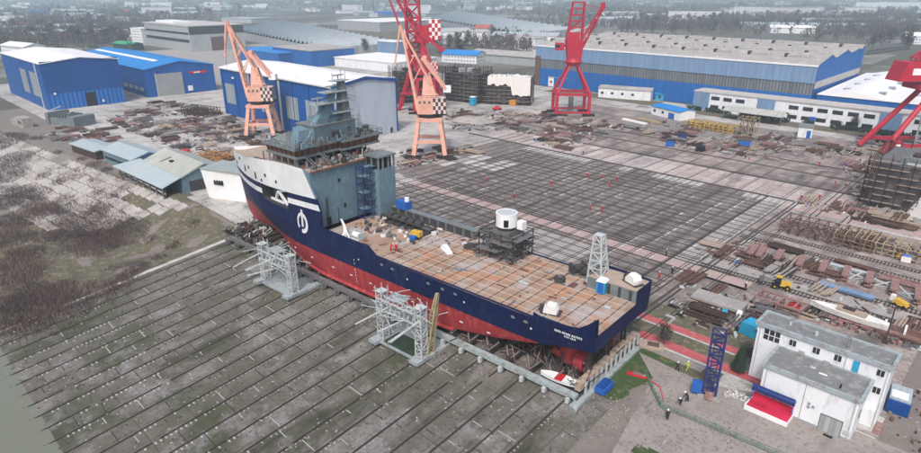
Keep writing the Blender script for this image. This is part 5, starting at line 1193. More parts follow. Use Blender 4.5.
# blue square tent behind
t = thing('blue_tent', 'blue and grey tarpaulin shelter just left of the taller office', 'tent', (*G(738, 332)[:2], 0), -.2)
m = MB(); m.use('cyan_paint'); m.hexa([(0, 0, 0), (3.4, 0, 0), (3.4, 3, 0), (0, 3, 0)], [(.3, 0, 2.4), (3.4, 0, 2.6), (3.4, 3, 2.6), (.3, 3, 2.4)]); m.build('tarp', parent=t)
m = MB(); m.use('wood'); m.hexa([(3.4, -.6, 2.5), (8.6, -.6, 2.5), (8.6, 3.4, 2.8), (3.4, 3.4, 2.8)], [(3.4, -.6, 2.6), (8.6, -.6, 2.6), (8.6, 3.4, 2.9), (3.4, 3.4, 2.9)]); m.use('plaster'); m.box(3.6, 8.4, 0, 3, 0, 2.5); m.build('booth', parent=t)
# blue lattice tower
g = G(709, 394); t = thing('crane_tower_section', 'dark blue square lattice mast standing on the concrete by the red walkway', 'lattice mast', (g.x, g.y, 0), .35)
m = MB(); m.use('dark_blue_steel'); m.lattice((0, 0, .5), (0, 0, 11.4), 1.9, 1.9, 9, .14, .26)
for k in range(19): m.bar((-.45, -.5, .6 + k * .57), (.45, -.5, .6 + k * .57), .09)
m.bar((-.45, -.5, .5), (-.45, -.5, 11.3), .12); m.bar((.45, -.5, .5), (.45, -.5, 11.3), .12); m.build('mast', parent=t)
pbox('base', 'concrete', t, -1.7, 1.7, -1.7, 1.7, 0, .4); pbox('motor_box', 'blue_paint', t, -2.7, -1.2, -1.2, .4, .4, 1.9); pbox('control_box', 'primer', t, -.6, .6, -2.1, -1.2, .2, 1.2)
# green fence
pts = [(643, 372), (660, 408), (695, 422), (757, 448), (790, 462)]
g0 = [G(u, v) for u, v in pts]; t = thing('fence', 'low green mesh fence crossing the bare concrete at the bottom right', 'fence', g0[0])
for a, c in zip(g0, g0[1:]):
    a = a - g0[0]; c = c - g0[0]; n = max(1, int((c - a).length / 2.2))
    m = MB(); m.use('fence_green')
    for z in (.15, .6, 1.05): m.bar(a + Vector((0, 0, z)), c + Vector((0, 0, z)), .06)
    nb = n * 9
    for k in range(nb): p_ = a.lerp(c, k / nb); m.bar(p_ + Vector((0, 0, .1)), p_ + Vector((0, 0, 1.05)), .035)
    m.build('mesh_panel', parent=t)
    for k in range(n): p_ = a.lerp(c, k / n); m = MB(); m.use('fence_green'); m.bar(p_, p_ + Vector((0, 0, 1.2)), .1); m.build('post', parent=t)
g = G(640, 377); m = MB(); m.use('safety_red'); m.rbox((0, 0, 0), 3.2, .9, .16, .1); m.bar((1.4, 0, .2), (4.2, -1.2, .1), .12); m.bar((4.2, -1.2, .1), (5.6, -4.4, .1), .1); m.use('primer'); m.rbox((.4, .2, .16), 2.2, .5, .2, .1)
tag(m.build('red_boom', loc=(g.x - .6, g.y, 0), rz=.2), 'red folded barrier boom lying on the ground right of the stern', 'barrier')
# ------------------------------------------------------------------ cranes
def checker(m, x0, x1, y0, y1, z0, z1, c1, c2, n=5, nz=4):
    """checkered counterweight: squares on the faces of a box"""
    dx, dy, dz = (x1 - x0) / n, (y1 - y0) / n, (z1 - z0) / nz
    for i in range(n):
        for k in range(nz):
            m.use(c1 if (i + k) % 2 else c2)
            for y in (y0, y1): m.face([(x0 + i * dx, y, z0 + k * dz), (x0 + (i + 1) * dx, y, z0 + k * dz), (x0 + (i + 1) * dx, y, z0 + (k + 1) * dz), (x0 + i * dx, y, z0 + (k + 1) * dz)])
            for x in (x0, x1): m.face([(x, y0 + i * dy, z0 + k * dz), (x, y0 + (i + 1) * dy, z0 + k * dz), (x, y0 + (i + 1) * dy, z0 + (k + 1) * dz), (x, y0 + i * dy, z0 + (k + 1) * dz)])
    m.use(c2); m.face([(x0, y0, z1), (x1, y0, z1), (x1, y1, z1), (x0, y1, z1)]); m.face([(x0, y0, z0), (x1, y0, z0), (x1, y1, z0), (x0, y1, z0)])
def portal(t, mt, z1, wb, wt, db, dt, leg=1.5):
    for sx in (-1, 1):
        for sy in (-1, 1):
            m = MB(); m.use(mt); m.bar((sx * wb, sy * db, 1.2), (sx * wt, sy * dt, z1), leg, leg * .9); m.build('leg', parent=t)
            m = MB(); m.use('black'); m.box(sx * wb - 3.2, sx * wb + 3.2, sy * db - .6, sy * db + .6, 0, 1.1)
            for k in (-2.2, -.8, .8, 2.2): m.bar((sx * wb + k, sy * db - .7, .5), (sx * wb + k, sy * db + .7, .5), 1.0, n=8)
            m.build('bogie', parent=t)
    m = MB(); m.use(mt); m.box(-wt - 1, wt + 1, -dt - 1, dt + 1, z1 - .6, z1 + .7); m.build('portal_frame', parent=t)
    m = MB(); m.use(mt); f = .38; w = wb + (wt - wb) * f; d = db + (dt - db) * f; z = 1.2 + (z1 - 1.2) * f
    for sy in (-1, 1): m.bar((-w, sy * d, z), (w, sy * d, z), 1.1)
    for sx in (-1, 1): m.bar((sx * w, -d, z), (sx * w, d, z), 1.1)
    m.build('cross_frame', parent=t)
def jib_crane(label, u, v, c, ck, rz, group, S=1.0, ph=16, box_h=6, tip=(-9.5, 47), rock=(6.5, 25.5)):
    g = G(u, v); t = thing('slewing_crane', label, 'crane', (g.x, g.y, 0), rz, group)
    portal(t, c, ph - 1.6, 6.0, 4.0, 5.0, 3.4, 1.6)
    m = MB(); m.use('black'); m.cyl((0, 0), 4.0, ph - 1, ph + .4, 18); m.build('slewing_ring', parent=t)
    z0 = ph + .4; z1 = z0 + box_h
    m = MB(); m.use(c); m.box(-4.4, 1.6, -2.8, 2.8, z0, z1); m.use('steel')
    for k in range(3): m.box(-3.8 + k * 1.8, -2.9 + k * 1.8, -2.85, -2.8, z1 - 2, z1 - 1)
    m.use('black'); m.box(-4.6, 6.6, -3, 3, z0 - .3, z0); m.build('machinery_house', parent=t)
    m = MB(); checker(m, 1.6, 6.4, -2.8, 2.8, z0 + .2, z1, 'counter_black' if c == 'pink' else 'crane_red', 'counter_white'); m.build('counterweight', parent=t)
    m = MB(); m.use('steel')
    for y in (-2.8, 2.8): m.bar((-4.4, y, z1 + 1), (6.4, y, z1 + 1), .12)
    for k in range(7): m.bar((-4.4 + 1.8 * k, -2.8, z1), (-4.4 + 1.8 * k, -2.8, z1 + 1), .1)
    m.bar((6.4, -2.8, z1 + 1), (6.4, 2.8, z1 + 1), .12); m.build('railing', parent=t)
    m = MB(); m.use(c); m.hexa([(-2.6, -2.2, z1), (3, -2.2, z1), (3, 2.2, z1), (-2.6, 2.2, z1)], [(-1.8, -1.2, z1 + 8), (.8, -1.2, z1 + 8), (.8, 1.2, z1 + 8), (-1.8, 1.2, z1 + 8)]); m.bar((-.5, -1.5, z1 + 3.4), (3.6, -1.5, z1 + 1), .5)
    m.build('column', parent=t)
    m = MB(); m.use(c); tx, tz = tip
    for y in (-2.0, 2.0):
        m.bar((-4.2, y, z0 + 1.5), (tx, y * .35, tz), 1.1, .6); m.bar((1.0, y * .8, z1 + 5), (tx, y * .35, tz), .8, .5)
    n = 9
    for k in range(1, n):
        f = k / n; yw = 2.0 * (1 - .65 * f); A = Vector((-4.2, 0, z0 + 1.5)).lerp(Vector((tx, 0, tz)), f); B = Vector((1, 0, z1 + 5)).lerp(Vector((tx, 0, tz)), f)
        m.bar((A.x, -yw, A.z), (A.x, yw, A.z), .4)
        if k > 2 and k % 2: m.bar((A.x, -yw, A.z), (B.x, -yw * .8, B.z), .35); m.bar((A.x, yw, A.z), (B.x, yw * .8, B.z), .35)
    m.build('jib', parent=t)
    m = MB(); m.use(c)
    for y in (-1, 1): m.bar((tx - .3, y, tz + 1.2), (tx - 2.8, y * .3, tz - 12), .7, .4); m.bar((tx - .3, y, tz + 1.2), (tx + 2, y * .7, tz - 7), .5)
    for k in range(4): m.bar((tx - .8 - .5 * k, -.8 + .1 * k, tz - 1 - 2.8 * k), (tx - .8 - .5 * k, .8 - .1 * k, tz - 1 - 2.8 * k), .3)
    m.bar((tx - 2.8, 0, tz - 12), (tx - 2.8, 0, tz - 13), .9); m.build('fly_jib', parent=t)
    m = MB(); m.use(c); px_, pz = -2.6, z1 + 14.0; m.hexa([(px_, -1.6, pz), (px_ + 2, -1.6, pz), (px_ + 2, 1.6, pz), (px_, 1.6, pz)], [(px_ + .6, -1.4, pz + 1), (px_ + 2, -1.4, pz + 1), (px_ + 2, 1.4, pz + 1), (px_ + .6, 1.4, pz + 1)])
    for y in (-1.5, 1.5): m.bar((px_ + .5, y, pz + .6), (rock[0], y, rock[1]), 1.5, 1.0)
    m.build('rocker_arm', parent=t)
    m = MB(); m.use('white' if c == 'pink' else c); m.box(rock[0] - 1, rock[0] + 1.8, -1.9, 1.9, rock[1] - 1.1, rock[1] + 1.1); m.build('rocker_weight', parent=t)
    m = MB(); m.use('steel')
    for k in range(9): z = z1 + .6 + k * .85; m.bar((2.4 - k * .16, -1.2, z), (2.4 - k * .16, -.4, z), .1)
    for y in (-1.2, -.4): m.bar((2.5, y, z1), (1.1, y, z1 + 8), .12)
    m.build('ladder', parent=t)
    m = MB(); m.use('steel'); m.bar((-5.2, -5.2, 1), (-3.4, -3.5, ph - 1), .5, .5); m.build('stair', parent=t)
    m = MB(); m.use('black')
    for y in (-.6, .6): m.bar((1, y, z1 + 8), (tx, y, tz), .09)
    m.bar((tx - 2.8, 0, tz - 13), (tx - 2.8, 0, tz - 20), .1); m.build('cables', parent=t)
    return t
jib_crane('pink portal crane with black checkered counterweight standing in front of the blue hall', 264, 135.5, 'pink', 1, AZ, 'portal cranes', ph=15)
jib_crane('pink portal crane with checkered counterweight standing between the ship and the grey end wall', 430, 155, 'pink', 1, AZ, 'portal cranes')
jib_crane('dark red portal crane partly hidden behind the centre pink crane', 426, 112, 'crane_red', 1, AZ + .1, 'portal cranes', ph=19, tip=(-22, 70), rock=(8, 32))
# tall red frame tower rising on that crane
g = G(426, 112)
# red crane with a four column base
def red_crane(label, u, v, rz, top, side):
    g = G(u, v); t = thing('slewing_crane', label, 'crane', (g.x, g.y, 0), rz, 'portal cranes')
    W, Dp = 8.2, 6.5
    for sx in (-1, 1):
        for sy in (-1, 1):
            m = MB(); m.use('crane_red'); m.bar((sx * W, sy * Dp, 1.2), (sx * W, sy * Dp, 11.5), 1.5); m.bar((sx * W, sy * Dp, 11.5), (sx * 1.8, sy * 1.8, 25), 1.5, 1.2, n=8); m.build('leg', parent=t)
            m = MB(); m.use('black'); m.box(sx * W - 3, sx * W + 3, sy * Dp - .6, sy * Dp + .6, 0, 1.2); m.build('bogie', parent=t)
    for sy in (-1, 1): m = MB(); m.use('crane_red'); m.bar((-W, sy * Dp, 2), (W, sy * Dp, 2), .8); m.build('sill_beam', parent=t)
    m = MB(); m.use('crane_red')
    for sy in (-1, 1): m.bar((-W, sy * Dp, 11), (W, sy * Dp, 11), 1.2)
    for sx in (-1, 1): m.bar((sx * W, -Dp, 11), (sx * W, Dp, 11), 1.2)
    m.build('portal_frame', parent=t)
    m = MB(); m.use('steel'); m.cyl((0, 0), 1.3, 2, 9, 10); m.build('cable_drum', parent=t)
    m = MB(); m.use('crane_red'); m.cyl((0, 0), 3.2, 24.5, 26.5, 16, 4.4); m.cyl((0, 0), 4.4, 26.5, 28, 16, 3.6); m.build('slewing_ring', parent=t)
    m = MB(); m.use('crane_red'); m.hexa([(-3.4, -2.6, 28), (3.4, -2.6, 28), (3.4, 2.6, 28), (-3.4, 2.6, 28)], [(-4.6, -3, 37), (4.2, -3, 37), (4.2, 3, 37), (-4.6, 3, 37)]); m.box(-4.2, 2, -2.4, 2.4, 37, 40.5); m.build('machinery_house', parent=t)
    m = MB(); m.use('crane_red'); m.box(-9.4, -5.4, -1.8, 1.8, 32, 35.6); m.bar((-5.6, 0, 34), (-3.6, 0, 34), 1.2); m.use('glass_dark'); m.box(-9.45, -7.4, -1.85, 1.85, 33.4, 34.8); m.build('cab', parent=t)
    m = MB(); m.use('crane_red')
    for x in (-4, 3.4):
        for y in (-1.6, 1.6): m.bar((x, y, 37), (x * .75 + 1, y, top), .75, .5)
    for k in range(6):
        z = 40 + (top - 40) * k / 5; f = (z - 37) / (top - 37); xa, xb = -4 + f * 2, 3.4 + f * .15
        for y in (-1.6, 1.6): m.bar((xa, y, z), (xb, y, z), .6)
        m.bar((xa, -1.6, z), (xa, 1.6, z), .4); m.bar((xb, -1.6, z), (xb, 1.6, z), .4)
    for y in (-1.6, 1.6): m.bar((-3.5, y, 41), (3.4, y, 47), .35)
    m.build('tower_frame', parent=t)
    m = MB(); m.use('crane_red'); m.lattice((2.5 * side, 0, 33), (12.4 * side, 0, 52), 2.6, 1.2, 9, .28, .45); m.cyl((12.6 * side, 0), 1.2, 51.4, 54.4, 10); m.build('jib', parent=t)
    m = MB(); m.use('crane_red')
    for y in (-1.4, 1.4): m.bar((2, y, top - 1), (11.5 * side, y * .4, 52), .22)
    m.build('stay', parent=t)
    return t
red_crane('tall crimson crane on four splayed legs left of the large banded hall', 570, 114, AZ, 54.5, 1)
# right-edge red crane
g = G(906, 152); t = thing('slewing_crane', 'bright red crane cut by the right edge above the scaffolded hull', 'crane', (g.x, g.y, 0), AZ, 'portal cranes')
m = MB(); m.use('crane_red'); m.bar((-14, -6, 1), (3.5, -2, 26), 2.2, 2.0, n=8); m.build('leg', parent=t)
m = MB(); m.use('crane_red'); m.bar((-14, 8, 1), (3.5, 4, 26), 2.2, 2.0, n=8); m.build('leg', parent=t)
m = MB(); m.use('crane_red'); m.bar((16, -6, 1), (6, -2, 26), 2.0); m.build('leg', parent=t); m = MB(); m.use('crane_red'); m.bar((16, 8, 1), (6, 4, 26), 2.0); m.build('leg', parent=t)
m = MB(); m.use('crane_red'); m.box(-5, 14, -5, 5, 25, 27); m.build('portal_frame', parent=t)
for y in (-6, 8): m = MB(); m.use('crane_red'); m.bar((-12, y, 4), (18, y, 4), 1.2); m.build('cross_beam', parent=t)
m = MB(); m.use('crane_red'); m.box(-12, -8.6, -9, -6, 2.4, 6.4); m.use('white'); m.box(-11.2, -9.5, -9.05, -9, 4.4, 5.2); m.build('cable_box', parent=t)
m = MB(); m.use('crane_red'); m.hexa([(-13, -4, 28), (3, -4, 28), (3, 4, 28), (-13, 4, 28)], [(-11, -4, 35), (3, -4, 35), (3, 4, 35), (-11, 4, 35)]); m.use('white'); m.box(-8.5, -3, -4.08, -4.0, 30.4, 32.8); m.use('galv'); m.box(2, 12, -3.4, 3.4, 28, 29.6); m.bar((2, -4, 29), (9, -4, 35), .6); m.bar((2, -4, 33), (9, -4, 29), .5); m.build('machinery_house', parent=t)
m = MB(); m.use('crane_red'); m.lattice((-6, 0, 35), (20, 0, 52), 3.2, 2.2, 10, .32, .55); m.bar((3, -3, 35), (22, -3, 48), .5); m.bar((3, 3, 35), (22, 3, 48), .5); m.build('jib', parent=t)
m = MB(); m.use('galv'); m.lattice((6, 0, 0), (6, 0, 25), 4, 4, 6, .4, .5); m.build('centre_post', parent=t)
# the tall red frame tower behind the centre pink crane
g = G(430, 108); t = thing('crane_tower', 'dark red open frame tower with checkered weight rising behind the centre pink crane', 'crane', (g.x - 3, g.y - 3, 0), AZ, 'portal cranes')
m = MB(); m.use('crane_red'); m.lattice((-3.5, 0, 40), (-4.5, 0, 66), 7.2, 6.6, 4, .8, 1.0); m.build('tower_frame', parent=t)
m = MB(); m.use('crane_red'); m.lattice((-1, 0, 24), (-3.5, 0, 40), 9, 7.2, 3, .6, .9)
for y in (-3, 3): m.bar((-5, y, 46), (8, y, 34), 1.0)
m.build('lower_frame', parent=t)
m = MB(); checker(m, 4.6, 10.6, -3, 3, 36, 46, 'crane_red', 'white', 4, 5); m.build('counterweight', parent=t)
m = MB(); m.use('crane_red'); m.box(-3, 4.4, -3.4, 3.4, 34, 43); m.build('machinery_house', parent=t)
m = MB(); m.use('crane_red'); m.lattice((-5, 0, 46), (-26, 0, 86), 3.0, 1.6, 12, .4, .6); m.build('jib', parent=t)
for sx in (-1, 1):
    for sy in (-1, 1): m = MB(); m.use('crane_red'); m.bar((sx * 12, sy * 7, 0), (sx * 4, sy * 3, 26), 1.6); m.build('leg', parent=t)
m = MB(); m.use('crane_red'); m.box(-5, 5, -4, 4, 24, 27); m.build('portal_frame', parent=t)
for y in (-7, 7): m = MB(); m.use('crane_red'); m.bar((-11, y, 9), (11, y, 9), 1.2); m.build('cross_beam', parent=t)

# ------------------------------------------------------------------ hulls under construction, wrapped in scaffolding
def scaffolded(name, label, pts, h, seed, wrap=None, group='scaffolded hulls'):
    a, c, Dd = pts; a = Vector((*a, 0)) if len(a) == 2 else a; c = Vector((*c, 0)) if len(c) == 2 else c; d = c - a; L = d.length; rz = math.atan2(d.y, d.x); random.seed(seed)
    t = thing(name, label, 'hull section', (a.x, a.y, 0), rz, group)
    m = MB(); m.use('steel'); m.box(1.6, L - 1.6, 1.6, Dd - 1.6, .8, h * .86); m.use('ship_dark')
    for k in range(8): x = random.uniform(2, L - 6); y = random.uniform(2, Dd - 5); m.use(random.choice(('ship_dark', 'ship_grey', 'rust_dark', 'galv'))); m.box(x, x + random.uniform(2, 5), y, y + random.uniform(2, 4), h * .86, h * .86 + random.uniform(.6, 2.6))
    m.build('hull_block', parent=t)
    m = MB(); m.use('rust_dark'); nx = int(L / 2.6)
    for k in range(nx + 1):
        x = k * L / nx
        for y in (0, 1.2, Dd - 1.2, Dd): m.bar((x, y, 0), (x, y, h + random.uniform(-.5, 1.2)), .16)
    ny = int(Dd / 2.6)
    for k in range(ny + 1):
        y = k * Dd / ny
        for x in (0, 1.2, L - 1.2, L): m.bar((x, y, 0), (x, y, h + random.uniform(-.5, 1)), .16)
    z = 2
    while z < h:
        for y in (0, Dd): m.bar((0, y, z), (L, y, z), .14); m.bar((0, y, z + 1), (L, y, z + 1), .09)
        for x in (0, L): m.bar((x, 0, z), (x, Dd, z), .14); m.bar((x, 0, z + 1), (x, Dd, z + 1), .09)
        z += 2
    z = 2
    while z < h:
        m.use('wood'); x = 0
        while x < L - 2:
            if random.random() < .8: m.box(x, x + 2.4, .05, 1.15, z, z + .08)
            x += 2.6
        y = 0
        while y < Dd - 2:
            if random.random() < .8: m.box(L - 1.15, L - .05, y, y + 2.4, z, z + .08)
            y += 2.6
        z += 2
    m.build('scaffold', parent=t)
    if wrap:
        x0, x1, zz0, zz1 = wrap; m = MB(); m.use('tarp'); n = 14
        n = 24; prof = []
        for k in range(n + 1):
            x = x0 + (x1 - x0) * k / n; sag = noise.noise(Vector((k * .45, seed, 0))); prof.append((x, zz0 + (5.5 if x < x0 + (x1 - x0) * .55 else 0) + 2.2 * sag, zz1 - .8 + 1.2 * noise.noise(Vector((k * .3, 4, seed)))))
        for (xa, ba, ta), (xb, bb, tb) in zip(prof, prof[1:]):
            ya, yb = -.3 - .25 * noise.noise(Vector((xa, 0, 0))), -.3 - .25 * noise.noise(Vector((xb, 0, 0)))
            m.face([(xa, ya, ba), (xb, yb, bb), (xb, -.2, tb), (xa, -.2, ta)]); m.face([(xa, -.2, ta), (xb, -.2, tb), (xb, Dd * .7, tb + .8 * noise.noise(Vector((xb, 9, 0)))), (xa, Dd * .7, ta + .8 * noise.noise(Vector((xa, 9, 0))))])
        m.face([(x1, -.3, zz0 - 4), (x1 + .3, Dd * .7, zz0 - 5), (x1, Dd * .7, zz1 - .6), (x1, -.2, zz1 - .6)])
        m.build('tarpaulin', parent=t)
    return t
scaffolded('hull_block', 'dark scaffolded hull section just right of the centre pink crane', (G(441, 100), G(478, 104), 16), 19, 1)
scaffolded('hull_block', 'scaffolded hull section draped in white tarpaulin left of the crimson crane', (G(482, 104), G(530, 106), 15), 15.5, 2, (3, 27, 5.5, 16.2))
scaffolded('hull_block', 'scaffolded block with blue covered part behind the centre pink crane', (G(398, 104), G(440, 100), 12), 20, 3)
scaffolded('hull_block', 'dark hull wrapped in rusty scaffolding at the right edge under the red crane', (Vector((-34, 206, 0)), Vector((2, 206, 0)), 30), 15.5, 4)
t = thing('white_cover', 'large white hanging tarpaulin at the right edge beside the scaffolded hull', 'tarpaulin', G(905, 214), .0)
m = MB(); m.use('tarp'); m.mesh([(0, 0, 0), (6, -3, 0), (14, -3, 0), (3, -.5, 7), (8, -3, 8), (14, -3, 9), (5.5, 0, 13), (10, -1, 14), (14, -1, 15)], [(0, 1, 4, 3), (1, 2, 5, 4), (3, 4, 7, 6), (4, 5, 8, 7)]); m.use('galv'); m.bar((14, 0, 0), (14, 0, 15), .3); m.bar((5.5, .2, 0), (5.5, .2, 13), .3); m.build('sheet', parent=t)
t = thing('deck_block', 'pale grey deck section resting on top of the right edge scaffolding', 'hull section', (-26, 212, 13.8), .0)
m = MB(); m.use('lightsteel'); m.prism([(0, 3), (4, 0), (30, 0), (30, 12), (6, 10)], 0, 1.1); m.use('safety_red'); m.box(11, 11.5, 2, 3, 1.1, 2.8); m.use('white'); m.box(16, 18, 3, 4, 1.1, 2.0); m.build('plate', parent=t)
# grey tent-like roof before the scaffolded hulls
t = thing('tilted_roof', 'long low pale grey sheet roof lying before the scaffolded hulls', 'roof', G(450, 122), .35)
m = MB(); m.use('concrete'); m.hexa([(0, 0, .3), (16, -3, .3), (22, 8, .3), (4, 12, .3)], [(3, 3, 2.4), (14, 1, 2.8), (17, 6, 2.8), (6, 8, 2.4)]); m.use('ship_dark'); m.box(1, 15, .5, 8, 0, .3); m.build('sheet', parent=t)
# ------------------------------------------------------------------ junk fields
def junk(name, area, n, seed, mts, hmax=1.2, big=3.0, bars=.5):
    random.seed(seed); m = MB(); n = int(n * (1.1 if seed not in (48, 49) else .8)); big *= .72; hmax *= .6
    us = [p[0] for p in area]; vs_ = [p[1] for p in area]
    A = [G(u, v) for u, v in area]
    def inside(x, y):
        c = False; j = len(A) - 1
        for i in range(len(A)):
            if (A[i].y > y) != (A[j].y > y) and x < (A[j].x - A[i].x) * (y - A[i].y) / (A[j].y - A[i].y) + A[i].x: c = not c
            j = i
        return c
    x0, x1 = min(a.x for a in A), max(a.x for a in A); y0, y1 = min(a.y for a in A), max(a.y for a in A); k = 0; tries = 0
    while k < n and tries < n * 20:
        tries += 1; x, y = random.uniform(x0, x1), random.uniform(y0, y1)
        if not inside(x, y) or noise.noise(Vector((x * .09, y * .09, seed))) < -.15: continue
        k += 1; m.use(random.choice(mts)); z = zt(x, y); an = random.choice((0, PI / 2, 0, PI / 2, random.uniform(0, 3)))
        if big > 1.4 and random.random() < (.13 if seed not in (48, 49) else .07):      # an ordered stack of bars or plates
            m.use(random.choice(('rust', 'rust_dark', 'rust', 'steel', 'wood', 'primer', 'rust', 'concrete'))); L = random.uniform(4, 9); nb = random.randint(5, 11); an = random.choice((0, PI / 2)) + random.gauss(0, .06); ca, sa = math.cos(an), math.sin(an)
            for q in range(nb):
                o_ = q * .42; zz = z + .2 + random.choice((0, .3, .6)); e0 = random.uniform(-.6, .6); m.bar((x - sa * o_ + ca * e0, y + ca * o_ + sa * e0, zz), (x - sa * o_ + ca * (L + e0), y + ca * o_ + sa * (L + e0), zz), .3)
            continue
        if random.random() < bars:
            L = random.uniform(.6, 1.0) * big; dx, dy = math.cos(an) * L, math.sin(an) * L
            for q in range(random.choice((1, 1, 3))): m.bar((x, y + q * .3, z + .12 + .1 * q), (x + dx, y + dy + q * .3, z + random.uniform(.1, hmax * .6)), random.uniform(.12, .35))
        else: m.rbox((x, y, z), random.uniform(.3, big * .7), random.uniform(.3, big * .4), random.uniform(.1, hmax), an)
    o = m.build(name); return tag(o, kind='stuff')
JD = ['rust_dark', 'rust', 'steel', 'concrete', 'rust', 'galv', 'steel', 'concrete', 'primer']
JM = JD + JD + ['rust', 'primer', 'tarp', 'wood', 'concrete_pale', 'wood', 'blue_paint'] 
junk('scrap', [(105, 120), (150, 103), (190, 105), (225, 120), (262, 150), (235, 168), (200, 160), (150, 140), (115, 128)], 700, 41, JM, 1.6, 4)
junk('scrap', [(40, 135), (70, 125), (95, 130), (112, 142), (90, 145), (50, 140)], 160, 42, JM, 1.4, 3)
junk('scrap', [(160, 125), (232, 118), (250, 140), (205, 140)], 220, 43, JD, 1.6, 5)
junk('scrap', [(440, 112), (545, 112), (600, 122), (640, 128), (560, 150), (500, 135), (450, 130)], 520, 44, JM, 1.6, 3)
junk('scrap', [(640, 120), (700, 122), (740, 132), (800, 142), (770, 160), (690, 150), (640, 135)], 330, 45, JD, 1.0, 6, .8)
junk('scrap', [(840, 150), (880, 120), (900, 130), (868, 205), (850, 208)], 260, 46, JM, 1.6, 3)
junk('scrap', [(780, 200), (860, 208), (921, 225), (921, 235), (860, 222)], 160, 47, JM, .9, 2)
junk('scrap', [(690, 245), (740, 235), (921, 290), (921, 330), (800, 300), (700, 275)], 190, 48, ['rust_dark', 'primer', 'rust', 'concrete', 'steel', 'wood', 'concrete_pale', 'rust_dark', 'galv'], .45, 3.6, .75)
junk('scrap', [(640, 300), (690, 285), (750, 300), (800, 310), (745, 345), (690, 325), (655, 312)], 200, 49, ['rust_dark', 'steel', 'rust', 'wood', 'concrete', 'black', 'galv'], .5, 3.4, .75)
junk('scrap', [(395, 170), (445, 160), (470, 150), (440, 150), (400, 150)], 120, 50, JD, 1.0, 2.4)
junk('scrap', [(770, 130), (840, 150), (830, 160), (760, 150)], 120, 51, JD, 1.0, 3)
junk('scrap', [(780, 305), (921, 340), (921, 352), (800, 315)], 130, 52, ['rust_dark', 'primer', 'rust', 'steel', 'galv'], 1.2, 3)
junk('debris', [(600, 372), (680, 395), (760, 440), (720, 452), (640, 452), (580, 430)], 220, 53, ['gravel', 'gravel', 'concrete', 'dirt'], .2, .35, .1)
junk('debris', [(730, 388), (757, 400), (745, 404), (722, 396)], 60, 54, ['white', 'concrete_pale', 'galv'], .25, .5, .1)
junk('scrap', [(840, 438), (921, 380), (921, 453), (860, 453)], 40, 55, ['gravel', 'concrete', 'rust_dark', 'rust'], .3, .7, .3)

# ------------------------------------------------------------------ racks, beams, machines in the yard
def rack(name, label, u, v, L, Dd, h, mt, mt2, rz=0, group=None, seed=1):
    g = G(u, v); t = thing(name, label, 'rack', g, rz, group); random.seed(seed)
    m = MB(); m.use(mt); n = int(L / 2.2)
    for k in range(n + 1):
        x = k * L / n
        for y in (0, Dd): m.bar((x, y, 0), (x, y, h), .22)
        m.bar((x, 0, h), (x, Dd, h + .3), .2); m.bar((x, 0, h * .5), (x, Dd, h * .5), .16)
    for y in (0, Dd):
        for z in (h * .25, h * .6, h): m.bar((0, y, z), (L, y, z), .18)
    m.build('frame', parent=t)
    m = MB()
    for _ in range(int(L * Dd * .9)): m.use(random.choice((mt2, 'rust', 'rust_dark', 'rust'))); x, y = random.uniform(0, L), random.uniform(0, Dd); m.bar((x, y, random.uniform(.2, h)), (x + random.uniform(-2, 2), y + random.uniform(-2, 2), random.uniform(.2, h)), .18)
    tag(m.build('stacked_bars', parent=t), kind='stuff'); return t
rack('bar_rack', 'brown rack crammed with rusty bars beside the pale slab path', 779, 232, 21, 8, 3.2, 'rust', 'primer', 0, 'bar racks', 1)
rack('bar_rack', 'pale yellow timber rack of rusty bars in the middle of the rack row', 832, 244, 9, 7, 3.0, 'pale_yellow', 'rust_dark', 0, 'bar racks', 2)
rack('bar_rack', 'long pale yellow rack of rusty bars running out at the right edge', 858, 250, 24, 7, 3.0, 'pale_yellow', 'primer', -.02, 'bar racks', 3)
rack('bar_rack', 'yellow frame stack beside the small blue roofed workshop', 686, 127, 22, 5, 3.2, 'yellow', 'pale_yellow', -.05, 'yellow racks', 4)
rack('tall_rack', 'tall pale yellow trestle in front of the grey canopy', 736, 135, 7, 7, 7.5, 'pale_yellow', 'rust', .1, 'yellow racks', 5)
rack('bar_rack', 'orange frame stack left of the white shed near the bow', 193, 160, 14, 7, 2.2, 'orange', 'orange', .35, 'yellow racks', 6)
rack('log_rack', 'dark brown stack of beams near the blue wall of the middle hall', 182, 115, 18, 9, 4, 'rust_dark', 'rust_dark', .3, 'yellow racks', 7)
def beam_support(label, u, v, rz):
    g = G(u, v); t = thing('support_beam', label, 'support beam', g, rz, 'red brown support beams')
    m = MB(); m.use('primer'); m.hexa([(-.7, -3.2, 1.3), (.7, -3.2, 1.3), (.7, 3.2, 1.3), (-.7, 3.2, 1.3)], [(-.7, -3.2, 1.7), (.7, -3.2, 1.7), (.7, 3.2, 1.7), (-.7, 3.2, 1.7)]); m.box(-.12, .12, -3, 3, .5, 1.3); m.box(-.6, .6, -3.1, 3.1, .4, .55); m.build('girder', parent=t)
    for y in (-2.6, 2.6): m = MB(); m.use('rust_dark'); m.box(-.6, .6, y - .4, y + .4, 0, .5); m.build('foot', parent=t)
LB = ['leftmost of the red brown beams, beside the dark slab grid', 'second red brown beam from the left, paired with the leftmost one', 'pale grey topped beam third from the left in the support beam row', 'red brown support beam above the black and yellow loader', 'red brown support beam just left of the long blue pontoon end', 'red brown support beam behind the middle of the long blue pontoon', 'red brown support beam behind the right end of the blue pontoon', 'red brown support beam left of the white frame near the yellow machine', 'rightmost red brown support beam beside the yellow machine at the edge']
for lb, (u, v) in zip(LB, [(752, 255), (760, 257), (778, 260), (800, 266), (822, 272), (845, 277), (868, 283), (893, 291), (917, 300)]): beam_support(lb, u, v, .12)
crate_later = 0
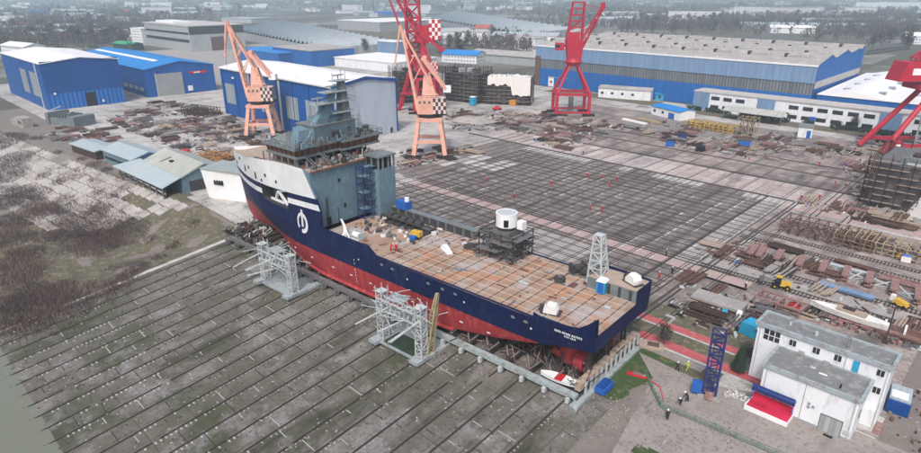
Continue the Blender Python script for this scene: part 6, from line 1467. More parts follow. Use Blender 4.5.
for lb, (u, v), rz in (('white A shaped prop standing between two beams at the right', (884, 287), .5), ('crossed pale braces beside the rightmost red brown beam', (905, 297), -.4), ('pale brace bars lying between the beams above the blue pontoon', (856, 279), .9)):
    m = MB(); m.use('galv'); m.bar((-2, 0, .2), (2, .4, 1.5), .25); m.bar((2, -.3, .2), (-2, .6, 1.5), .25); m.bar((-2, 0, .2), (2, -.3, .2), .2); tag(m.build('brace_frame', loc=G(u, v), rz=rz), lb, 'brace')
# blue grey pontoon
a, c = G(820, 286), G(872, 301); d = c - a; t = thing('pontoon', 'long flat blue grey pontoon lying beside the railway track', 'pontoon', a, math.atan2(d.y, d.x))
m = MB(); m.use('steelblue_clad'); L = d.length; m.hexa([(0, -.8, .3), (L, -.8, .3), (L, .8, .3), (0, .8, .3)], [(-.3, -1, .9), (L + .3, -1, .9), (L + .3, 1, .9), (-.3, 1, .9)]); m.build('body', parent=t)
for k in range(5): m = MB(); m.use('rust_dark'); m.box(1 + k * (L - 2) / 4, 1.5 + k * (L - 2) / 4, -1.1, 1.1, 0, .3); m.build('chock', parent=t)
t = thing('pontoon', 'short pale green grey plate girder lying above the blue pontoon', 'girder', G(815, 262), math.radians(0)); m = MB(); m.use('lightsteel'); m.box(0, 11, -.6, .6, .1, .6); m.use('galv'); m.box(0, 11, -.7, .7, .6, .7); m.build('body', parent=t)
# loader
def loader(label, u, v, rz, c1, s=1.0):
    t = thing('wheel_loader', label, 'loader', G(u, v), rz); t.scale = (s, s, s)
    m = MB(); m.use(c1); m.hexa([(-.2, -.9, .9), (2.6, -.9, .9), (2.6, .9, .9), (-.2, .9, .9)], [(0, -.8, 2.1), (2.5, -.8, 1.9), (2.5, .8, 1.9), (0, .8, 2.1)]); m.build('body', parent=t)
    m = MB(); m.use('black'); m.box(-1.6, 0, -.8, .8, .8, 2.0); m.use('glass_dark'); m.box(-1.3, 0, -.75, .75, 2.0, 3.2); m.use(c1); m.box(-1.4, .1, -.8, .8, 3.2, 3.35); m.build('cab', parent=t)
    m = MB(); m.use('steel'); m.bar((-1.4, -.6, 1.6), (-4.2, -.6, 2.2), .25); m.bar((-1.4, .6, 1.6), (-4.2, .6, 2.2), .25); m.hexa([(-4.2, -1.4, 1.6), (-4.2, 1.4, 1.6), (-5.4, 1.4, 1.8), (-5.4, -1.4, 1.8)], [(-4.2, -1.4, 2.7), (-4.2, 1.4, 2.7), (-4.6, 1.4, 2.4), (-4.6, -1.4, 2.4)]); m.build('bucket_arm', parent=t)
    for x in (-1.4, 1.7):
        for y in (-1.1, 1.1): m = MB(); m.use('black'); m.bar((x, y - .3, .7), (x, y + .3, .7), 1.4, n=12); m.use(c1); m.bar((x, y - .32, .7), (x, y + .32, .7), .5, n=8); m.build('wheel', parent=t)
loader('black and yellow wheel loader on the pale strip between the railway tracks', 780, 288, .3, 'yellow', .8)
t = thing('compactor', 'small yellow machine with white hood beside the railway at the right', 'machine', G(900, 307), -.3)
m = MB(); m.use('yellow'); m.hexa([(-1.3, -.7, .5), (1.3, -.7, .5), (1.3, .7, .5), (-1.3, .7, .5)], [(-1, -.6, 1.6), (1.1, -.6, 1.3), (1.1, .6, 1.3), (-1, .6, 1.6)]); m.build('body', parent=t); m = MB(); m.use('tarp'); m.box(-2, -1.3, -.5, .5, .9, 2.1); m.build('hood', parent=t)
for x in (-.8, .9): m = MB(); m.use('black'); m.bar((x, -.8, .4), (x, .8, .4), .8, n=10); m.build('wheel', parent=t)
# hull of small boat and rusty barge
t = thing('boat_hull', 'small old boat hull with white top and red bottom propped behind the office', 'boat', (*G(846, 322)[:2], .6), PI - .05)
m = MB(); boat_mesh(13.5, 3.0, 1.7, m, 'tarp', 'primer'); m.build('hull', parent=t); m = MB(); m.use('wood'); m.box(-3, 2, -.8, .8, 1.7, 2.2); m.use('rust_dark'); m.box(-1, 1, -.6, .6, 2.2, 2.5); m.build('deckhouse', parent=t)
m = MB(); m.use('rust_dark'); [m.box(x - .2, x + .2, -1.4, 1.4, -.6, .3) for x in (-5, -1.5, 2, 5.5)]; m.build('cradle', parent=t)
a, c = G(862, 326), G(935, 347); d = c - a; t = thing('barge', 'long low rust red barge hull with pale frames running out at the right edge', 'barge', (a.x, a.y, .2), math.atan2(d.y, d.x)); L = d.length
m = MB(); m.use('primer'); m.box(0, L, -1.6, 1.6, 0, 1.2); m.use('rust'); m.box(.4, L - .4, -1.3, 1.3, 1.2, 1.25); m.build('hull', parent=t); m = MB(); m.use('tarp'); [m.box(k * 3.2, k * 3.2 + .35, -1.65, 1.65, 1.2, 1.8) for k in range(int(L / 3.2))]; m.build('frames', parent=t)
t = thing('flat_barge', 'flat pale deck barge section beside the rusty junk near the tracks', 'deck section', G(690, 300), .05); m = MB(); m.use('concrete'); m.box(0, 10, 0, 4.5, .5, 1.0); m.use('rust_dark'); m.box(0, 10, -.1, 4.6, 0, .5); m.build('deck', parent=t)
t = thing('steel_platform', 'open rust red frame platform left of the small old boat', 'frame', G(752, 304), -.05); m = MB(); m.use('primer'); m.box(0, 9, 0, .4, 1.6, 2); m.box(0, 9, 4, 4.4, 1.6, 2)
for k in range(7): m.box(k * 1.45, k * 1.45 + .3, .4, 4, 1.6, 1.95)
for x in (.2, 4.5, 8.7):
    for y in (.2, 4.2): m.bar((x, y, 0), (x, y, 1.6), .3)
m.build('frame', parent=t)
m = MB(); m.use('safety_red'); m.rbox((0, 0, 0), 2.2, 1.2, .9, 0); m.rbox((.2, 0, .9), 1.2, .8, .4, 0); tag(m.build('red_machine', loc=G(794, 308)), 'small red machine box beside the railway behind the office', 'machine')
t = thing('yard_mast', 'thin rusty pole standing behind the taller office', 'pole', G(885, 343), 0); m = MB(); m.use('rust_dark'); m.bar((0, 0, 0), (0, 0, 7.5), .22); m.box(-.4, .4, -.4, .4, 0, .4); m.build('pole', parent=t)
m = MB(); m.use('wood'); m.rbox((0, 0, 0), 4.4, 2.6, .35, .6, .05); m.use('rust'); m.rbox((.3, .2, .37), 2.0, 1.4, .1, .4); tag(m.build('timber_pallet', loc=G(651, 346)), 'brown timber platform between the stern cradle and the red walkway', 'platform')
# orange, white, coloured small yard pieces with their own identity
def crate(name, label, cat, u, v, sx, sy, sz, mt, rz=0, cap=None):
    m = MB(); m.use(mt); m.rbox((0, 0, .15), sx, sy, sz, 0); m.use('rust_dark'); m.box(-sx * .45, -sx * .3, -sy * .45, sy * .45, 0, .15); m.box(sx * .3, sx * .45, -sy * .45, sy * .45, 0, .15)
    m.use(cap or mt); m.hexa([(-sx / 2, -sy / 2, sz + .15), (sx / 2, -sy / 2, sz + .15), (sx / 2, sy / 2, sz + .15), (-sx / 2, sy / 2, sz + .15)], [(-sx * .4, -sy * .35, sz + .45), (sx * .4, -sy * .35, sz + .45), (sx * .4, sy * .35, sz + .45), (-sx * .4, sy * .35, sz + .45)])
    return tag(m.build(name, loc=G(u, v), rz=rz), label, cat)
crate('blue_skip', 'blue open skip at the far left of the two on the pink slabs', 'skip', 670, 146, 3.2, 2.4, 2.2, 'blue_paint', .3, 'black')
crate('blue_skip', 'dark blue machine on the brown slabs near the yellow racks', 'machine', 744, 146, 4.2, 2.6, 2.2, 'blue_paint', .4, 'ship_dark')
crate('black_skip', 'black tub on the brown slabs left of the dark blue machine', 'tub', 700, 151, 3, 2.6, 1.8, 'black', .1)
crate('blue_skip', 'dark blue truck body between the junk rows left of the yellow racks', 'truck body', 682, 138, 3.6, 2.2, 1.8, 'dark_blue_steel', .5, 'black')
crate('crate', 'white crate with blue tarp beside the right edge tracks', 'crate', 905, 262, 1.9, 1.4, 1.4, 'tarp', .2, 'blue_paint')
crate('crate', 'yellow box beside the tracks at the right edge', 'box', 899, 259, 1.2, 1, 1.1, 'yellow', .2)
crate('crate', 'white box on the junk near the blue tent', 'box', 739, 317, 1, 1, .9, 'white', .1)
crate('crate', 'pale teal box by the timber left of the blue tent', 'box', 724, 315, 1.1, .9, .8, 'cyan_paint', .4)
crate('blue_cabin', 'bright cyan toilet cabin in front of the scaffolded hulls', 'cabin', 473, 105, 3, 3, 4.4, 'cyan_paint', .2, 'white')
crate('orange_machine', 'orange machine standing by the foot of the white tarpaulin hull', 'machine', 513, 105, 4, 2.6, 2.6, 'orange', .3)
crate('red_tank', 'round red tank on the ground left of the orange rack', 'tank', 186, 155, 2.6, 2.2, 1.7, 'safety_red', .3)
for k, (u, v, lb) in enumerate(((548, 120, 'dark car parked left of the crimson crane feet'), (497, 110, 'red tractor parked before the white tarpaulin hull'), (462, 112, 'dark truck parked before the dark scaffolded hull'))):
    t = thing('vehicle', lb, 'vehicle', G(u, v), .3 + k); m = MB(); m.use(('ship_dark', 'safety_red', 'ship_dark')[k]); m.hexa([(-2.6, -1, .5), (2.6, -1, .5), (2.6, 1, .5), (-2.6, 1, .5)], [(-2.5, -.9, 1.3), (2.4, -.9, 1.2), (2.4, .9, 1.2), (-2.5, .9, 1.3)]); m.hexa([(-1.4, -.9, 1.2), (1.2, -.9, 1.2), (1.2, .9, 1.2), (-1.4, .9, 1.2)], [(-1, -.7, 2.0), (.7, -.7, 2.0), (.7, .7, 2.0), (-1, .7, 2.0)]); m.build('body', parent=t)
    for x in (-1.6, 1.6): m = MB(); m.use('black'); m.bar((x, -1.05, .45), (x, 1.05, .45), .9, n=10); m.build('wheel', parent=t)
# grey-blue barge section in front of the left hall
t = thing('blue_barge_section', 'dark grey blue steel barge section standing before the tall left hall', 'barge section', G(70, 124), .35); t.scale = (.72, .72, .8)
m = MB(); m.use('dark_blue_steel'); m.use('ship_grey'); m.box(-12, 14, -6, 7, 0, 4.2); m.use('ship_grey'); m.box(-13, -10, -7, 8, 0, 7); m.box(8, 15, -7, 8, 0, 6); m.use('ship_dark'); m.box(-9, 7, -4.5, 5.5, 4.2, 4.3)
for k in range(6): m.use('ship_grey'); m.box(-9 + k * 3, -8.4 + k * 3, -5, 6, 4.2, 6.4)
m.use('galv'); m.bar((-13, -7, 7), (-8, 2, 10), .5); m.bar((-4, 0, 4), (2, 4, 9), .4); m.build('hull', parent=t)
# long timbers (pale) lying near the workshop
for lb, (u, v), mt in (('long pale pipe bundle lying left of the blue roofed workshop', (622, 120), 'tarp'), ('long yellow pipe bundle beside the pale pipe bundle', (636, 119), 'pale_yellow')):
    m = MB(); m.use(mt); [m.bar((0, k * .5, .4 + .3 * (k % 2)), (15, k * .5, .4 + .3 * (k % 2)), .5) for k in range(4)]; tag(m.build('pipe_bundle', loc=G(u, v), rz=-.25), lb, 'pipes')

# ------------------------------------------------------------------ people
def skin_mesh(name, verts, edges, radii, mt, root=0):
    me = bpy.data.meshes.new(name + '_src'); me.from_pydata(verts, edges, []); o = bpy.data.objects.new(name + '_src', me); COL.objects.link(o)
    md = o.modifiers.new('skin', 'SKIN'); sv = me.skin_vertices[0] if me.skin_vertices else None
    if sv is None:
        return None
    for i, r in enumerate(radii): sv.data[i].radius = (r, r)
    sv.data[root].use_root = True
    s2 = o.modifiers.new('sub', 'SUBSURF'); s2.levels = 1; s2.render_levels = 1
    bpy.context.view_layer.update(); dg = bpy.context.evaluated_depsgraph_get(); new = bpy.data.meshes.new_from_object(o.evaluated_get(dg)); new.name = name
    bpy.data.objects.remove(o); new.materials.clear(); new.materials.append(M[mt]); new.polygons.foreach_set('use_smooth', [True] * len(new.polygons)); return new
def limbs(pose):
    sx = pose.get('stride', .1); ar = pose.get('arm', .1); bend = pose.get('bend', 0)
    hip = (0, 0, .95); ch = (bend * .35, 0, 1.38 - abs(bend) * .1); nk = (bend * .45, 0, 1.52 - abs(bend) * .15); hd = (bend * .55, 0, 1.66 - abs(bend) * .2)
    v = [hip, (bend * .15, 0, 1.15), ch, nk, hd]; e = [(0, 1), (1, 2), (2, 3), (3, 4)]; r = [.15, .14, .17, .06, .10]
    for s in (-1, 1):
        b = len(v); v += [(0, s * .1, .88), (s * sx * .5 + .03, s * .11, .5), (s * sx, s * .12, .06), (s * sx + .14, s * .13, .04)]; e += [(0, b), (b, b + 1), (b + 1, b + 2), (b + 2, b + 3)]; r += [.11, .08, .055, .045]
        b = len(v); cx_, cz_ = ch[0], ch[2]; v += [(cx_, s * .21, cz_ + .05), (cx_ - s * ar * .5, s * .28, cz_ - .25), (cx_ - s * ar + .1 + bend * .3, s * .27, cz_ - .48), (cx_ - s * ar + .14 + bend * .35, s * .26, cz_ - .58)]; e += [(2, b), (b, b + 1), (b + 1, b + 2), (b + 2, b + 3)]; r += [.075, .055, .04, .035]
    return v, e, r
PM = {}
for pn, pose in (('standing', {}), ('walking', {'stride': .3, 'arm': .25}), ('bending', {'bend': .9, 'stride': .15})):
    v, e, r = limbs(pose); body = skin_mesh('person', v, e, r, 'skin')
    for cn, cm_ in (('red', 'safety_red'), ('dark', 'cloth_dark'), ('hivis', 'hivis'), ('blue', 'blue_paint')):
        keep = [i for i in range(len(v)) if i not in (3, 4)]; keep = [i for i in keep if i not in (12, 20)]; mp_ = {o: n for n, o in enumerate(keep)}
        cl = skin_mesh('coverall', [v[i] for i in keep], [(mp_[a], mp_[b]) for a, b in e if a in mp_ and b in mp_], [r[i] * 1.14 + .012 for i in keep], cm_)
        PM[(pn, cn)] = (body, cl, v[4])
def person(label, p, rz, pose='standing', col='red', group='workers in red on the yard', helm='white', s=1.03):
    body, cl, hd = PM[(pose, col)]
    o = bpy.data.objects.new('person', body); COL.objects.link(o); o.location = p; o.rotation_euler = (0, 0, rz); o.scale = (s, s, s); tag(o, label, 'person', group)
    c = bpy.data.objects.new('coverall', cl); COL.objects.link(c); c.parent = o
    m = MB(); m.use(helm); m.cyl((hd[0], 0), .14, hd[2] + .04, hd[2] + .16, 10, .08); m.cyl((hd[0] + .03, 0), .16, hd[2] + .03, hd[2] + .05, 10); m.build('helmet', parent=o)
PP = [('worker in red at the far left of the dark slab grid', 487, 182, 'standing', 'red'), ('worker in red bending on the slab grid in front of the long Y shaped track row', 551, 185.5, 'bending', 'red'), ('worker in pale helmet walking alone left of the pink path above the white cabin', 514, 198.5, 'walking', 'red'),
      ('worker in red nearest the light slab band in the group right of the grid centre', 587, 177.5, 'standing', 'red'), ('worker in red walking at left end of the group on the grid', 601, 179, 'walking', 'red'), ('worker in red at right end of the group on the grid', 617, 181.5, 'standing', 'red'), ('worker in red beside the blue toolbox on the grid', 610, 187, 'bending', 'red'),
      ('left one of two workers in red standing in the lower grid middle', 590, 210, 'standing', 'red'), ('right one of two workers in red standing in the lower grid middle', 602, 211.5, 'walking', 'red'), ('dark dressed person crossing the pale pink slabs at the top of the grid', 583, 154.5, 'walking', 'dark'),
      ('worker in red on the pink path right of the stern winch', 659, 279, 'standing', 'red'), ('dark dressed person standing right of the stern near the pink path', 672, 274, 'standing', 'dark'), ('dark dressed person standing on the pink path right of the lattice tower', 666, 256, 'standing', 'dark'),
      ('dark dressed person walking on the concrete beside the red walkway', 677, 371, 'walking', 'dark'), ('person in yellow vest walking on the concrete beside the red walkway', 687, 370.5, 'walking', 'hivis'), ('left one of two dark figures on the bare concrete by the fence', 680, 405, 'bending', 'dark'), ('right one of two dark figures on the bare concrete by the fence', 687, 402, 'bending', 'dark'), ('dark figure standing outside the green fence bend', 667, 419.5, 'standing', 'dark'),
      ('worker in red near the red machines at right of the brown slabs', 801, 200, 'standing', 'red'), ('worker in red beside the road left of the scaffolded hull', 819, 199.5, 'standing', 'red'), ('worker in red farther right along the road by the scrap', 835, 185.5, 'standing', 'red'), ('worker in red on the brown slabs by the long rails', 819, 166, 'standing', 'red'), ('worker in red on the brown slabs right of the blue machine', 749, 160.5, 'walking', 'red'), ('worker in dark on the brown slabs next to the black tub', 745, 159, 'standing', 'dark'),
      ('worker in red by the junk beneath the red crane leg', 855, 151, 'standing', 'red'), ('dark dressed person walking near the loader bucket', 745, 290, 'walking', 'dark'), ('worker in blue crouching at the railway junk', 735, 266, 'bending', 'blue')]
random.seed(77)
for lb, u, v, ps, cl in PP:
    p = G(u, v); p.z = .02
    if 'Y shaped' in lb: lb = 'worker in red bending alone on the middle of the slab grid'
    person(lb, p, random.uniform(0, 6), ps, cl, 'workers in red on the yard' if cl == 'red' else 'people in the yard')
for k, (s, w, ps, lb) in enumerate(((47.3, -6.8, 'bending', 'left one of two workers in red at the near edge of the main deck'), (46.2, -6.3, 'standing', 'right one of two workers in red at the near edge of the main deck'))):
    p = SW(s, w, 11.25); person(lb, p, 1 + k, ps, 'red', 'workers on the ship deck')
p = SW(31.4, -16.4, 7.0); person('worker in red on the staging frame beside the red hull', p, 1, 'bending', 'red', 'workers on the ship deck')
# ------------------------------------------------------------------ the town behind
ribmat('win_rows_y', (0.60, 0.63, 0.66), (0.12, 0.15, 0.18), 3.0, 1, duty=.62, rough=.6)
def far_box(name, label, cat, u, v, L, Dp, h, wall, roof, rz=0, group=None, rtype='flat', rh=2.5, win=True):
    g = G(u, v); t = thing(name, label, cat, g, rz, group)
    m = MB(); m.use(wall)
    if rtype == 'gable': gable_wall(m, 0, L, 0, Dp, h, h + rh)
    else: m.box(0, L, 0, Dp, 0, h)
    m.build('wall', parent=t)
    m = MB()
    if rtype == 'gable': gable(m, 0, L, 0, Dp, h, h + rh, roof, wall, 'x', .8, .4)
    else: m.use(roof); m.box(-.5, L + .5, -.5, Dp + .5, h, h + .7)
    m.build('roof', parent=t)
    if win:
        fl = 1.4
        while fl + 1.6 < h:
            pbox('window_band', 'win_rows', t, 1.5, L - 1.5, -.08, .0, fl, fl + 1.5)
            if Dp > 13: pbox('window_band', 'win_rows_y', t, L, L + .08, 1.5, Dp - 1.5, fl, fl + 1.5)
            fl += 3.2
    return t
far_box('factory_hall', 'grey ribbed factory hall with dark end wall behind the blue halls at upper left', 'hall', 146, 41, 1, 1, 1, 'corr_grey', 'roof_white').name
o = bpy.data.objects['factory_hall']
for ch in list(o.children): bpy.data.objects.remove(ch)
o.location = (-655, 275, 0)
m = MB(); m.use('corr_grey'); m.box(-120, -.1, 0, 60, 0, 25); m.use('ship_dark'); m.box(-.1, .2, 0, 60, 17, 25); m.use('corr_grey'); m.box(-.1, .1, 0, 60, 0, 17); m.build('wall', parent=o)
m = MB(); m.use('concrete_pale'); m.box(-121, .6, -.6, 60.6, 25, 26); m.use('white'); m.box(-110, -60, 10, 30, 26, 28); m.build('roof', parent=o)
pbox('door', 'rust', o, .1, .35, 22, 36, 0, 14); pbox('window_strip', 'glass_dark', o, -118, -2, -.2, 0, 9, 12); pbox('window_strip', 'glass_dark', o, -118, -2, -.2, 0, 17, 19)
t = far_box('annex_block', 'white annex block at the left end of the grey factory hall', 'building', 133, 44, 26, 14, 18, 'white', 'white', .1)
t = far_box('tank_shelter', 'bright green covered shelter behind the long blue hall', 'shelter', 114, 49, 34, 14, 6, 'evergreen', 'evergreen', .2, None, 'gable', 2, False)
for ch in t.children:
    if ch.name.startswith('roof'):
        ch.data.materials.clear()
        gm = bpy.data.materials.new('green_sheet'); gm.use_nodes = True; gm.node_tree.nodes['Principled BSDF'].inputs['Base Color'].default_value = (.02, .30, .14, 1); ch.data.materials.append(gm); ch.data.polygons.foreach_set('material_index', [0] * len(ch.data.polygons))
# saw-tooth roofed works
def sawhall(name, label, corners, h, mt='saw_roof'):
    P_ = [G(u, v, h) for u, v in corners]; cx_ = sum(p.x for p in P_) / 4; cy_ = sum(p.y for p in P_) / 4
    t = thing(name, label, 'works', (cx_, cy_, 0)); loc = [Vector((p.x - cx_, p.y - cy_, 0)) for p in P_]
    m = MB(); m.use('corr_grey'); m.hexa([p for p in loc], [p + Vector((0, 0, h)) for p in loc]); m.build('wall', parent=t)
    m = MB(); n = 26; a, b, c, d = loc      # a->b along rows, a->d across
    for k in range(n):
        f0, f1, fm = k / n, (k + 1) / n, (k + .8) / n
        q = lambda f, z: (a.lerp(b, f) + Vector((0, 0, z)), d.lerp(c, f) + Vector((0, 0, z)))
        A, B = q(f0, h); C_, D_ = q(fm, h + 3.6); E_, F_ = q(f1, h)
        m.use('slate_sheet'); m.face([A, C_, D_, B]); m.use('saw_glass'); m.face([C_, E_, F_, D_])
    m.build('roof', parent=t)
mat('slate_sheet', (0.055, 0.095, 0.12), .8, (0.04, 0.07, 0.09), .02, .8); mat('saw_glass', (0.45, 0.50, 0.52), .6)
sawhall('works', 'huge dark saw tooth roofed works behind the middle white roofed hall', [(236, 31), (322, 48), (394, 43), (280, 21)], 9)
sawhall('works', 'second dark saw tooth roofed works right of the crane tower top', [(430, 19), (520, 34), (570, 29), (455, 11)], 9)
far_box('blue_works', 'blue walled works with grey roof behind the middle white roofed hall', 'works', 274, 62, 60, 45, 13, 'hall_blue', 'roof_grey', 0, None, 'flat', 2, False)
far_box('blue_works', 'long bright blue roofed building left of the grey roofed blue works', 'works', 240, 60, 70, 40, 10, 'hall_blue', 'blue_roof', 0, None, 'flat', 2, False)
far_box('white_depot', 'low white roofed depot left of the centre crane top', 'depot', 335, 66, 70, 50, 7, 'plaster', 'roof_white', .1, None, 'flat', 2, False)
far_box('depot', 'small pale blue box building on the white depot yard', 'building', 378, 56, 24, 16, 14, 'steelblue_clad', 'white', .1, None, 'flat', 2, False)
far_box('white_hall', 'wide pale roofed hall far behind the large saw tooth works', 'hall', 338, 29, 110, 120, 14, 'corr_grey', 'roof_white', 0, None, 'flat', 2, False)
far_box('blue_store', 'small blue far store with flat blue roof left of the tall crane tower', 'store', 374, 15, 80, 50, 9, 'hall_blue', 'blue_roof', .1, None, 'flat', 2, False)
far_box('villa', 'pale house with pink red hipped roof right of the second saw tooth works', 'house', 474, 37, 22, 16, 12, 'plaster_cream', 'roof_red', .2, None, 'gable', 4)
far_box('apartment_block', 'white five storey apartment block above the roof of the large hall', 'apartments', 668, 20, 105, 16, 18, 'plaster', 'concrete', .55)
far_box('apartment_block', 'cream apartment block far above the roof end of the large hall', 'apartments', 751, 15, 150, 16, 18, 'plaster_cream', 'concrete', .6)
far_box('apartment_block', 'long white apartment slab at the top right corner', 'apartments', 855, 9, 260, 20, 22, 'plaster', 'concrete', .6)
far_box('greenhouse_store', 'long pale teal roofed store behind the large hall', 'store', 742, 29, 190, 45, 7, 'corr_grey', 'lightblue_roof', .55, None, 'gable', 3)
far_box('greenhouse_store', 'second long teal roofed store farther right of the first one', 'store', 800, 24, 200, 40, 7, 'corr_grey', 'teal_roof', .6, None, 'gable', 3)
far_box('white_store', 'small white gabled store between the trees behind the large hall', 'store', 770, 33, 60, 24, 8, 'plaster', 'roof_white', .5, None, 'gable', 3, False)
far_box('white_villa', 'small white house between trees at the right edge', 'house', 905, 44, 20, 16, 9, 'plaster', 'roof_white', .4, None, 'gable', 4)
far_box('blue_roofed_hall', 'distant hall with vivid blue roof near the top left corner', 'hall', 28, 13, 130, 70, 8, 'hall_blue', 'blue_roof', .3, None, 'flat', 2, False)
far_box('low_workshop', 'blue roofed low workshop right of the red crane tower', 'workshop', 442, 62, 34, 20, 7, 'plaster', 'blue_roof', .3, None, 'gable', 3)
far_box('long_shed', 'long grey roofed shed between the scaffolded hulls and the second saw tooth works', 'shed', 470, 61, 90, 22, 7, 'corr_grey', 'roof_grey', .1, None, 'gable', 3, False)
far_box('teal_shed', 'pale teal flat shed at the left edge of the saw tooth works', 'shed', 222, 22, 90, 50, 8, 'corr_grey', 'lightblue_roof', .2, None, 'flat')
far_box('edge_shed', 'low pale shed behind the tall left hall at the image edge', 'shed', 2, 52, 50, 20, 7, 'plaster', 'roof_white', .2, None, 'gable', 3)
# generic houses: prototypes copied through the suburb
random.seed(101); protos = []
for k, (wl, rf, L, Dp, h, rt, lb) in enumerate((('plaster', 'roof_grey', 16, 10, 5, 'gable', 'pale grey roofed house in the hazy suburb behind the yard'), ('plaster_cream', 'roof_red', 14, 10, 5, 'gable', 'cream house with faded red roof in the hazy suburb behind the yard'), ('plaster', 'concrete_pale', 40, 18, 7, 'flat', 'flat white roofed workshop in the hazy suburb behind the yard'), ('corr_grey', 'lightblue_roof', 55, 20, 6, 'gable', 'long pale blue roofed shed in the hazy suburb behind the yard'), ('plaster', 'concrete', 60, 14, 15, 'flat', 'distant pale apartment block in the hazy suburb behind the yard'))):
    protos.append((lb, wl, rf, L, Dp, h, rt))
def clear_of(u, v):
    for (a, b, c, d) in ((0, 50, 560, 200), (130, 18, 222, 52), (228, 18, 400, 66), (425, 10, 575, 36), (530, 26, 921, 200), (660, 4, 720, 22), (738, 18, 830, 34)):
        if a <= u <= c and b <= v <= d: return False
    return True
made = {}
n = 0; tries = 0
while n < 290 and tries < 6000:
    tries += 1; u = random.uniform(-40, 960); v = -2 + 46 * random.random() ** 1.25
    if not clear_of(u, v): continue
    k = random.choices(range(5), (3, 1.6, 6, 6, 2.4 if v < 16 else .05))[0]
    lb, wl, rf, L, Dp, h, rt = protos[k]; g = G(u, v); rz = random.choice((0, .5, 1.1, PI / 2, .8)) + random.uniform(-.1, .1)
    gname = ('grey roofed houses', 'red roofed houses', 'flat workshops', 'long pale sheds', 'distant apartment blocks')[k]
    if k not in made: made[k] = far_box('house' if k < 2 else ('workshop', 'shed', 'apartment_block')[k - 2], lb, ('house', 'house', 'workshop', 'shed', 'apartments')[k], u, v, L, Dp, h, wl, rf, rz, gname, rt, 2.5, k < 2 or k == 4)
    else: dup(made[k], g, rz, None, gname, (random.uniform(.8, 1.5),) * 3)
    n += 1

# ------------------------------------------------------------------ trees
def crown_mesh(name, seed, h, w, nb, mt, spread=.6, thin=.10):
    random.seed(seed); m = MB(); m.use(mt)
    for _ in range(nb):
        a = random.uniform(0, 2 * PI); f = random.random(); z = h * (.3 + .7 * f); rr = w * .5 * math.sqrt(max(0, 1 - ((f - .45) / .62) ** 2)) * random.uniform(.25, 1)
        p_ = Vector((math.cos(a) * rr * .5, math.sin(a) * rr * .5, z * .8)); q = Vector((math.cos(a) * rr, math.sin(a) * rr, z)); d = Vector((random.gauss(0, spread), random.gauss(0, spread), random.uniform(.2, 1))) * (w * .12)
        s = Vector((-math.sin(a), math.cos(a), random.uniform(-.5, .5))) * (w * thin * random.uniform(.4, 1))
        m.face([p_, q + s * .5, q + d, q - s * .5]); m.face([q, q + s + d * .4, q + d * 1.3])
    me = m.build(name, mt); d = me.data; bpy.data.objects.remove(me); return d
def trunk_mesh(name, h, r):
    m = MB(); m.use('bark'); m.bar((0, 0, -.2), (0, 0, h * .55), r * 2, r, n=7); random.seed(int(h * 10))
    for k in range(6): a = k * 1.05 + .3; m.bar((0, 0, h * (.22 + .05 * k)), (math.cos(a) * h * .22, math.sin(a) * h * .22, h * (.5 + .07 * k)), r * .9, r * .25, n=5)
    o = m.build(name, 'bark'); d = o.data; bpy.data.objects.remove(o); return d
def tree_obj(label, p, crown, trunk, s, rz, group, name='bare_tree'):
    t = bpy.data.objects.new(name, None); COL.objects.link(t); t.location = p; t.scale = (s, s, s); t.rotation_euler = (0, 0, rz); tag(t, label, 'tree', group)
    for n_, d in (('trunk', trunk), ('crown', crown)): c = bpy.data.objects.new(n_, d); COL.objects.link(c); c.parent = t
    return t
CR = [crown_mesh('crown', 1, 12, 9, 150, 'twig'), crown_mesh('crown', 2, 13, 8, 150, 'twig_brown'), crown_mesh('crown', 3, 10, 9, 140, 'twig')]
TR = [trunk_mesh('trunk', 12, .35), trunk_mesh('trunk', 13, .35), trunk_mesh('trunk', 10, .3)]
random.seed(55)
zones = [((560, 18), (921, 33), 60), ((0, 22), (150, 46), 55), ((540, 6), (921, 18), 55), ((440, 40), (530, 58), 8), ((870, 36), (921, 50), 14), ((200, 2), (560, 12), 30), ((330, 44), (470, 60), 8), ((0, 5), (220, 22), 40)]
for (a, b, n) in zones:
    for _ in range(n):
        u, v = random.uniform(a[0], b[0]), random.uniform(a[1], b[1])
        if any(x0 <= u <= x1 and y0 <= v <= y1 for (x0, y0, x1, y1) in ((130, 18, 222, 52), (660, 4, 720, 21))): continue
        k = random.randrange(3); tree_obj('bare winter tree among the many trees of the hazy suburb', G(u, v), CR[k], TR[k], random.uniform(.9, 1.6), random.uniform(0, 6), 'bare trees in the suburb')
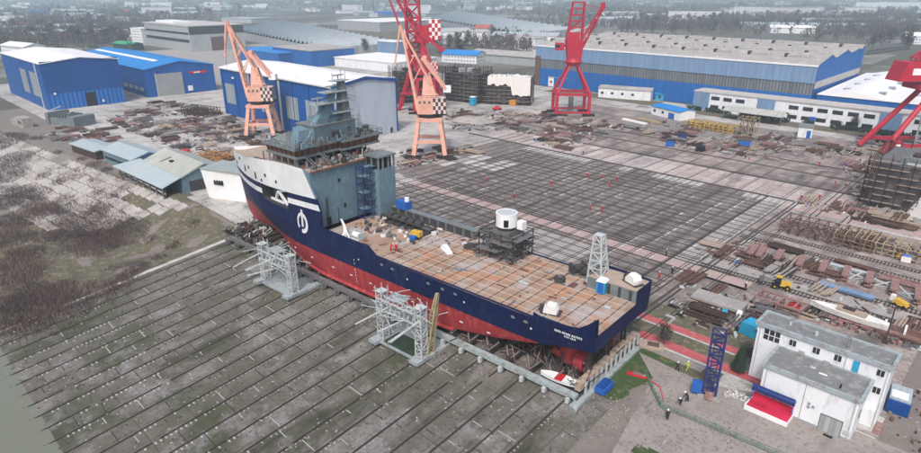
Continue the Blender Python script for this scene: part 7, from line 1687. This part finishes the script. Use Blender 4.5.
def woodland():
    random.seed(66); m = MB()
    def mass(u, v, n, ru, rv):
        n = int(n * 5)
        for _ in range(n):
            p = G(u + random.gauss(0, ru), max(-7.5, v + random.gauss(0, rv)))
            if (p.x > -420 and p.y < 430): continue
            h = random.uniform(8, 15); w = random.uniform(8, 14); m.use(random.choice(('twig', 'twig', 'twig_brown', 'twig')))
            for _k in range(26):
                a = random.uniform(0, 2 * PI); f = random.random(); rr = w * .5 * math.sqrt(max(0, 1 - (f - .4) ** 2 * 2)) * random.uniform(.2, 1); q = p + Vector((math.cos(a) * rr, math.sin(a) * rr, h * f))
                s = w * .075; m.face([q + Vector((random.gauss(0, s), random.gauss(0, s), -s * 1.8)), q + Vector((random.gauss(0, s), random.gauss(0, s), 0)), q + Vector((random.gauss(0, s), random.gauss(0, s), s * 2.4))])
    for (u, v, n, ru, rv) in [(60, 30, 170, 40, 7), (20, 40, 90, 20, 4), (110, 36, 70, 18, 5), (90, 12, 120, 60, 5), (620, 14, 170, 40, 6), (700, 24, 150, 60, 4), (800, 15, 150, 60, 5), (870, 26, 190, 35, 6), (740, 7, 120, 80, 3), (905, 15, 90, 20, 5), (560, 8, 100, 60, 3), (300, 3, 160, 120, 3), (480, 2, 150, 120, 2.5), (850, 3, 160, 90, 3), (150, 3, 150, 90, 3), (650, 0, 220, 160, 3), (250, -2, 300, 200, 2.5), (600, -3, 300, 220, 2.5), (850, -3, 220, 120, 2.5), (50, -3, 200, 80, 2.5), (500, 45, 20, 20, 4), (170, 14, 60, 30, 4), (410, 6, 60, 30, 3)]: mass(u, v, n, ru, rv)
    tag(m.build('woodland'), kind='stuff')
woodland()
# trees that stand inside the yard
BIG = crown_mesh('crown', 9, 10, 8, 420, 'twig', .5, .035); BT = trunk_mesh('trunk', 10, .22)
for lb, u, v, s in (('bare bush like tree on the green strip between the red walkways', 663, 345, .42), ('bare reddish tree beside the dark conifer left of the office', 756, 372, .36), ('bare tree in front of the long white office windows', 853, 130, .62), ('small bare tree at the left part of the long white office', 838, 131, .45), ('leafless shrub tree leaning on the tent behind the service building', 746, 362, .32)):
    tree_obj(lb, G(u, v), BIG, BT, s, random.uniform(0, 6), None)
m = MB(); m.use('evergreen'); random.seed(4)
for k in range(1100):
    f = random.random() ** .7; z = .4 + 4.6 * f; r = 1.25 * (1 - f) + .08; a = random.uniform(0, 2 * PI); rr = r * random.uniform(.5, 1.08); q = Vector((math.cos(a) * rr, math.sin(a) * rr, z)); o_ = Vector((math.cos(a), math.sin(a), -.5)) * .34; s = Vector((-math.sin(a), math.cos(a), 0)) * .13
    m.face([q - o_ * .5 - s, q - o_ * .5 + s, q + o_])
t = thing('conifer', 'small dark green conifer beside the blue lattice mast and red walkway', 'tree', G(738, 372)); m.build('crown', parent=t); m = MB(); m.use('bark'); m.bar((0, 0, 0), (0, 0, 3), .3, .1, n=6); m.build('trunk', parent=t)
# hedge in front of long office
m = MB(); m.use('evergreen'); random.seed(14)
for k in range(2600):
    x = random.uniform(-142, -30); y = 321 + random.gauss(0, .8); z = random.uniform(.1, 2.0)
    if noise.noise(Vector((x * .1, 0, 3))) < -.1: continue
    m.face([(x - .4, y, z), (x + .4, y + .2, z + .1), (x + random.uniform(-.3, .3), y + random.uniform(-.3, .3), z + .7)])
tag(m.build('hedge'), kind='stuff')
struct('lawn', rect(-150, -30, 312, 324, .03), 'grass_dry')
struct('lawn', rect(-235, -160, 318, 334, .03), 'grass_dry')
# parked cars beyond the large hall
cm_ = MB(); cm_.use('ship_dark'); cm_.hexa([(-2.2, -.9, .3), (2.2, -.9, .3), (2.2, .9, .3), (-2.2, .9, .3)], [(-2.1, -.85, .95), (2.1, -.85, .9), (2.1, .85, .9), (-2.1, .85, .95)]); cm_.use('glass_dark'); cm_.hexa([(-1.3, -.8, .9), (1, -.8, .9), (1, .8, .9), (-1.3, .8, .9)], [(-.9, -.65, 1.45), (.5, -.65, 1.45), (.5, .65, 1.45), (-.9, .65, 1.45)])
c0 = None
for r_ in range(2):
    for k in range(22):
        g = G(866 + k * 2.0 + r_ * 2, 55 - k * .28 - r_ * 3.0); 
        if c0 is None: c0 = tag(cm_.build('parked_car', loc=g, rz=.9), 'dark parked car in the rows beyond the low white roofed hall', 'car', 'cars parked beyond the low hall')
        else: c = c0.copy(); COL.objects.link(c); c.location = g
# far roads
def road(pts, w):
    P_ = [G(u, v) for u, v in pts]; m = MB()
    for a, b in zip(P_, P_[1:]):
        d = (b - a).normalized(); s = Vector((-d.y, d.x, 0)) * w / 2; m.face([(a - s) + Vector((0, 0, .04)), (b - s) + Vector((0, 0, .04)), (b + s) + Vector((0, 0, .04)), (a + s) + Vector((0, 0, .04))])
    struct('road', m, 'concrete_pale')
road([(82, 14), (72, 8), (76, 3), (90, 0)], 22); road([(430, 42), (540, 42), (600, 22)], 14); road([(-20, 18), (120, 20), (230, 12)], 12); road([(560, 60), (510, 44), (400, 42)], 16)
S('apron', -700, -400, 180, 420, -.05, 'concrete'); S('field', -900, -560, 420, 700, -.045, 'grass_dry')

# ------------------------------------------------------------------ haze
hz = MB(); hz.box(-12500, 6500, -3200, 12500, -14, 92)
hm = bpy.data.materials.new('haze_air'); hm.use_nodes = True; nt = hm.node_tree; nt.nodes.remove(nt.nodes['Principled BSDF'])
pv = nt.nodes.new('ShaderNodeVolumePrincipled'); pv.inputs['Color'].default_value = (0.72, 0.90, 1.0, 1); pv.inputs['Density'].default_value = HAZE; pv.inputs['Anisotropy'].default_value = 0.1
nt.links.new(pv.outputs['Volume'], nt.nodes['Material Output'].inputs['Volume']); M['haze_air'] = hm
tag(hz.build('haze', 'haze_air'), kind='stuff')
# ------------------------------------------------------------------ light, sky, camera
w = bpy.data.worlds.new('World'); sc.world = w; w.use_nodes = True; nt = w.node_tree; bg = nt.nodes['Background']
sky = nt.nodes.new('ShaderNodeTexSky'); sky.sky_type = 'NISHITA'; sky.sun_disc = False
SE, SA = math.radians(52), math.radians(150)     # elevation, azimuth clockwise from +Y
sky.sun_elevation = SE; sky.sun_rotation = SA; sky.air_density = 1.0; sky.dust_density = 5.0; sky.ozone_density = 1.0
nt.links.new(sky.outputs['Color'], bg.inputs['Color']); bg.inputs['Strength'].default_value = 0.13
sl = bpy.data.lights.new('sun', 'SUN'); sl.energy = 1.5; sl.angle = math.radians(10); sl.color = (1.0, 0.97, 0.93)
so = bpy.data.objects.new('sun', sl); COL.objects.link(so)
dv = Vector((math.sin(SA) * math.cos(SE), math.cos(SA) * math.cos(SE), math.sin(SE))); so.rotation_euler = dv.to_track_quat('Z', 'Y').to_euler(); so.location = (0, 0, 200)
cam = bpy.data.cameras.new('camera'); co = bpy.data.objects.new('camera', cam); COL.objects.link(co); sc.camera = co
co.location = (0, 0, H); co.rotation_euler = (PI / 2 - PITCH, 0, AZ); cam.sensor_width = 36; cam.lens = 36 * FPX / 921.0; cam.clip_end = 30000; cam.clip_start = 1
sc.view_settings.view_transform = 'Standard'; sc.view_settings.look = 'None'; sc.view_settings.gamma = 1; sc.view_settings.exposure = EXPO
try: sc.view_settings.use_curve_mapping = False
except Exception: pass
sc.cycles.volume_bounces = 1
